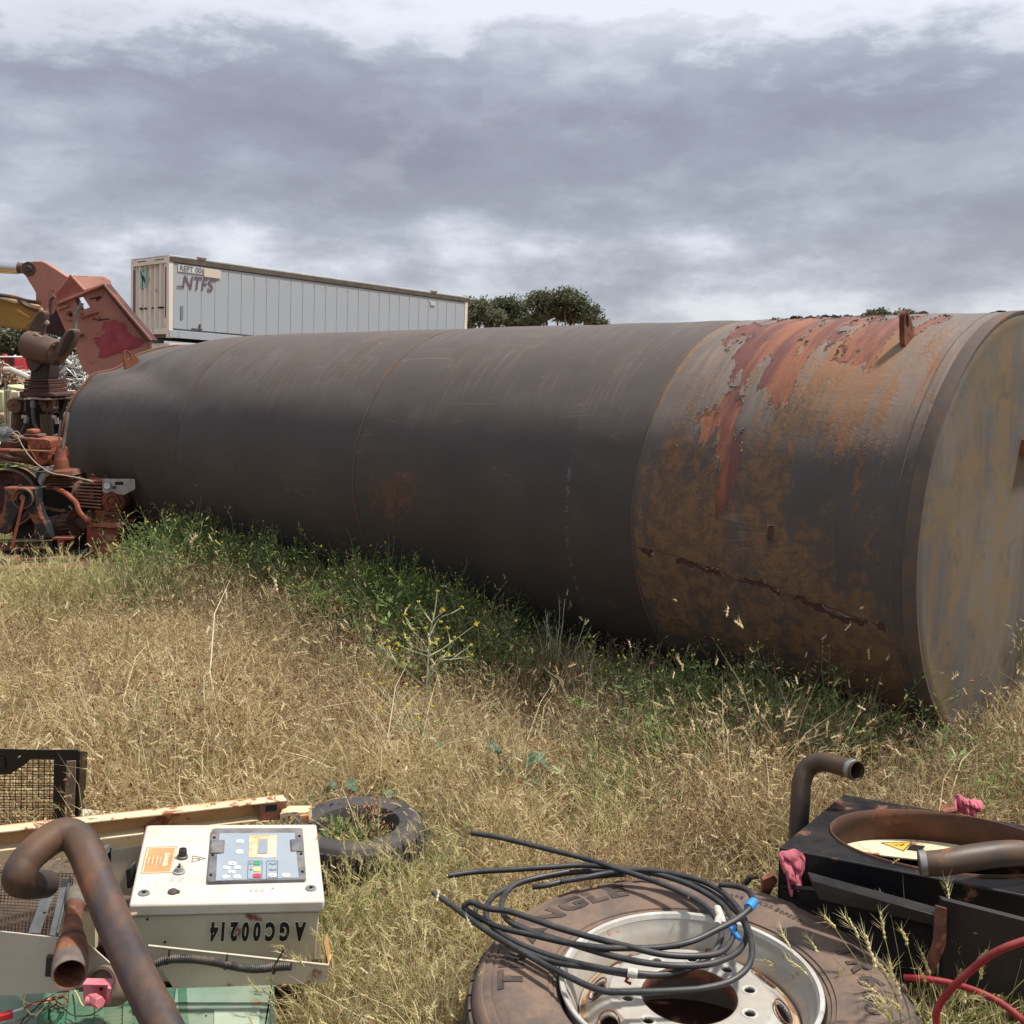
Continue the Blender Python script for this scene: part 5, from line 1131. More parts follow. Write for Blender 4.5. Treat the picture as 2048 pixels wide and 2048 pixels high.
def build_right_bits():
    r = thing('elbow_pipe', 'brown elbow pipe with a steel clamp rising from the grass behind the black shroud', 'pipe', G(1600, 1700, 0))
    pts = [D(1597, 1720, 2.98), D(1598, 1650, 3.0), D(1601, 1600, 3.02), D(1604, 1562, 3.04), D(1618, 1534, 3.05), D(1645, 1524, 3.03), D(1675, 1530, 2.99), D(1712, 1541, 2.92)]
    MB().tube(pts, .0285, 24, sm=8, cap=False).build('pipe_body', M_pipe2, r, solid=.003)
    d = (pts[-1]-pts[-2]).normalized(); MB().lathe(pts[-1], d, [(.0292, -.022), (.0305, -.02), (.0305, -.004), (.0292, -.002)], 28).build('clamp', M_steel, r)
    MB().lathe(pts[-1], d, [(.0285, -.004), (.028, .006), (.025, .006)], 28).build('mouth', M_pipe2, r)
    MB().lathe(pts[-1], d, [(.026, -.03), (0, -.031)], 20).build('pipe_inside', M_dark, r)
    r = thing('hose_pipe', 'dark brown pipe with a steel clamp lying across the round opening of the shroud', 'pipe', G(1950, 1720, .4))
    pts = [D(1838, 1727, 2.46), D(1880, 1726, 2.45), D(1940, 1716, 2.46), D(2000, 1708, 2.48), D(2050, 1708, 2.50), D(2110, 1722, 2.52), D(2180, 1745, 2.52)]
    MB().tube(pts, [.029, .031, .032, .032, .032, .032, .032], 28, sm=8).build('pipe_body', M_pipe2, r)
    d = (pts[1]-pts[0]).normalized(); MB().lathe(pts[0], d, [(.0295, 0), (.0315, .002), (.032, .016), (.030, .018)], 32).build('clamp', M_steel, r)
    # red hose
    r = thing('red_hose', 'red rubber hose looping through the weeds in front of the black shroud', 'hose', G(1930, 1960, .1))
    MB().tube([D(2110, 1868, 2.02), D(2048, 1882, 2.02), D(1990, 1905, 2.03), D(1945, 1938, 2.05), D(1910, 1970, 2.06), D(1885, 2000, 2.08), D(1872, 2030, 2.08), D(1880, 2075, 2.08)], .0078, 14, sm=8).build('hose_run', M_red, r)
    MB().tube([D(1810, 1955, 2.25), D(1850, 1958, 2.22), D(1900, 1966, 2.20), D(1955, 1983, 2.17), D(2000, 2005, 2.14), D(2040, 2035, 2.1), D(2085, 2075, 2.05)], .0075, 14, sm=8).build('hose_run', M_red, r)
    # crumpled rags
    def rag(name, label, outline, Y, seed, loc, m=M_pink, amp=.012):
        rr = random.Random(seed); P = [D(x, y, Y) for x, y in outline]; c = sum(P, Vector())/len(P); n = len(P); mb = MB(); vs = [c]; rings = 14
        for k in range(1, rings+1):
            for i, p in enumerate(P):
                t = k/rings; q = c.lerp(p, t); w = amp*(.9-3.0*abs(mnoise.noise(Vector((q.x*38+q.z*12, q.z*15, seed)))))+amp*(.5-2.2*abs(mnoise.noise(Vector((q.x*95, q.z*40, seed+3)))))
                vs.append(q+Vector((.25*w, w-.02*(1-t*t), .25*w)))
        fs = [(0, 1+i, 1+(i+1) % n) for i in range(n)]
        for k in range(rings-1):
            for i in range(n): j = (i+1) % n; fs.append((1+k*n+i, 1+k*n+j, 1+(k+1)*n+j, 1+(k+1)*n+i))
        o = mb.add(vs, fs).build(name, m, None, solid=.0015, sub=1); tag(o, label, 'rag'); return o
    def dense(pts, k=3):
        out = []
        for i in range(len(pts)):
            a, b = pts[i], pts[(i+1) % len(pts)]
            for q in range(k): out.append((a[0]+(b[0]-a[0])*q/k, a[1]+(b[1]-a[1])*q/k))
        return out
    rag('pink_rag', 'pink rag hanging over the left corner of the black shroud', dense([k6(*p) for p in ((470, 770), (510, 755), (585, 757), (630, 790), (625, 850), (600, 910), (615, 990), (600, 1030), (560, 1005), (540, 1010), (525, 940), (500, 870), (475, 800))]), 2.63, 3, None)
    rag('pink_rag', 'crumpled pink rag on the ground behind the black shroud', dense([k6(*p) for p in ((1512, 475), (1530, 425), (1580, 440), (1620, 445), (1675, 460), (1700, 505), (1660, 530), (1640, 556), (1580, 552), (1540, 538))]), 3.12, 8, None, amp=.016)
    o = tag(MB().tube([D(1900, 1615, 3.18), D(1905, 1640, 3.18)], .03, 12).build('rusty_cap', M_rusty), 'short rusty tube stub beside the crumpled pink rag', 'pipe')
    o = thing('steel_bracket', 'small black bent bracket in the weeds between the wheel and the shroud', 'bracket', G(1530, 1770, .1))
    MB().tube([D(1490, 1768, 2.75), D(1500, 1755, 2.75), D(1515, 1752, 2.75)], .008, 8).build('bent_rod', M_black, o)
    MB().slab([(1525, 1760), (1548, 1750), (1556, 1762), (1540, 1790), (1524, 1800)], 2.75, .02).build('bracket_plate', M_rusty, o, bevel=.002)
build_right_bits()
# ================================================================ excavator arm, red bracket, grab (left edge, middle distance)
g = lambda u, v: (u*.17598, 480+v*.17598)
h7 = lambda u, v: (u*.13453, 640+v*.13453)
e2 = lambda u, v: (u*.20706, 800+v*.20706)
def S(mb, pts, Y, th, f=g): return mb.slab([f(*p) for p in pts], Y, th)
def T(pts, Y, f=g): return [D(*f(p[0], p[1]), Y+(p[2] if len(p) > 2 else 0)) for p in pts]
M_salmon = mat('salmon_primer', '#ad7a6a', .65, var='#9c675a', vs=1.6, rust=.13, rs=4, rustcol='#4e2a22', dust=.2, bump=.1, bs=20)
M_salmond = mat('dark_red_primer', '#8a4844', .65, var='#9c5c50', vs=2, rust=.1, rs=5, rustcol='#3e2020', bump=.1, bs=20)
M_maroon = mat('maroon_steel', '#3c2420', .7, var='#4e302a', vs=3, rust=.15, bump=.15, bs=20)
M_yoke = mat('brown_cast_steel', '#40302b', .6, var='#5d463a', vs=3, rust=.22, rs=5, rustcol='#6d4c38', dust=.35, dustcol='#8a7262', bump=.25, bs=20)
M_yellow = mat('dirty_yellow_arm', '#a07a35', .6, var='#8a6a36', vs=2, rust=.15, rs=3, rustcol='#4a3626', dust=.3, bump=.1, bs=20)
M_chrome = mat('chrome_rod', '#c9ccd2', .2, .9, bump=0)
def build_excavator():
    Y = 12.6
    r = thing('excavator_boom', 'dirty yellow excavator arm with a chrome ram entering from the left edge', 'excavator arm', D(0, 700, Y)-Vector((0, 0, 1.9)))
    S(MB(), [(-300, 640), (0, 648), (200, 690), (390, 758), (500, 790), (520, 840), (420, 900), (340, 960), (290, 1022), (200, 1018), (100, 1000), (0, 985), (-300, 960)], Y, .42).build('arm_box', M_yellow, r, bevel=.02)
    S(MB(), [(150, 800), (200, 790), (340, 880), (330, 900), (190, 830)], Y-.012, .012).build('arm_rib', M_yellow, r, bevel=.004)
    MB().tube(T([(-300, 600), (0, 625), (180, 655), (300, 690), (450, 715), (500, 735), (522, 770), (510, 800)], Y-.05), .022, 8, sm=4).build('hydraulic_pipe', M_yoke, r)
    MB().tube(T([(-300, 640), (0, 660), (170, 705), (260, 700), (360, 745), (460, 770)], Y-.06), .014, 8, sm=4).build('hydraulic_pipe', mat('pale_worn_pipe', '#b7a894', .5), r)
    MB().tube(T([(200, 665), (240, 720), (300, 760), (390, 790), (440, 800)], Y-.07), .016, 8, sm=4).build('hydraulic_hose', M_yoke, r)

    MB().cyl(D(*g(-300, 285), Y+.2), D(*g(215, 318), Y+.2), .075, n=24).build('ram_rod', M_chrome, r)
    MB().cyl(D(*g(195, 316), Y+.2), D(*g(262, 322), Y+.2), .062, n=20).build('rod_end', M_yoke, r)
    Yp = 12.45
    r2 = thing('linkage_plate', 'salmon pink steel linkage plate joined to the chrome ram', 'steel plate', D(60, 640, Yp)-Vector((0, 0, 2)))
    S(MB(), [(232, 335), (240, 285), (290, 250), (380, 238), (470, 236), (520, 255), (640, 330), (760, 410), (800, 440), (780, 480), (690, 520), (640, 580), (610, 660), (612, 830), (580, 852), (540, 850), (500, 790), (405, 710), (402, 600), (370, 540), (300, 430), (270, 385)], Yp, .10).build('side_plate', M_salmon, r2, bevel=.012)
    MB().lathe(D(*g(325, 330), Yp), (0, -1, 0), [(.085, -.01), (.08, .008), (.04, .01), (.035, .02), (0, .02)], 24).build('pin_boss', M_yoke, r2)
    MB().cyl(D(*g(560, 830), Yp-.05), D(*g(560, 830), Yp+.1), .06, n=20).build('pin', M_salmon, r2)
    MB().prism([D(*g(585, 545), Yp-.02), D(*g(640, 575), Yp-.02), D(*g(640, 588), Yp-.02), D(*g(582, 555), Yp-.02)], (0, .02, 0)).build('tab', M_salmon, r2)
    # red bracket
    Y = 11.9; a = thing('excavator_bracket', 'big salmon and red steel bracket with a square window, leaning behind the crushed tank end', 'steel bracket', D(200, 740, Y)-Vector((0, 0, 1.7)))
    ol = [(622, 712), (1180, 500), (1715, 1140), (1740, 1300), (1300, 1750), (960, 1480), (870, 1190), (760, 1020), (690, 860)]; hole = [(862, 655), (952, 628), (1042, 768), (930, 806)]
    mb = MB()       # plate with a window: quads between the outline and the hole
    def plate(Yo, flip):
        O = [D(*g(*p), Yo) for p in ol]; Hh = [D(*g(*p), Yo) for p in hole]; return O, Hh
    O1, H1 = plate(Y+.055, 0); n = len(ol)
    asg = [0, 1, 2, 2, 2, 3, 3, 3, 0]
    vs = O1+H1; fs = []
    for i in range(n):
        j = (i+1) % n; hi, hj = asg[i], asg[j]
        if hi == hj: fs.append((i, j, n+hi))
        else: fs.append((i, j, n+hj, n+hi))
    MB().add(vs, fs).build('side_plate', M_salmon, a, solid=.05, smooth_=False)
    O2 = [D(*g(*p), Y+.01) for p in hole]; w = MB()
    for i in range(4): w.prism([O2[i], O2[(i+1) % 4], O2[(i+1) % 4]+Vector((0, .09, 0)), O2[i]+Vector((0, .09, 0))], (0, 0, .008))
    w.build('window_frame', M_maroon, a)
    lip = lambda p, q, t, dp: MB().prism([D(*g(*p), Y-.0), D(*g(*q), Y), D(*g(q[0]+t[0], q[1]+t[1]), Y), D(*g(p[0]+t[0], p[1]+t[1]), Y)], (0, dp, 0))
    MB().prism([D(*g(628, 722), Y-.06), D(*g(1180, 492), Y-.06), D(*g(1184, 515), Y-.06), D(*g(640, 738), Y-.06)], (0, .09, 0)).build('top_lip', M_salmon, a, bevel=.004)
    MB().prism([D(*g(1180, 494), Y-.10), D(*g(1722, 1138), Y-.10), D(*g(1650, 1150), Y-.10), D(*g(1150, 520), Y-.10)], (0, .22, 0)).build('edge_flange', M_maroon, a, bevel=.004)
    MB().prism([D(*g(1176, 490), Y-.102), D(*g(1722, 1136), Y-.102), D(*g(1700, 1140), Y-.102), D(*g(1165, 505), Y-.102)], (0, .02, 0)).build('edge_strip', M_salmon, a)
    MB().prism([D(*g(808, 400), Y+.10), D(*g(1178, 414), Y+.10), D(*g(1238, 450), Y+.10), D(*g(1258, 520), Y+.10), D(*g(1250, 552), Y+.10), D(*g(1180, 500), Y+.02), D(*g(965, 575), Y+.02)], (0, .05, 0)).build('top_plate', M_salmon, a, bevel=.008)
    MB().prism([D(*g(630, 610), Y+.04), D(*g(805, 405), Y+.06), D(*g(962, 575), Y+.04), D(*g(630, 715), Y+.04)], (0, .05, 0)).build('gusset', M_salmond, a)
    MB().tube([D(*g(p[0], p[1]), Y-.02) for p in ((622, 715), (632, 605), (808, 402), (965, 575))], .018, 8).build('weld_edge', M_salmon, a)
    MB().prism([D(*g(648, 780), Y-.04), D(*g(770, 738), Y-.04), D(*g(775, 752), Y-.04), D(*g(652, 795), Y-.04)], (0, .05, 0)).build('rib', M_salmon, a)
    MB().prism([D(*g(910, 878), Y-.03), D(*g(1105, 812), Y-.03), D(*g(1108, 822), Y-.03), D(*g(915, 890), Y-.03)], (0, .04, 0)).build('rib', M_salmond, a)
    MB().prism([D(*g(905, 820), Y-.03), D(*g(915, 818), Y-.03), D(*g(930, 888), Y-.03), D(*g(915, 888), Y-.03)], (0, .04, 0)).build('rib', M_salmond, a)
    c = D(*g(805, 848), Y); b = MB().lathe(c, (0, -1, 0), [(.062, 0), (.062, .03), (.048, .032), (.044, .02), (.036, .022), (.03, .005), (.018, .004), (0, .002)], 28).build('boss_ring', M_salmon, a)
    MB().cyl(c+Vector((0, -.012, 0)), c+Vector((0, -.006, 0)), .02, n=16).build('boss_hole', M_dark, b)
    MB().prism([D(*g(875, 1092), Y-.05), D(*g(935, 1068), Y-.05), D(*g(935, 1076), Y-.05), D(*g(877, 1106), Y-.05)], (0, .05, 0)).build('stub', M_maroon, a)
    MB().tube([D(*g(1275, 605), Y+.1), D(*g(1318, 575), Y+.1)], .006, 6).build('stub_rod', M_yoke, a)
    # irregular blotch of red paint on the plate
    rr = random.Random(4); pts = []
    base = [(1190, 950), (1260, 910), (1400, 930), (1430, 985), (1440, 1040), (1500, 1090), (1620, 1140), (1640, 1160), (1560, 1230), (1300, 1300), (1110, 1330), (1140, 1230), (1090, 1180), (1060, 1130), (1150, 1090), (1200, 1040), (1170, 990)]
    for i in range(len(base)):
        p, q = base[i], base[(i+1) % len(base)]
        for k in range(4): pts.append((p[0]+(q[0]-p[0])*k/4+rr.uniform(-14, 14), p[1]+(q[1]-p[1])*k/4+rr.uniform(-14, 14)))
    S(MB(), pts, Y-.004, .002).build('paint_blotch', mat('crimson_paint', '#8a2a38', .6, var='#a04a50', vs=5, va=.6, rust=.08, rs=9, rustcol='#b07a68', bump=.05), a, smooth_=False)
    mb = MB()
    for p, q in (((1015, 668), (1100, 655)), ((1100, 655), (1150, 640)), ((1100, 655), (1095, 690)), ((1150, 640), (1100, 690)), ((1055, 895), (1130, 912)), ((1130, 912), (1190, 895)), ((1190, 895), (1240, 900)), ((1130, 880), (1150, 915))):
        mb.tube([D(*g(*p), Y-.004), D(*g(*q), Y-.004)], .006, 4)
    mb.build('torch_cut', M_maroon, a, kind='stuff')
    MB().tube(T([(930, 715), (915, 760), (885, 800), (862, 880), (850, 960), (858, 1060), (862, 1130), (840, 1190), (800, 1240), (752, 1282)], Y-.25), .022, 10, sm=5).build('hydraulic_hose', mat('grey_green_hose', '#6b6258', .6, var='#7c7468'), a)
    MB().tube(T([(580, 850), (572, 740), (585, 670), (620, 640)], Y-.1), .02, 8, sm=5).build('hydraulic_hose', M_yoke, a)
    S(MB(), [(478, 800), (600, 850), (640, 770), (770, 1015), (700, 1110), (640, 1090), (480, 1040)], Y+.25, .05).build('dark_plate', mat('dark_maroon_plate', '#2c171a', .7, var='#3a2024', vs=3), a)  # very dark maroon plate behind the bracket
build_excavator()

def build_grab():
    Y = 10.7
    r = thing('hydraulic_grab', 'brown cast steel grab yoke and rotator standing on maroon blocks with hydraulic cylinders below', 'hydraulic grab', D(80, 1040, Y))
    # yoke: two rounded cheeks joined by a drum
    ch1 = [(418, 818), (450, 796), (492, 800), (515, 830), (510, 900), (480, 980), (465, 1060), (500, 1140), (505, 1240), (490, 1400), (400, 1495), (350, 1500), (310, 1460), (285, 1380), (274, 1280), (278, 1120), (310, 1020), (350, 930)]
    S(MB(), ch1, Y, .12).build('cheek', M_yoke, r, bevel=.015)
    ch2 = [(600, 1355), (640, 1230), (700, 1100), (742, 1036), (790, 1008), (835, 1008), (856, 1035), (850, 1100), (800, 1210), (740, 1300), (660, 1370), (620, 1385)]
    S(MB(), ch2, Y-.25, .14).build('cheek', M_yoke, r, bevel=.015)
    S(MB(), [(650, 1330), (735, 1120), (790, 1030), (830, 1022), (842, 1060), (770, 1210), (700, 1310)], Y-.262, .014).build('cheek_pad', mat('dark_cheek_brown', '#29201d', .8, var='#3a2d28'), r, bevel=.004)  # darker brown slab set on the front cheek
    A, B = D(*g(395, 1245), Y+.02), D(*g(650, 1275), Y-.12)
    MB().cyl(D(*g(350, 1190), Y+.05), D(*g(655, 1290), Y-.15), .150, .125, 32).build('drum', M_yoke, r, bevel=.01)
    MB().tube(T([(395, 1065, -.08), (500, 1130, -.12), (620, 1205, -.2)], Y), .018, 8, sm=3).build('drum_edge', mat('worn_bright_edge', '#7d6a58', .5), r)
    MB().tube(T([(490, 960), (478, 1040), (500, 1110)], Y-.05), .02, 8, sm=4).build('hose', M_yoke, r)
    MB().tube(T([(520, 925), (545, 960)], Y-.05), .025, 8).build('fitting', mat('grey_fitting', '#77716b', .5), r)
    S(MB(), [(345, 1470), (420, 1490), (500, 1400), (560, 1370), (552, 1560), (528, 1600), (345, 1600)], Y+.02, .25).build('neck', mat('dark_neck', '#2f2826', .7, var='#3d322e'), r, bevel=.01)
    for k, (x0, x1, y0, y1) in enumerate([(278, 545, 1585, 1612), (272, 550, 1614, 1640), (270, 555, 1642, 1690), (268, 560, 1692, 1738)]):
        S(MB(), [(x0, y0), (x1, y0), (x1, y1-2), (x0, y1-2)], Y-.02*k, .45).build('block', M_maroon, r, bevel=.006)
    S(MB(), [(225, 1742), (300, 1735), (560, 1735), (632, 1752), (632, 1784), (225, 1784)], Y-.12, .6).build('base_block', M_maroon, r, bevel=.008)
    o = MB(); pts = [h7(*p) for p in ((170, 1168), (260, 1160), (380, 1150), (470, 1158), (560, 1172), (700, 1180), (840, 1170), (985, 1150), (985, 1162), (840, 1182), (700, 1192), (560, 1184), (470, 1170), (380, 1162), (170, 1176))]
    o.prism([D(x, y, Y-.25) for x, y in pts], (0, .7, 0)).build('flange_plate', mat('dusty_flange_edge', '#77695e', .7, var='#8a7a6c'), r)
    # clevises, barrels, fittings
    for x, w_ in ((205, 62), (705, 55)):
        S(MB(), [h7(x-w_, 1185), h7(x+w_, 1185), h7(x+w_+4, 1330), h7(x+w_*.6, 1400), h7(x-w_*.6, 1400), h7(x-w_-8, 1320)], Y-.1, .2, f=lambda a, b: (a, b)).build('clevis', M_yoke, r, bevel=.02)
        c = D(*h7(x+12, 1270), Y-.12); MB().lathe(c, (0, -1, 0), [(.075, 0), (.07, .02), (.02, .022), (.015, .01), (0, .01)], 20).build('clevis_pin', M_yoke, r)
    MB().cyl(D(*h7(250, 1390), Y-.02), D(*h7(235, 1760), Y-.02), .052, n=24).build('cylinder_barrel', M_yoke, r)
    MB().cyl(D(*h7(685, 1400), Y-.1), D(*h7(725, 1960), Y-.1), .060, n=24).build('cylinder_barrel', mat('sand_brown_barrel', '#5f4c3e', .6, var='#4b3a31', vs=4, rust=.2), r)
    MB().cyl(D(*h7(640, 1190), Y-.15), D(*h7(640, 1260), Y-.15), .045, n=16).build('lug', M_yoke, r)
    S(MB(), [h7(640, 1180), h7(680, 1180), h7(680, 1300), h7(650, 1300)], Y-.16, .05, f=lambda a, b: (a, b)).build('lug_plate', mat('dusty_lug', '#8a7a72', .7), r, bevel=.004)
    S(MB(), [h7(765, 1180), h7(800, 1180), h7(800, 1290), h7(780, 1290)], Y-.16, .05, f=lambda a, b: (a, b)).build('lug_plate', bpy.data.materials['dusty_lug'], r, bevel=.004)
    hs = mat('grey_black_hose', '#3b3a3c', .5, var='#4d4c4c')
    MB().tube(T([(485, 1175), (488, 1300), (490, 1400), (505, 1520), (540, 1600), (590, 1690), (585, 1725), (555, 1735)], Y-.25, h7), .017, 10, sm=5).build('hose', hs, r)
    MB().cyl(D(*h7(487, 1210), Y-.25), D(*h7(487, 1300), Y-.25), .024, n=12).build('hose_ferrule', mat('dull_ferrule', '#6f6a66', .4, .4), r)
    MB().tube(T([(385, 1180), (380, 1260), (378, 1360)], Y-.2, h7), .014, 8).build('hose', hs, r)
    MB().tube(T([(400, 1500), (370, 1600), (320, 1700)], Y-.22, h7), .022, 10).build('hose', M_blackp, r)
    for x0, y0, x1, y1 in ((330, 1440, 400, 1448), (405, 1445, 380, 1530), (780, 1440, 830, 1450), (835, 1452, 850, 1545), (820, 1290, 822, 1315), (815, 1700, 822, 1720), (800, 1780, 810, 1800)):
        MB().cyl(D(*h7(x0, y0), Y-.24), D(*h7(x1, y1), Y-.24), .022, n=12).build('pipe_fitting', M_steel, r)
    MB().tube(T([(820, 1300), (850, 1350), (880, 1380)], Y-.2, h7), .006, 6).build('thin_pipe', hs, r)
    S(MB(), [(250, 1185), (620, 1185), (620, 1900), (260, 1900)], Y+.2, .1, f=h7).build('dark_backing', mat('dark_blue_black', '#16171c', .8, var='#221c1c'), r)  # dark sheet put in for the dark background behind the hoses
    S(MB(), [(760, 1185), (970, 1180), (930, 1300), (880, 1420), (850, 1900), (770, 1900)], Y+.25, .1, f=h7).build('dark_backing', bpy.data.materials['dark_blue_black'], r)
    S(MB(), [(290, 1060), (350, 1060), (350, 1170), (290, 1175)], Y-.1, .2, f=h7).build('side_lug', M_maroon, r)
build_grab()

# ================================================================ old engine and pump unit
M_er = mat('orange_red_engine_paint', '#8c4330', .65, var='#5f3428', vs=6, va=.9, rust=.42, rs=7, rustcol='#4a2c22', dust=.25, bump=.3, bs=25, bd=.006)
M_ers = mat('salmon_engine_paint', '#a2523c', .6, var='#73392b', vs=8, va=.9, rust=.38, rs=8, rustcol='#553024', dust=.2, bump=.3, bs=25, bd=.006)
M_ebr = mat('greasy_brown_iron', '#3b2a24', .75, var='#5b3a2e', vs=7, rust=.3, rs=9, dust=.25, bump=.4, bs=25, bd=.006)
M_eblk = mat('black_iron_red_patches', '#1d2022', .6, var='#282b2c', vs=5, rust=.33, rs=4.5, rustcol='#7d4633', bump=.3, bs=25, bd=.006)
def build_engine():
    Y = 8.75
    r = thing('pump_engine', 'old orange-red engine with finned gearbox and belts on a rusty skid by the tank', 'engine', D(120, 1140, Y-.2))
    E = lambda name, pts, Yo, th, m, **k: MB().prism([D(*e2(*p), Yo) for p in pts], (0, th, 0)).build(name, m, r, **k)
    def C(name, p, q, r0, m, r1=None, n=24, Yo=Y, **k): return MB().cyl(D(*e2(p[0], p[1]), Yo+(p[2] if len(p) > 2 else 0)), D(*e2(q[0], q[1]), Yo+(q[2] if len(q) > 2 else 0)), r0, r1, n).build(name, m, r, **k)
    def TU(name, pts, rad, m, Yo=Y, n=8, sm=5): return MB().tube([D(*e2(p[0], p[1]), Yo+(p[2] if len(p) > 2 else 0)) for p in pts], rad, n, sm=sm).build(name, m, r)
    k = .20706*8.75/FPX    # metres per crop pixel
    # gearbox tower
    E('foot_plate', [(890, 1470), (1240, 1440), (1282, 1500), (1280, 1512), (900, 1515)], Y-.22, .5, M_er, bevel=.006)
    E('foot_step', [(880, 1440), (1215, 1405), (1245, 1440), (1240, 1470), (885, 1478)], Y-.18, .42, M_er, bevel=.01)
    E('foot_step', [(1150, 1390), (1215, 1385), (1230, 1415), (1150, 1425)], Y-.12, .3, M_er, bevel=.006)
    E('gearbox_base', [(828, 1205), (1165, 1225), (1150, 1300), (1145, 1440), (850, 1445), (830, 1350)], Y-.14, .36, M_er, bevel=.02)
    E('inspection_plate', [(1018, 1298), (1110, 1300), (1106, 1366), (1016, 1364)], Y-.152, .012, mat('tan_plate', '#8c6a54', .7, var='#9a5a42', vs=30), bevel=.002)
    E('mount_flange', [(858, 1180), (1192, 1198), (1190, 1225), (1120, 1240), (860, 1222)], Y-.19, .46, mat('dusty_orange_flange', '#a0694f', .7, var='#8a4c38', vs=9), bevel=.006)
    E('gearbox_neck', [(905, 1050), (1165, 1100), (1168, 1195), (905, 1190)], Y-.10, .30, M_er, bevel=.02)
    E('neck_step', [(985, 1088), (1162, 1090), (1160, 1112), (990, 1118)], Y-.14, .36, M_ebr, bevel=.004)
    # finned body: barrel with separate fins
    C('finned_barrel', (775, 910, .05), (985, 930, .0), .255*.46, M_ebr, n=32)
    first = None
    for i in range(8):
        y0 = 800+i*31; y1 = y0+18+i*2; xs = 770-30*math.sin(PI*(i+1)/9)-8*(i > 1)
        E('cooling_fin', [(xs, y0), (980, y1-10), (978, y1), (xs-2, y0+9)], Y-.115, .22, mat('dusty_fin', '#94755e', .7, var='#7a4433', vs=9) if first is None else bpy.data.materials['dusty_fin']); first = 1
    E('barrel_shell', [(722, 900), (740, 840), (775, 792), (800, 785), (985, 788), (985, 1050), (830, 1030), (760, 1010), (725, 960)], Y-.075, .2, M_ebr, bevel=.02)
    E('barrel_top', [(800, 776), (985, 782), (985, 800), (790, 792)], Y-.1, .2, M_er, bevel=.004)
    c = D(*e2(1095, 975), Y-.10)
    MB().lathe(c, (0.05, -1, 0), [(.10, -.2), (.10, -.02), (.094, .0), (.086, .008), (.06, .012), (.058, .03), (.046, .034), (.042, .02), (.03, .022), (.026, .034), (.012, .04), (0, .041)], 40).build('end_cover', M_er, r)
    b0 = None
    for i in range(8):
        a = 2*PI*i/8+.3; p = c+Vector((math.cos(a)*.078, -.012, math.sin(a)*.078))
        if b0 is None: b0 = MB().cyl((0, 0, 0), (0, -.012, 0), .008, n=6).build('cover_bolt', M_ers, r, local=True); b0.location = p-wpos(r)
        else: clone(b0, r, p-wpos(r))
    E('end_housing', [(975, 860), (1010, 900), (1190, 905), (1190, 1000), (1160, 1060), (1080, 1088), (985, 1080)], Y-.08, .2, M_er, bevel=.02)
    pl = E('instrument_plate', [(988, 766), (1000, 763), (1290, 763), (1302, 772), (1306, 862), (1195, 918), (1120, 905), (1080, 880), (1030, 900), (990, 890)], Y-.24, .008, mat('scuffed_aluminium_plate', '#a3a3a4', .4, .3, var='#8b8a8a', vs=9, rust=.33, rs=7, rustcol='#9a5842'), bevel=.001)
    q = D(*e2(1034, 826), Y-.242); o = MB().lathe(q, (0, -1, 0), [(.034, 0), (.034, .012), (.028, .013), (.027, .008), (0, .008)], 28).build('gauge', mat('gauge_ring', '#8d8e92', .3, .4), r)
    MB().lathe(q, (0, -1, 0), [(.026, .0085), (0, .0086)], 24).build('gauge_face', mat('white_gauge_face', '#c9ccd0', .4), o)
    MB().box(q+Vector((.004, -.0095, .004)), (.018, .001, .003)).build('gauge_needle', M_print, o)
    E('plate_slot', [(1108, 790), (1186, 788), (1192, 800), (1186, 820), (1112, 822)], Y-.243, .003, M_print)
    q = D(*e2(1105, 843), Y-.242); MB().cyl(q, q+Vector((0, -.02, 0)), .012, n=14).build('push_knob', M_blackp, r)
    q = D(*e2(1252, 795), Y-.242); MB().lathe(q, (0, -1, 0), [(.013, 0), (.013, .004), (.007, .004), (.006, 0), (0, 0)], 16).build('plate_grommet', M_steel, r)
    for x, y in ((890, 735), (1018, 748)):
        q = D(*e2(x, y), Y-.05); mb = MB(); mb.tube([q+Vector((math.cos(t)*.014, 0, math.sin(t)*.014)) for t in np.linspace(0, 2*PI, 14, endpoint=False)], .005, 6, closed=True); mb.cyl(q-Vector((0, 0, .045)), q-Vector((0, 0, .014)), .006, n=8); mb.build('lifting_eye', M_ebr, r)
    # belt pulley
    C('pulley', (625, 1200, .05), (735, 1185, -.02), .098, M_ebr, n=40)
    first = None
    for i in range(18):
        a = 2*PI*i/18; A_, B_ = D(*e2(640, 1198), Y+.04), D(*e2(745, 1184), Y-.03); ax = (B_-A_).normalized(); u = ax.orthogonal().normalized(); v_ = ax.cross(u); d = u*math.cos(a)+v_*math.sin(a)
        MB().tube([A_+d*.099, B_+d*.099], .006, 5).build('pulley_rib', mat('rib_steel', '#5c4136', .7) if first is None else bpy.data.materials['rib_steel'], r); first = 1
    C('pulley_face', (600, 1203, .06), (628, 1200, .05), .088, mat('pulley_face_maroon', '#4a302b', .7, var='#5e3d34', vs=8), n=36)
    C('pulley_hub', (540, 1205, .07), (605, 1203, .06), .045, M_ebr, n=20)
    # oil pipe
    TU('oil_pipe', [(460, 848, .05), (520, 850, 0), (570, 868, -.05), (640, 905, -.12), (700, 955, -.16), (738, 1000, -.18), (756, 1060, -.2), (790, 1110, -.2), (845, 1160, -.2)], .021, M_ers, n=12)
    C('pipe_union', (835, 1165, -.2), (895, 1172, -.2), .026, M_er); C('pipe_end', (895, 1168, -.2), (965, 1168, -.18), .012, M_er)
    # flywheel
    c = D(*e2(90, 935), Y+.12); R0 = 290*k
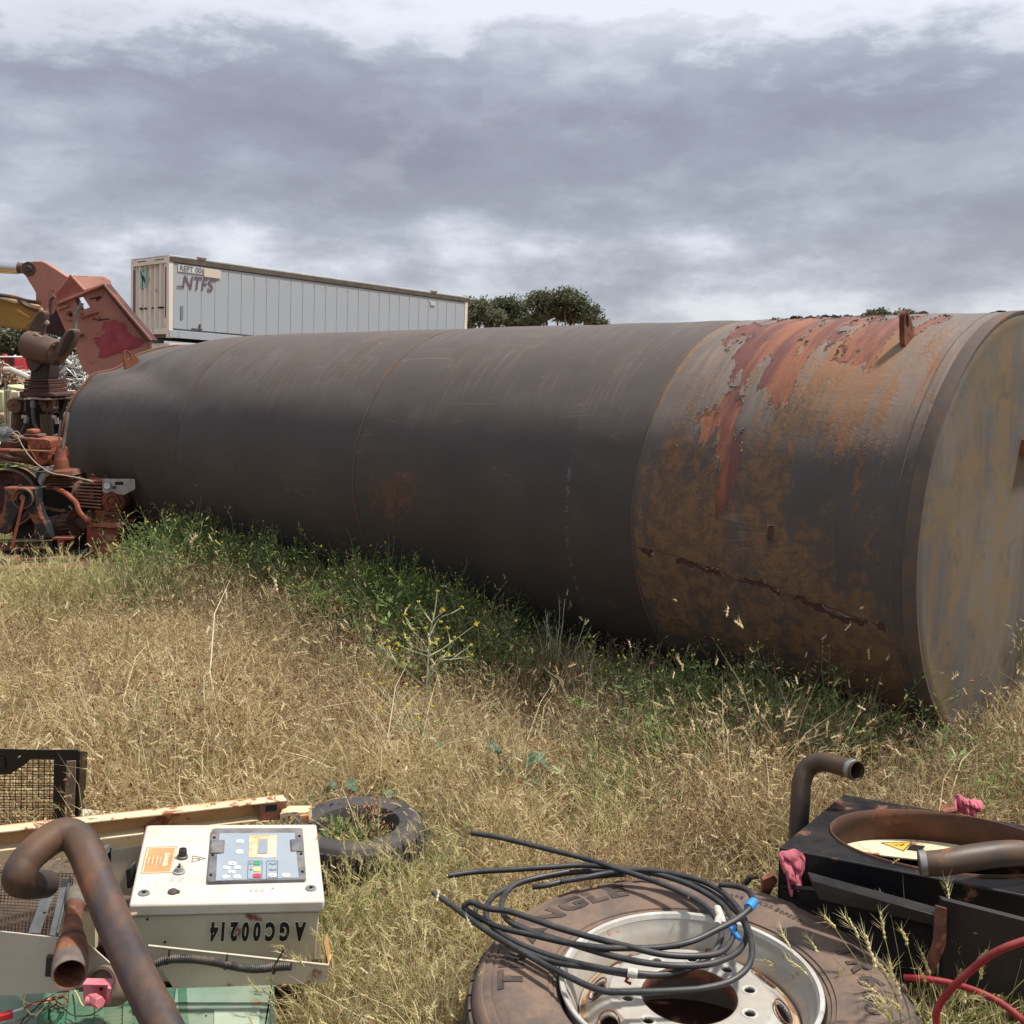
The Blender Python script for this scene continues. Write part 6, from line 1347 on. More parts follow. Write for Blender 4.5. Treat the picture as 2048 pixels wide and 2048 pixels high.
    MB().lathe(c, (.12, -1, 0), [(R0, -.08), (R0, .08), (R0-.02, .085), (R0-.035, .04), (R0-.05, .03), (.12, .02), (.10, .06), (0, .06)], 64).build('flywheel', mat('dark_flywheel', '#231b1c', .6, var='#4a1f20', vs=3, rust=.2, rustcol='#3a2420'), r)
    MB().lathe(c, (.12, -1, 0), [(R0+.004, .05), (R0+.006, .075), (R0-.008, .087), (R0-.012, .084)], 64).build('flywheel_edge', mat('pale_rubbed_edge', '#96885f', .5, var='#6b5a48', vs=5), r)
    TU('fan_belt', [(0, 608), (80, 605), (180, 622), (260, 650), (350, 690), (430, 700), (520, 712), (640, 735), (760, 765), (900, 795)], .008, M_blackp, Yo=Y-.1)
    TU('fan_belt', [(370, 1008), (450, 1040), (540, 1062), (640, 1068)], .012, M_ebr, Yo=Y-.02); TU('fan_belt', [(380, 1050), (470, 1060), (560, 1078), (640, 1080)], .010, M_blackp, Yo=Y-.03)
    # bearing pedestal
    ped = [(45, 850), (60, 840), (350, 850), (358, 1000), (395, 1120), (440, 1200), (500, 1335), (330, 1342), (322, 1200), (250, 1060), (210, 1060), (150, 1140), (120, 1230), (60, 1300), (0, 1290), (-60, 1250), (-40, 1180), (20, 1080), (40, 980)]
    E('pedestal', ped, Y-.28, .12, M_eblk, bevel=.012)
    c = D(*e2(235, 945), Y-.28)
    MB().lathe(c, (.05, -1, 0), [(.083, -.05), (.083, .03), (.078, .04), (.068, .04), (.064, .028), (.048, .028), (.044, -.01), (0, -.012)], 36).build('bearing_housing', M_eblk, r)
    MB().lathe(c, (.05, -1, 0), [(.0845, .030), (.0835, .0415), (.0765, .0425), (.0755, .038)], 36).build('bearing_ring', mat('olive_dusty_ring', '#6b5f4a', .7, var='#84523c', vs=20), r)
    C('bearing_shaft', (235, 900, -.32), (235, 900, -.2), .03, M_dark, n=16)
    C('cap_bolt', (195, 815, -.22), (195, 850, -.22), .012, M_ebr, n=8); C('cap_bolt', (75, 845, -.22), (75, 862, -.22), .03, M_er, n=8); C('cap_bolt', (310, 842, -.22), (310, 858, -.22), .03, M_er, n=8)
    C('crank_rod', (225, 960, -.36), (112, 1440, -.40), .012, M_ers, n=8); C('crank_rod_eye', (215, 945, -.37), (215, 945, -.33), .022, M_ebr, n=14)
    # base rails and skid
    E('base_rail', [(-100, 1362), (505, 1352), (500, 1500), (-100, 1520)], Y-.26, .06, M_eblk, bevel=.004)
    E('rail_edge', [(-100, 1368), (508, 1352), (508, 1360), (-100, 1378)], Y-.28, .10, mat('pale_green_edge', '#a5a67c', .6, var='#6b5f4a', vs=12))
    E('lower_channel', [(-100, 1446), (462, 1428), (465, 1508), (450, 1508), (448, 1442), (-100, 1462)], Y-.31, .05, M_ebr)
    E('rail_lip', [(150, 1540), (700, 1512), (700, 1524), (150, 1550)], Y-.34, .06, mat('pink_brown_lip', '#8a6658', .7), bevel=.002)
    E('skid_plate', [(-120, 1625), (1130, 1610), (1420, 1640), (1420, 1680), (1100, 1670), (300, 1700), (-120, 1740)], Y-.55, .6, mat('rust_orange_skid', '#6f4a38', .9, var='#855c44', vs=3, rust=.2, dust=.3), bevel=.01)
    E('skid_beam', [(-120, 1500), (1270, 1480), (1280, 1600), (-120, 1650)], Y-.1, .5, M_ebr, bevel=.01)
    E('bracket_foot', [(500, 1330), (700, 1330), (695, 1352), (620, 1358), (612, 1408), (560, 1410), (550, 1352), (505, 1345)], Y-.28, .1, M_er, bevel=.004)
    C('roller', (70, 1560, -.42), (190, 1556, -.38), .05, M_ebr, n=24); C('roller', (-60, 1500, -.38), (90, 1560, -.38), .045, M_ebr, n=20)
    for x, y in ((180, 1498), (385, 1418), (150, 1490)): C('skid_bolt', (x, y, -.34), (x, y+12, -.34), .014, M_ebr, n=8)
    # engine block, head, valve cover
    E('engine_block', [(-100, 470), (110, 470), (490, 480), (505, 560), (470, 640), (340, 640), (250, 620), (100, 600), (-100, 610)], Y+.05, .35, M_er, bevel=.015)
    E('cylinder_head', [(255, 440), (490, 440), (500, 500), (480, 590), (400, 640), (340, 630), (290, 520), (255, 470)], Y-.02, .3, M_ers, bevel=.02)
    E('valve_cover', [(255, 380), (280, 366), (430, 374), (475, 384), (488, 400), (486, 470), (290, 478), (262, 440)], Y-.04, .26, M_ers, bevel=.03)
    for x in (320, 385, 440): E('cover_rib', [(x, 400), (x+16, 400), (x+18, 462), (x, 462)], Y-.048, .02, mat('dark_stain_rib', '#6b382c', .7) if x == 320 else bpy.data.materials['dark_stain_rib'], bevel=.006)
    q = D(*e2(415, 533), Y-.03); MB().lathe(q, (0, -1, 0), [(.034, -.02), (.034, .015), (.024, .016), (.022, .0), (0, 0)], 24).build('port_ring', M_er, r)
    C('spark_port', (480, 540, -.04), (480, 575, -.04), .016, M_ers, n=12)
    TU('manifold', [(110, 500, .0), (200, 520, -.04), (260, 540, -.04), (300, 570, -.02), (330, 600, 0)], .024, M_ebr, n=10); TU('manifold', [(0, 540, 0), (100, 560, -.03), (220, 575, -.03), (320, 590, 0)], .022, M_ebr, n=10)
    TU('rocker_pipe', [(100, 490), (250, 488), (400, 492), (500, 498)], .008, mat('tan_pipe', '#8a6a50', .6), Yo=Y-.06)
    E('filler_cap', [(248, 290), (262, 283), (320, 288), (332, 298), (332, 330), (248, 330)], Y+.02, .12, M_ers, bevel=.01); E('filler_base', [(225, 330), (360, 335), (375, 355), (260, 362), (225, 352)], Y, .16, M_ebr, bevel=.004)
    E('head_plate', [(0, 350), (110, 352), (250, 365), (260, 450), (110, 470), (0, 470)], Y+.1, .2, M_ebr, bevel=.01)
    c = D(*e2(50, 320), Y-.08); al = mat('dull_aluminium', '#8f9290', .45, .4, var='#6b6f6d', vs=14, dust=.3)
    MB().lathe(c, (.2, -1, .1), [(.05, -.08), (.052, 0), (.045, .02), (.02, .026), (.018, .04), (0, .04)], 20).build('carburettor', al, r)
    for (x, y, rad) in ((20, 280, .026), (90, 290, .02), (20, 370, .03), (70, 380, .022), (110, 300, .012)): C('carburettor_part', (x, y, -.10), (x+14, y+8, -.02), rad, al, n=12)
    for pts in ([(100, 330), (160, 300), (190, 340), (150, 380), (90, 385)], [(90, 400), (150, 410), (180, 390), (160, 360)], [(110, 345), (170, 350), (200, 352)]): TU('thin_wire', pts, .0035, mat('pale_wire', '#aba08a', .6) if not bpy.data.materials.get('pale_wire') else bpy.data.materials['pale_wire'], Yo=Y-.13, n=5)
    TU('control_cable', [(120, 318), (165, 340), (210, 430), (270, 520), (340, 600), (400, 645), (500, 705), (640, 730), (800, 760), (900, 790)], .0045, bpy.data.materials['pale_wire'], Yo=Y-.2, n=5)
    TU('control_cable', [(270, 440), (300, 490), (330, 540), (345, 570)], .004, M_ers, Yo=Y-.08, n=5)
    TU('control_cable', [(740, 810), (820, 798), (900, 794)], .004, M_blackp, Yo=Y-.15, n=5)
    # bell housing, transmission and gear lever
    gw = mat('grey_white_housing', '#8e8a86', .6, var='#a5a19b', vs=5, rust=.12, dust=.2)
    E('bell_housing', [(255, 668), (330, 660), (400, 648), (510, 658), (525, 690), (490, 722), (440, 748), (405, 800), (398, 850), (370, 810), (335, 740), (300, 700)], Y-.06, .2, gw, bevel=.02)
    E('housing_strap', [(352, 690), (385, 655), (430, 652), (395, 690), (372, 730), (350, 780), (344, 740)], Y-.07, .02, M_blackp, bevel=.002)
    E('transmission_top', [(505, 690), (660, 690), (700, 735), (700, 830), (560, 850), (470, 830), (440, 790), (480, 730)], Y, .3, M_ebr, bevel=.01)
    for j, (x0, x1, y) in enumerate(((500, 700, 722), (470, 700, 752), (450, 690, 778), (440, 640, 802), (470, 700, 832))):
        E('casing_rib', [(x0, y), (x1, y+6), (x1, y+16), (x0, y+12)], Y-.03, .2, M_er if j % 2 else M_ebr, bevel=.003)
    MB().lathe(D(*e2(598, 720), Y-.02), (0, 0, 1), [(.085, 0), (.082, .03), (.062, .05), (.055, .12), (.052, .13), (.045, .14), (.043, .19), (.02, .24)], 24).build('gear_tower', M_er, r)
    MB().lathe(D(*e2(598, 640), Y-.02), (0, 0, 1), [(.048, 0), (.05, .03), (.038, .05), (.02, .11), (.01, .12)], 20).build('rubber_boot', mat('grey_rubber_boot', '#4e4a48', .8), r)
    MB().prism([D(*e2(583, 560), Y-.04), D(*e2(608, 560), Y-.04), D(*e2(668, 125), Y-.04), D(*e2(642, 122), Y-.04)], (0, .012, 0)).build('gear_lever', mat('bright_flat_bar', '#a39c96', .4, .3, var='#7d6b60', vs=5), r, bevel=.002)
    TU('thin_rod', [(582, 500), (568, 400), (575, 300), (588, 195)], .005, M_steel, Yo=Y-.04, n=6)
    E('dark_void_block', [(372, 850), (560, 850), (730, 1000), (745, 1110), (560, 1110), (420, 1140), (372, 1000)], Y+.12, .3, mat('void_black', '#120f0f', .6, var='#1f1816'), bevel=.01)  # black block standing in for the shaded void behind the engine parts
    E('lower_dark_block', [(120, 1150), (330, 1150), (560, 1260), (700, 1260), (860, 1200), (900, 1500), (120, 1500)], Y+.16, .3, bpy.data.materials['void_black'])  # same black block continued lower down, behind the rails
    C('side_shaft', (740, 1180, .02), (850, 1230, .02), .05, M_ebr, n=20)
    for x, y in ((560, 540), (520, 520), (530, 560)): C('distributor_part', (x, y, .03), (x, y+22, .03), .022, M_blackp, n=12)
    for x, y in ((690, 890), (670, 1020), (690, 1035)): C('drain_tap', (x, y, -.1), (x+6, y+24, -.1), .007, M_steel, n=8)
    C('neck_plug', (868, 1080, -.12), (868, 1110, -.12), .022, M_ebr, n=14)
build_engine()

# ================================================================ scrap heaps, fire truck, odds and ends at the far left
def build_scrap(name, label, cx, top, halfw, Y, seed, cols, n=900, bottom=950):
    rr = random.Random(seed); x0 = at_px(cx, Y); k = Y/FPX; zt = CAMH-(top-716)*k; W = halfw*k; zb = hgt(x0, Y)-.1
    root = thing(name, label, 'scrap heap', (x0, Y, zb))
    mb = MB(); N = 26; vs = [Vector((x0, Y, zt-.25))]
    for kk in range(1, 7):
        for i in range(N):
            a = 2*PI*i/N; t = kk/6; w = mnoise.noise(Vector((math.cos(a)*3*t, math.sin(a)*3*t, seed)))
            vs.append(Vector((x0+math.cos(a)*W*t*1.1, Y+math.sin(a)*W*t, zb+(zt-.2-zb)*max(0, (1-t**1.7))+.35*w*(1-t))))
    fs = [(0, 1+i, 1+(i+1) % N) for i in range(N)]+[(1+q*N+i, 1+q*N+(i+1) % N, 1+(q+1)*N+(i+1) % N, 1+(q+1)*N+i) for q in range(5) for i in range(N)]
    mb.add(vs, fs).build('heap_core', mat('dark_scrap_core_%s' % 'abcdef'[seed % 6], '#2e2b29', .9, var='#4b4640', vs=2, rust=.3), root)
    for ci, c in enumerate(cols):
        mb = MB(); m = mat('scrap_metal_%s' % 'abcdefgh'[(seed*3+ci) % 8], c, .45, .3 if ci == 0 else 0, bump=0)
        for q in range(int(n/len(cols))):
            a = rr.uniform(0, 2*PI); t = math.sqrt(rr.random()); p = Vector((x0+math.cos(a)*W*t*1.05, Y+math.sin(a)*W*t, zb+(zt-zb)*max(0, 1-t**1.7)+rr.uniform(-.15, .2)))
            d = Vector((rr.gauss(0, 1), rr.gauss(0, 1), rr.gauss(0, .6))).normalized()*rr.uniform(.1, .45); e = Vector((rr.gauss(0, 1), rr.gauss(0, 1), rr.gauss(0, 1)))*.1
            s = rr.uniform(.006, .02)
            if rr.random() < .3: mb.box(p, (rr.uniform(.05, .35), rr.uniform(.02, .1), .01), M=Euler((rr.uniform(0, 6), rr.uniform(0, 6), rr.uniform(0, 6))).to_matrix())
            else: mb.tube([p-d, p+e, p+d], s, 4, sm=3 if rr.random() < .5 else 0)
        mb.build('scrap_strip', m, root, kind='stuff')
build_scrap('scrap_heap', 'heap of bright twisted metal strips seen between the grab yoke and the crushed tank end', 138, 716, 62, 24, 1, ['#b3b3b0', '#8e8c88', '#6b625a', '#c9c7c2'], 1500)
build_scrap('scrap_heap', 'heap of mixed scrap at the far left in front of the fire truck', 8, 748, 62, 22, 2, ['#9a9a96', '#7a4a38', '#b5b08a', '#55504c'], 1200)
build_scrap('scrap_heap', 'low heap of dark scrap at the far left edge below the pale green sheet', -20, 800, 60, 17, 3, ['#7e9a5a', '#8a8780', '#5a5048', '#b3b08e'], 900)
def build_far_bits():
    # fire truck: cab and body
    Y = 62.0; k = Y/FPX; x0 = at_px(50, Y)*1.0; zb = hgt(0, Y)
    r = thing('fire_truck', 'red fire truck with a white roof and striped bumper, far off at the left edge', 'fire truck', (x0-3, Y, zb))
    red = mat('fire_engine_red', '#a8202a', .4, bump=0, var='#8f1c24', vs=1); wh = mat('truck_white', '#c9c9c6', .5, bump=0); gl = mat('truck_window_glass', '#2c3436', .15, bump=0, fine=0)
    zt = CAMH+5*k
    X = lambda px: (px-1024)/FPX*(Y*_c+1.2)
    Zp = lambda py: CAMH-(py-716)*k
    def B(name, a, b, c, d, y0, y1, m, **kk): return MB().prism([(X(a), Y+y0, Zp(b)), (X(c), Y+y0, Zp(b)), (X(c), Y+y0, Zp(d)), (X(a), Y+y0, Zp(d))], (0, y1-y0, 0)).build(name, m, r, **kk)
    B('roof', -90, 711.5, 49, 715, -.1, 2.2, wh, bevel=.05); B('cab', -90, 715, 49, 741, 0, 2.1, red, bevel=.06)
    for a, b in ((36, 47), (16, 25), (-6, 4), (-30, -16), (-60, -40)): B('window', a, 717, b, 728, -.03, .02, gl)
    B('window_pillar', 20, 717, 21, 728, -.05, 0, wh); B('side_band', -90, 732, 30, 733.5, -.04, .02, wh)
    for i in range(4): 
        a = 35+i*4; MB().prism([(X(a), Y-.04, Zp(736)), (X(a+2.4), Y-.04, Zp(732)), (X(a+4.2), Y-.04, Zp(732)), (X(a+1.8), Y-.04, Zp(736))], (0, .03, 0)).build('stripe', wh, r)
    B('bumper', 33, 739, 51, 746, -.25, 2.1, wh, bevel=.04); B('beacon', 16, 707.5, 21, 711.5, .5, .9, red, bevel=.03); B('beacon', 39, 709, 41, 711.5, .5, .7, wh)
    for px in (8, -50): 
        c = (X(px), Y-.02, zb+.5); w = MB().lathe(c, (0, -1, 0), [(.5, -.25), (.5, 0), (.3, .02), (.28, -.02), (0, 0)], 24).build('wheel', M_blackp, r)
    # white slabs and sheets stacked behind the tank end
    r = thing('foam_slabs', 'stack of white slabs left of the tank end, below the bright scrap heap', 'slabs', D(120, 800, 15)-Vector((0, 0, .9)))
    wh2 = mat('dirty_white_slab', '#c9c4b8', .7, var='#b5b0a2', vs=5)
    for i, (a, b, c, d) in enumerate(((770, 1045, 850, 1075), (790, 1065, 900, 1095), (850, 1040, 930, 1110), (880, 1080, 1010, 1110), (830, 1110, 900, 1140), (900, 1050, 1015, 1075))):
        S(MB(), [(a, b+8), (c-6, b), (c, d-12), (a+8, d)], 15-.05*i, .25, f=h7).build('slab', wh2, r, bevel=.01)
    # long pale pole lying on the scrap
    o = tag(MB().tube([D(*h7(60, 735), 21), D(*h7(160, 735), 21), D(*h7(435, 858), 21)], .055, 8).build('white_pole', mat('white_pole_paint', '#b9b6b0', .5)), 'long white pole lying slantwise on the scrap in front of the fire truck', 'pole')
    o = tag(MB().tube([D(*h7(925, 568), 23.6), D(*h7(1065, 668), 23.6)], .05, 8).build('white_pole', bpy.data.materials['white_pole_paint']), 'short white pole sticking out of the bright scrap heap', 'pole')
    # pale sheet with yellow-green barrel, mesh gate post and bin
    r = thing('mesh_fence_panel', 'narrow pale wire mesh fence panel standing behind the engine at the left edge', 'fence panel', D(14, 900, 13))
    mt = mat('galvanised_fence_wire', '#a39a86', .6)
    for x in (78, 150): MB().tube([D(*h7(x, 1045), 13), D(*h7(x+6, 1620), 13)], .016, 6).build('fence_post', mt, r)
    for y in (1050, 1580): MB().tube([D(*h7(78, y), 13), D(*h7(152, y), 13)], .012, 6).build('fence_rail', mt, r)
    mb = MB()
    for i in range(1, 6): mb.tube([D(*h7(78+12*i, 1050), 13), D(*h7(80+12*i, 1600), 13)], .004, 4)
    for i in range(24): mb.tube([D(*h7(78, 1060+22*i), 13), D(*h7(152, 1060+22*i), 13)], .003, 4)
    mb.build('wire_mesh', mt, r, kind='stuff')
    r = thing('pale_crate', 'pale green and white crate at the far left edge beside the mesh fence panel', 'crate', D(5, 900, 14))
    yg = mat('yellow_green_plastic', '#aab07c', .6, var='#c2c6a0', vs=3)
    S(MB(), [(-80, 1050), (55, 1060), (50, 1300), (20, 1380), (-80, 1380)], 14, .4, f=h7).build('crate_body', yg, r, bevel=.02)
    S(MB(), [(100, 960), (180, 985), (330, 1005), (328, 1040), (190, 1045), (110, 1030)], 15, .4, f=h7).build('folded_sheet', mat('pale_yellow_sheet', '#c9cc9a', .7, var='#b5b88a', vs=4), r, bevel=.02)
    S(MB(), [(170, 1065), (270, 1062), (275, 1150), (175, 1155)], 14.2, .3, f=h7).build('white_box', wh2, r, bevel=.01)
    S(MB(), [(-80, 1380), (60, 1390), (110, 1500), (-80, 1480)], 13.5, .3, f=h7).build('pink_sheet', mat('dusty_pink_sheet', '#8a6a5a', .8, var='#a39a7a', vs=4), r, bevel=.02)
build_far_bits()
# ================================================================ vegetation
GRASSDRY = plant_mat('dry_straw', ['#80643f', '#b2986a', '#cbb78c', '#e4d3a8', '#f0e4c6'], .45, .75)
GRASSSEED = plant_mat('dry_seed_stem', ['#6b5743', '#978468', '#b8a988', '#cfc4a6'], .25, .8)
HUSK = plant_mat('reddish_husk', ['#5a3a2a', '#8a6248', '#a5825f', '#b89a74'], .2, .85)
WEED = plant_mat('weed_leaf', ['#4d5f36', '#68804a', '#8a9a5c', '#a9b07a'], .38, .6)
WEEDG = plant_mat('grey_weed', ['#666b4c', '#83855f', '#a09f7c', '#b8b294'], .3, .7)
BARLEY = plant_mat('barley_grass', ['#7a8048', '#a8a468', '#cdc28c', '#e4d8ac'], .35, .7)
MALLOW = plant_mat('mallow_leaf', ['#46604a', '#5f7a60', '#7d9478'], .3, .55)
YELLOW = plant_mat('yellow_flower', ['#b5a42a', '#cfc03c', '#d8cf66'], .3, .6)
STEMP = plant_mat('pale_green_stem', ['#b3b894', '#c4c8a8', '#d4d8bc'], .2, .6)

class Tuft:
    def __init__(s): s.v = []; s.f = []; s.t = []; s.m = []
    def q(s, vs, fs, tone, m):
        b = len(s.v); s.v += vs; s.f += [tuple(i+b for i in f) for f in fs]; s.t += [tone]*len(vs); s.m += [m]*len(fs)
    def blade(s, p, d, L, w, tone, m=0, droop=.5, seg=3, rr=random, curl=.3):
        p = Vector(p); d = Vector(d).normalized(); side = d.cross(Vector((0, 0, 1)))
        if side.length < .05: side = Vector((1, 0, 0))
        side = side.normalized(); side = (side+Vector((rr.uniform(-.5, .5), rr.uniform(-.5, .5), rr.uniform(-.5, .5)))).normalized(); vs = []; cv = Vector((rr.uniform(-1, 1), rr.uniform(-1, 1), 0))*curl
        for k in range(seg+1):
            t = k/seg; ww = w*(1-.55*t)*.5 if k < seg else 0
            if k < seg: vs += [p-side*ww, p+side*ww]
            else: vs.append(p)
            p = p+d*(L/seg); d = (d+(Vector((0, 0, -droop))+cv)*(1/seg)).normalized()
        fs = [(2*k, 2*k+1, 2*k+3, 2*k+2) for k in range(seg-1)]+[(2*seg-2, 2*seg-1, 2*seg)]
        s.q(vs, fs, tone, m); return p, d
    def stem(s, pts, w, tone, m=0):
        vs = []
        for i, p in enumerate(pts):
            p = Vector(p); d = (Vector(pts[min(i+1, len(pts)-1)])-Vector(pts[max(0, i-1)])).normalized(); u = d.orthogonal().normalized(); v_ = d.cross(u); r = w*(1-.5*i/len(pts))
            vs += [p+u*r, p-u*r*.5+v_*r*.87, p-u*r*.5-v_*r*.87]
        fs = [(3*i+k, 3*i+(k+1) % 3, 3*i+3+(k+1) % 3, 3*i+3+k) for i in range(len(pts)-1) for k in range(3)]
        s.q(vs, fs, tone, m)
    def leaf(s, p, d, L, w, tone, m=0, rr=random):
        p = Vector(p); d = Vector(d).normalized(); n = Vector((rr.gauss(0, .5), rr.gauss(0, .5), 1)).normalized(); sd = d.cross(n).normalized()
        s.q([p, p+d*L*.45+sd*w*.5, p+d*L, p+d*L*.45-sd*w*.5+n*w*.15], [(0, 1, 2, 3)], tone, m)
    def blob(s, p, r, tone, m=0, el=1.4, d=(0, 0, 1)):
        p = Vector(p); d = Vector(d).normalized(); u = d.orthogonal().normalized(); v_ = d.cross(u)
        s.q([p-d*r*el, p+u*r, p+v_*r, p-u*r, p-v_*r, p+d*r*el], [(0, 2, 1), (0, 3, 2), (0, 4, 3), (0, 1, 4), (5, 1, 2), (5, 2, 3), (5, 3, 4), (5, 4, 1)], tone, m)
    def round_leaf(s, p, n, r, tone, m=0, rr=random):
        p = Vector(p); n = Vector(n).normalized(); u = n.orthogonal().normalized(); v_ = n.cross(u); a0 = rr.uniform(0, 6); N = 11; vs = [p-n*r*.15]
        for k in range(N):
            a = a0+2*PI*k/N; rr_ = r*(1+.12*math.cos(a*5))*(1 if k else .45); vs.append(p+(u*math.cos(a)+v_*math.sin(a))*rr_+n*r*.12*math.cos(2*a))
        s.q(vs, [(0, 1+k, 1+(k+1) % N) for k in range(N)], tone, m)
    def mesh(s, name, mats):
        me = bpy.data.meshes.new(name); me.from_pydata([tuple(p) for p in s.v], [], s.f)
        for m in mats: me.materials.append(m)
        me.polygons.foreach_set('material_index', s.m)
        at = me.attributes.new('tone', 'FLOAT', 'POINT'); at.data.foreach_set('value', np.clip(np.array(s.t, dtype=np.float32), 0, 1))
        return me

def rd(rr, up=1.0): return Vector((rr.gauss(0, 1), rr.gauss(0, 1), abs(rr.gauss(0, 1))*up))
def t_dry(seed, n=46, h=.2, lie=.3):
    T = Tuft(); rr = random.Random(seed)
    for k in range(n):
        p = Vector((rr.gauss(0, .05), rr.gauss(0, .05), 0)); L = h*rr.uniform(.5, 1.35); low = rr.random() < lie
        d = Vector((rr.gauss(0, 1), rr.gauss(0, 1), .5 if low else rr.uniform(1.2, 3.5)))
        e, dd = T.blade(p, d, L, rr.uniform(.0022, .0052), rr.random(), 0, rr.uniform(.1, 1.2), 3, rr, .9)
        z_ = rr.random()
        if z_ < .16: T.blob(e, rr.uniform(.0025, .0045), rr.random(), 1, 2.2, dd)
        elif z_ < .30 and not low:      # small bristly pale head
            for j in range(3): T.blob(e+dd*.008*j, .0034, .8, 0, 1.8, dd)
            for j in range(7): T.blade(e+dd*rr.uniform(0, .02), dd*1.6+rd(rr)*.7-rd(rr)*.5, rr.uniform(.012, .026), .0012, .95, 0, .05, 1, rr)
    for k in range(24):     # litter and husks near the ground
        p = Vector((rr.gauss(0, .07), rr.gauss(0, .07), rr.uniform(.003, .07))); d = Vector((rr.gauss(0, 1), rr.gauss(0, 1), rr.gauss(0, .3)))
        T.blade(p, d, rr.uniform(.03, .10), rr.uniform(.002, .004), rr.random(), 0 if rr.random() < .7 else 1, .1, 2, rr, .8)
    for k in range(14): T.blob((rr.gauss(0, .06), rr.gauss(0, .06), rr.uniform(.004, h*.6)), rr.uniform(.002, .005), rr.random(), 1, 1.3)
    return T.mesh('dry_tuft', [GRASSDRY, HUSK])
def t_barley(seed, n=14, h=.34, head=True, bend=.55):
    T = Tuft(); rr = random.Random(seed)
    for k in range(n):
        p = Vector((rr.gauss(0, .035), rr.gauss(0, .035), 0)); d = Vector((rr.gauss(0, .35), rr.gauss(0, .35), 1)); L = h*rr.uniform(.6, 1.2); tone = rr.random()
        pts = [p.copy()]; dr = Vector((rr.gauss(0, 1), rr.gauss(0, 1), 0)).normalized()
        for q in range(5): d = (d+dr*bend*.16+Vector((0, 0, -.07))).normalized(); p = p+d*L/5; pts.append(p.copy())
        T.stem(pts, .0011, tone)
        for q in range(2): T.blade(pts[1+q], Vector((rr.gauss(0, 1), rr.gauss(0, 1), 1.3)), L*rr.uniform(.25, .5), .004, tone*.8, 0, 1.0, 3, rr)
        if head and rr.random() < .8:
            hd = d; hl = rr.uniform(.035, .055)
            for j in range(6): T.blob(p+hd*hl*j/6+rd(rr)*.001, .0038*(1-.07*j), tone*.5+.5, 0, 2.0, hd); hd = (hd+dr*.06).normalized()
            for j in range(18):
                b = p+hd*hl*rr.uniform(.1, .95); T.blade(b, hd*1.9+rd(rr)*.8-rd(rr)*.6, rr.uniform(.022, .04), .0011, .8+.2*rr.random(), 0, .05, 1, rr)
    return T.mesh('barley_tuft', [BARLEY])
def t_seed(seed, n=9, h=.42):
    T = Tuft(); rr = random.Random(seed)
    for k in range(n):
        p = Vector((rr.gauss(0, .05), rr.gauss(0, .05), 0)); d = Vector((rr.gauss(0, .25), rr.gauss(0, .25), 1)); L = h*rr.uniform(.6, 1.2); tone = rr.random(); pts = [p.copy()]
        for q in range(5): d = (d+Vector((rr.gauss(0, .16), rr.gauss(0, .16), 0))).normalized(); p = p+d*L/5; pts.append(p.copy())
        T.stem(pts, .0014, tone)
        for q in range(2, 6):
            if rr.random() < .8:
                dd = (d+rd(rr, .4)*.7).normalized(); e = pts[q]+dd*rr.uniform(.02, .06); T.stem([pts[q], e], .0008, tone); T.blob(e, rr.uniform(.0025, .005), rr.uniform(.3, 1), 1, 1.3, dd)
            if rr.random() < .4: T.blade(pts[q], rd(rr, .6), rr.uniform(.04, .1), .003, tone, 0, .9, 3, rr, .8)
        T.blob(p, .0045, tone, 1, 1.6, d)
    return T.mesh('seed_stems', [GRASSSEED, HUSK])
def t_weed(seed, n=9, h=.36, mat_=None, lf=(.014, .032), w=.22):
    T = Tuft(); rr = random.Random(seed)
    for k in range(n):
        p = Vector((rr.gauss(0, .05), rr.gauss(0, .05), 0)); d = Vector((rr.gauss(0, .4), rr.gauss(0, .4), 1)); L = h*rr.uniform(.55, 1.2); tone = rr.random()*.7; pts = [p.copy()]
        for q in range(6): d = (d+Vector((rr.gauss(0, .15), rr.gauss(0, .15), 0))).normalized(); p = p+d*L/6; pts.append(p.copy())
        T.stem(pts, .0016, tone)
        for q in range(34):
            t = rr.uniform(.1, 1.0)*6; i = min(5, int(t)); b = pts[i].lerp(pts[i+1], t-i); dd = (rd(rr, .5)+Vector((0, 0, .2))).normalized(); e = b+dd*rr.uniform(0, .05)*(1-.5*t/6)
            l = rr.uniform(*lf); T.leaf(e, dd, l, l*w, tone+.35*rr.random(), 0, rr)
        if rr.random() < .35: T.blob(p+Vector((0, 0, .004)), .0035, rr.random(), 1)
    return T.mesh('leafy_weed', [mat_ or WEED, YELLOW if mat_ is None else HUSK])
def t_green(seed, n=40, h=.22):
    T = Tuft(); rr = random.Random(seed)
    for k in range(n):
        p = Vector((rr.gauss(0, .05), rr.gauss(0, .05), 0)); T.blade(p, Vector((rr.gauss(0, .6), rr.gauss(0, .6), 1.6)), h*rr.uniform(.5, 1.3), rr.uniform(.003, .006), rr.random(), 0, rr.uniform(.3, 1.2), 4, rr, .3)
    return T.mesh('green_grass_tuft', [WEED])
def t_mallow(seed, n=9, h=.14):
    T = Tuft(); rr = random.Random(seed)
    for k in range(n):
        p = Vector((rr.gauss(0, .02), rr.gauss(0, .02), 0)); d = Vector((rr.gauss(0, .6), rr.gauss(0, .6), 1)).normalized(); L = h*rr.uniform(.4, 1.2); e = p+d*L
        T.stem([p, p+d*L*.5+Vector((0, 0, .01)), e], .0016, .6); T.round_leaf(e, Vector((rr.gauss(0, .5), rr.gauss(0, .5)-.2, 1)), rr.uniform(.018, .036), rr.random(), 0, rr)
    return T.mesh('mallow_plant', [MALLOW])

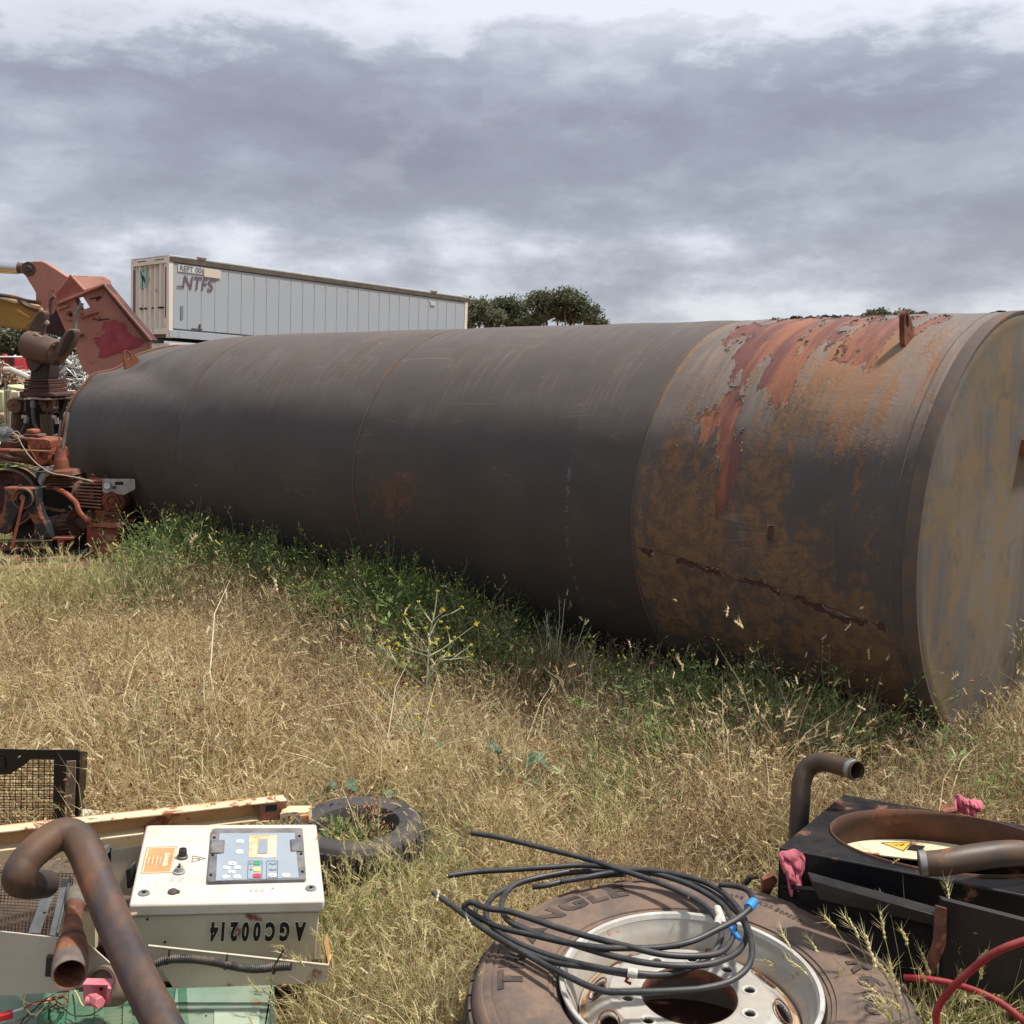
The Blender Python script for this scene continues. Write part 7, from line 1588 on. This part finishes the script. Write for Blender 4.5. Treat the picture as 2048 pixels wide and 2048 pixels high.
def hidden_collection(name, meshes):
    c = bpy.data.collections.new(name)
    for m in meshes: c.objects.link(bpy.data.objects.new(m.name, m))
    return c
def scatter(name, coll, P, RZ, SCL, IDX, tilt, label=None):
    n = len(P); me = bpy.data.meshes.new(name); me.from_pydata([tuple(p) for p in P], [], [])
    a = me.attributes.new('rot', 'FLOAT_VECTOR', 'POINT'); r = np.zeros((n, 3), dtype=np.float32); r[:, 2] = RZ; r[:, :2] = tilt; a.data.foreach_set('vector', r.ravel())
    a = me.attributes.new('scl', 'FLOAT', 'POINT'); a.data.foreach_set('value', np.array(SCL, dtype=np.float32))
    a = me.attributes.new('pick', 'INT', 'POINT'); a.data.foreach_set('value', np.array(IDX, dtype=np.int32))
    o = bpy.data.objects.new(name, me); COL.objects.link(o); o['kind'] = 'stuff'
    if label: o['label'] = label
    o['category'] = 'plants'
    ng = bpy.data.node_groups.new(name, 'GeometryNodeTree'); ng.interface.new_socket('Geometry', in_out='INPUT', socket_type='NodeSocketGeometry'); ng.interface.new_socket('Geometry', in_out='OUTPUT', socket_type='NodeSocketGeometry')
    N = ng.nodes; L = ng.links; gi = N.new('NodeGroupInput'); go = N.new('NodeGroupOutput'); ip = N.new('GeometryNodeInstanceOnPoints'); ci = N.new('GeometryNodeCollectionInfo')
    ci.inputs['Collection'].default_value = coll; ci.inputs['Separate Children'].default_value = True; ci.inputs['Reset Children'].default_value = True
    m2p = N.new('GeometryNodeMeshToPoints'); L.new(gi.outputs[0], m2p.inputs[0])
    def attr(nm, ty):
        x = N.new('GeometryNodeInputNamedAttribute'); x.data_type = ty; x.inputs['Name'].default_value = nm; return x.outputs['Attribute']
    L.new(m2p.outputs[0], ip.inputs['Points']); L.new(ci.outputs[0], ip.inputs['Instance']); ip.inputs['Pick Instance'].default_value = True
    L.new(attr('pick', 'INT'), ip.inputs['Instance Index']); L.new(attr('rot', 'FLOAT_VECTOR'), ip.inputs['Rotation']); L.new(attr('scl', 'FLOAT'), ip.inputs['Scale'])
    L.new(ip.outputs[0], go.inputs[0])
    md = o.modifiers.new('scatter', 'NODES'); md.node_group = ng
    return o

# where plants may stand
def blocked(x, y, q):
    if (x-WC.x)**2+(y-WC.y)**2 < .49**2: return True
    rt = math.hypot(x-STC.x, y-STC.y)
    if .09 < rt < .27: return True
    if q > -1.2 and q < .42 and 0 < ((x-TC.x)*TA.x+(y-TC.y)*TA.y) < TL: return True
    if -1.7 < x < -.50-.10*(y-2.5) and y < 2.93: return True           # control box, base, green cover
    if -1.9 < x < -.66 and 2.93 <= y < 3.18: return True
    P, e1, e2_ = SHR; o = P(0, 0, 0); dx, dy = x-o.x, y-o.y; a = dx*e1.x+dy*e1.y; b = dx*e2_.x+dy*e2_.y
    if -.02 < a < 1.0 and -.06 < b < .42: return True
    if x > .98 and y < 2.40 and y > 2.12 and x < 2: return True
    if x < -2.75 and 7.95 < y < 9.4: return True
    return False
def sample(n, seed, dens, ymin=1.95, ymax=12.5, side=.6, near=0.0):
    rr = random.Random(seed); out = []; tries = 0
    while len(out) < n and tries < n*40:
        tries += 1; y = math.sqrt(rr.uniform(ymin**2, ymax**2)) if rr.random() > near else rr.uniform(ymin, 4.6)
        hw = (1024/FPX)*(y*_c+1.7*_s)+side; x = rr.uniform(-hw, hw)
        q = (x-TC.x)*TS.x+(y-TC.y)*TS.y; u = (x-TC.x)*TA.x+(y-TC.y)*TA.y
        if blocked(x, y, q): continue
        if q < -1.2 and u > -.3 and y > 5 and u < TL+.0: continue
        d = dens(x, y, q, u)
        if rr.random() < d: out.append((x, y, q, u))
    return out
def nz(x, y, s, k): return mnoise.noise(Vector((x*s, y*s, k)))
def sm(a, b, x): t = max(0, min(1, (x-a)/(b-a))); return t*t*(3-2*t)
def place(name, coll, nk, pts, seed, scl, tilt=.12, label=None, dz=0):
    rr = random.Random(seed); P = []; S_ = []
    for (x, y, q, u) in pts: P.append((x, y, hgt(x, y)+dz)); S_.append(scl(x, y, q, u)*rr.uniform(.75, 1.3))
    n = len(P); tl = np.random.default_rng(seed).normal(0, tilt, (n, 2))
    return scatter(name, coll, P, np.random.default_rng(seed+1).uniform(0, 6.28, n), S_, np.random.default_rng(seed+2).integers(0, nk, n), tl, label)

beside = lambda q, u: -.4 < u < TL+.3          # beside the tank
def band(q, u, a, b, c, d): return sm(a, b, q)*(1-sm(c, d, q)) if beside(q, u) else 0
C_dry = hidden_collection('dry_kinds', [t_dry(100+i, 40, .19) for i in range(5)]+[t_dry(120+i, 50, .11, .6) for i in range(2)]+[t_dry(130+i, 22, .34, .75) for i in range(2)])
C_bar = hidden_collection('barley_kinds', [t_barley(200+i) for i in range(6)])
C_seed = hidden_collection('seed_kinds', [t_seed(300+i) for i in range(6)])
C_weed = hidden_collection('weed_kinds', [t_weed(400+i, 8, .36, None, (.010, .024), .20) for i in range(3)]+[t_weed(404, 7, .40, WEEDG, (.012, .03), .15)]+[t_green(410+i, 30, .26) for i in range(2)]+[t_weed(406, 6, .28, None, (.02, .042), .3)])
C_grey = hidden_collection('grey_weed_kinds', [t_weed(450+i, 7, .40, WEEDG, (.012, .03), .16) for i in range(4)])
C_mal = hidden_collection('mallow_kinds', [t_mallow(500+i) for i in range(4)])

leftgreen = lambda x, y: sm(-2.1, -2.9, x+.25*(y-7))*sm(6.6, 7.3, y)
def d_dry(x, y, q, u):
    d = 1.0
    if beside(q, u): d *= .25+.75*sm(.85, 1.3, q+.25*nz(x, y, 1.5, 4))
    d *= 1-.35*leftgreen(x, y)
    d *= .15+.95*sm(-.32, .12, nz(x, y, 2.4, 1)+.35*nz(x, y, 6.5, 31))
    return d
pd = sample(6600, 11, d_dry, near=.2)
place('dry_grass', C_dry, 9, pd, 12, lambda x, y, q, u: (.92+.9*nz(x, y, 1.7, 7)+.4*nz(x, y, 5, 17))*(.74 if y < 3.4 else 1)*(.6 if y > 7.3 and x < -2.4 else 1)*(.75 if u < 2.2 and .3 < q < 1.6 and y > 4 else 1), .26, 'tangled dry straw-coloured grass covering the ground')
def d_seed(x, y, q, u): return .10+.9*band(q+.3*nz(x, y, 1.3, 2), u, .55, .8, 1.25, 1.8)*(1-sm(4.6, 6.2, u))+.22*sm(.1, .4, nz(x, y, 1.4, 9))+(.5 if x > .5 and y > 3.2 and y < 4.4 else 0)
place('dry_seed_stems', C_seed, 6, sample(1900, 21, d_seed, near=.15), 22, lambda x, y, q, u: (.62 if u < 2.2 and q < 2 else .8) if y > 4 else .55, .15, 'brown seeded stems standing above the dry grass')
def hlim(q): return 1.0
def d_weed(x, y, q, u):
    e = q+.22*nz(x, y, 1.7, 5)
    d = band(e, u, .38, .58, .95, 1.3)*(.8+1.9*nz(x, y, 1.4, 3))*(1 if u > 2.0 else .38)
    return d+.26*sm(.08, .4, nz(x, y, 1.0, 14))+.5*(1 if (x > 2.0 and y < 4.9 and q > .4) else 0)
place('green_weeds', C_weed, 7, sample(2000, 31, d_weed), 32, lambda x, y, q, u: (.75+.5*sm(.45, .95, q))*(1.05+.7*nz(x, y, 1.9, 6))*(1.0 if u > 2 else .7) if beside(q, u) and q < 2 else .5, .15, 'leafy green weeds crowding along the side of the tank')
def d_bar(x, y, q, u): return .10*sm(-.1, .3, nz(x, y, .9, 33))+ .95*leftgreen(x, y)*(1 if q > .7 else .2)+(.30 if (x < .1 and x > -.65 and y < 3.2) else 0)+(.35 if x > .75 and y < 3.0 else 0)+.02
fgn = [(x_, y_, 9, 9) for x_, y_ in ((.88, 2.20), (.90, 2.28), (.94, 2.26), (.90, 2.16), (.96, 2.20), (1.0, 2.12), (1.05, 2.08), (1.10, 2.04), (1.16, 2.06), (.92, 2.08), (1.14, 2.14), (.84, 2.14))]
place('tall_barley_grass', C_bar, 6, fgn, 47, lambda x, y, q, u: 1.15, .18, 'bristly barley heads standing in front of the black shroud')
place('small_weeds', C_weed, 7, fgn[3:12], 49, lambda x, y, q, u: .95, .2, 'small leafy weeds around the red hose')
fg = [(G(x, y).x, G(x, y).y, 9, 9) for x, y in ((1650, 1930), (1700, 1990), (1740, 2010), (1770, 2060), (1800, 1995), (1830, 2040), (1860, 2080), (1900, 2030), (1940, 2060), (1985, 2035), (2020, 2070), (1870, 2120), (1960, 2110), (2050, 2010), (1720, 1900), (1780, 1940), (1610, 1860), (1640, 1850), (880, 2030), (850, 2080), (900, 1900), (820, 1960), (780, 2040), (720, 2000), (690, 1930), (640, 2050), (600, 2090))]
place('barley_grass', C_bar, 6, sample(1500, 41, d_bar, near=.12)+fg, 42, lambda x, y, q, u: (.95-.5*sm(7.0, 7.7, y) if x < -2.4 else (.68 if y > 8.1 else .95)) if y > 6 else .62, .2, 'pale green barley grass with nodding bristly heads')
def d_gw(x, y, q, u): return .35*band(q, u, .7, .9, 1.2, 1.6)*sm(.0, .3, nz(x, y, 1.6, 21)+.15)+.012
place('feathery_grey_weeds', C_grey, 4, sample(170, 51, d_gw), 52, lambda x, y, q, u: .9, .15, 'feathery grey-green weeds between the grass and the tank')
mal = [(G(x, y).x, G(x, y).y, 9, 9) for x, y in ((1905, 1560), (1870, 1600), (1845, 1545), (1500, 1470), (1280, 1480), (1040, 1575), (1060, 1590), (860, 1530), (680, 1260), (640, 1270), (1900, 1990), (1930, 2010), (1960, 2030), (1880, 2030), (1990, 2000), (1620, 1840), (640, 1650), (720, 1665), (690, 1690), (740, 1640), (205, 1160), (160, 1135), (230, 1170), (985, 1290), (1190, 1440), (905, 1130), (430, 1115), (1480, 1440), (1560, 1500), (1750, 1490), (1860, 1460))]
place('mallow', C_mal, 4, mal, 62, lambda x, y, q, u: 1.0, .1, 'broad round-leaved mallow plants among the grass')

# ---- plants one can point at
def mustard():
    base = G(868, 1470); Y = base.y
    root = thing('mustard_plant', 'tall pale branching mustard plant dotted with yellow flowers, in front of the dark tank', 'plant', base)
    c3 = lambda u, v: (700+u*.36232, 1100+v*.36232); rr = random.Random(9)
    def P(u, v, dy=0.0): return D(*c3(u, v), Y+dy)
    br = [[(418, 1050), (420, 900), (425, 760), (432, 600), (440, 480), (455, 400), (470, 330), (482, 230)], [(432, 560), (395, 495), (345, 445), (315, 400), (305, 358)], [(345, 445), (325, 400), (300, 365)], [(452, 400), (415, 350), (380, 290)], [(455, 400), (470, 380), (520, 335)], [(440, 480), (490, 380), (560, 350), (615, 318)],
          [(430, 590), (520, 540), (600, 480), (690, 415)], [(428, 690), (480, 610), (560, 605), (675, 585)], [(428, 730), (490, 620), (540, 560), (555, 515)], [(430, 560), (380, 545), (320, 500), (300, 470)], [(430, 585), (340, 555), (265, 525)], [(425, 760), (340, 690), (250, 610), (205, 560), (152, 525)], [(250, 610), (215, 545), (208, 505)],
          [(250, 610), (200, 570), (168, 485)], [(436, 520), (440, 500), (470, 520), (482, 498)], [(555, 515), (545, 470), (533, 432)], [(440, 480), (430, 455), (415, 435)], [(520, 540), (570, 500), (580, 487)], [(560, 605), (620, 560), (668, 528)], [(600, 480), (615, 500), (622, 505)], [(480, 610), (520, 590), (575, 583)], [(432, 600), (445, 560), (442, 515)], [(300, 365), (310, 330), (327, 312)], [(345, 445), (350, 450), (345, 442)], [(425, 700), (440, 660), (540, 580)]]
    ends = []
    for i, b in enumerate(br):
        dy = [rr.uniform(-.02, .02)+(k/len(b))*rr.uniform(-.12, .12)*(i > 0) for k in range(len(b))]; dy[0] = 0 if i else 0
        pts = smooth([P(u, v, d) for (u, v), d in zip(b, dy)], 3); T = Tuft(); T.stem(pts, .0055 if i == 0 else .0034, .5); me = T.mesh('branch', [STEMP]); o = bpy.data.objects.new('stem' if i == 0 else 'branch', me)
        for v in me.vertices: v.co -= base
        COL.objects.link(o); o.parent = root; ends.append(pts[-1])
    extra = [P(u, v, rr.uniform(-.1, .1)) for u, v in ((458, 358), (500, 345), (515, 340), (348, 445), (500, 400), (440, 520), (470, 518), (560, 510), (262, 520), (255, 552), (240, 605), (212, 540), (540, 580), (520, 565), (292, 592), (290, 628), (250, 622), (306, 634), (698, 408), (318, 490))]
    def flower(nm):
        T = Tuft()
        for k in range(7): T.leaf((0, 0, 0), rd(rr, .8), .013, .009, rr.random(), 0, rr)
        T.blob((0, 0, .004), .006, .5, 0, 1.0); return bpy.data.objects.new(nm, T.mesh('flower', [YELLOW]))
    f0 = flower('flower'); COL.objects.link(f0); f0.parent = root; f0.location = ends[0]-base
    for e in ends[1:]+extra: clone(f0, root, e-base, (rr.uniform(-.5, .5), rr.uniform(-.5, .5), rr.uniform(0, 6)))
    T = Tuft()
    for k in range(26): T.leaf(rd(rr)*.03, rd(rr, .6), rr.uniform(.05, .11), .02, rr.random(), 0, rr)
    o = bpy.data.objects.new('basal_leaves', T.mesh('basal_leaves', [WEED])); COL.objects.link(o); o.parent = root
    # a second, lower one in front
    b2 = G(840, 1500); root2 = thing('mustard_plant', 'low sprawling yellow-flowered mustard in the dry grass below the tall one', 'plant', b2)
    T = Tuft(); fl = []
    for u, v in ((100, 690), (50, 705), (165, 740), (225, 728), (310, 745), (375, 760), (410, 795), (220, 855), (150, 885), (170, 890), (160, 865), (95, 888), (320, 855), (325, 880), (300, 830), (375, 930), (460, 870), (430, 855), (520, 963), (255, 935), (285, 780), (310, 870), (335, 870)):
        e = D(*c3(u, v), b2.y+rr.uniform(-.15, .3)); T.stem([Vector((0, 0, 0)), (e-b2)*.5+Vector((0, 0, .03)), e-b2], .0018, .5); fl.append(e)
    o = bpy.data.objects.new('stem', T.mesh('stem', [STEMP])); COL.objects.link(o); o.parent = root2
    for e in fl: clone(f0, root2, e-b2, (0, 0, rr.uniform(0, 6)))
mustard()
def bush(name, label, cat, base, h, w, seed, mt, nst=16, lf=(.015, .035), lw=.2, hook=None):
    rr = random.Random(seed); root = thing(name, label, cat, base); T = Tuft(); S_ = Tuft()
    for k in range(nst):
        d = Vector((rr.gauss(0, .5)*w/h, rr.gauss(0, .5)*w/h, 1)).normalized(); p = Vector((rr.gauss(0, .02), rr.gauss(0, .02), 0)); L = h*rr.uniform(.6, 1.05); pts = [p.copy()]
        for q in range(7): d = (d+Vector((rr.gauss(0, .12), rr.gauss(0, .12), -.02))).normalized(); p = p+d*L/7; pts.append(p.copy())
        S_.stem(pts, .0028, rr.random())
        for q in range(75):
            t = rr.uniform(.15, 1)*7; i = min(6, int(t)); b = pts[i].lerp(pts[i+1], t-i); dd = (rd(rr, .6)).normalized(); e = b+dd*rr.uniform(0, .07)*(1.1-t/9)
            l = rr.uniform(*lf); T.leaf(e, dd+Vector((0, 0, .3)), l, l*lw, rr.random(), 0, rr)
    for nm, tt, m in (('stem', S_, STEMP), ('foliage', T, mt)):
        o = bpy.data.objects.new(nm, tt.mesh(nm, [m])); COL.objects.link(o); o.parent = root
bush('feathery_weed', 'tall feathery olive weed leaning against the dark tank, right of the mustard plant', 'plant', G(1110, 1385), .52, .26, 3, WEEDG, 14, (.014, .03), .14)
bush('feathery_weed', 'large grey-green feathery weed at the right edge in front of the end plate', 'plant', G(2015, 1455), .84, .40, 5, WEEDG, 24, (.02, .04), .2)
bush('green_weed', 'bright green bushy weed at the foot of the near tank rim', 'plant', G(1740, 1475), .26, .34, 7, WEED, 16, (.02, .045), .3)
bush('green_weed', 'dark green weed standing against the far end of the tank, right of the engine', 'plant', G(385, 1118), .30, .22, 8, WEED, 12, (.03, .06), .3)
bush('green_weed', 'tall green weed with thin tops beside the tank, left of the mustard plant', 'plant', G(790, 1290), .52, .35, 9, WEED, 18, (.02, .04), .25)
bush('green_weed', 'tall thin green weed beside the tank, above the barley grass', 'plant', G(530, 1185), .46, .4, 10, WEED, 18, (.02, .045), .25)
bush('dry_weed', 'brown dried weed growing up through the middle of the small bare tyre', 'plant', Vector((STC.x+.06, STC.y, 0)), .30, .12, 11, HUSK, 8, (.008, .016), .8)
bush('green_weed', 'small green weed growing in the hole of the small tyre', 'plant', Vector((STC.x-.04, STC.y-.02, 0)), .2, .12, 12, WEED, 8, (.02, .04), .3)
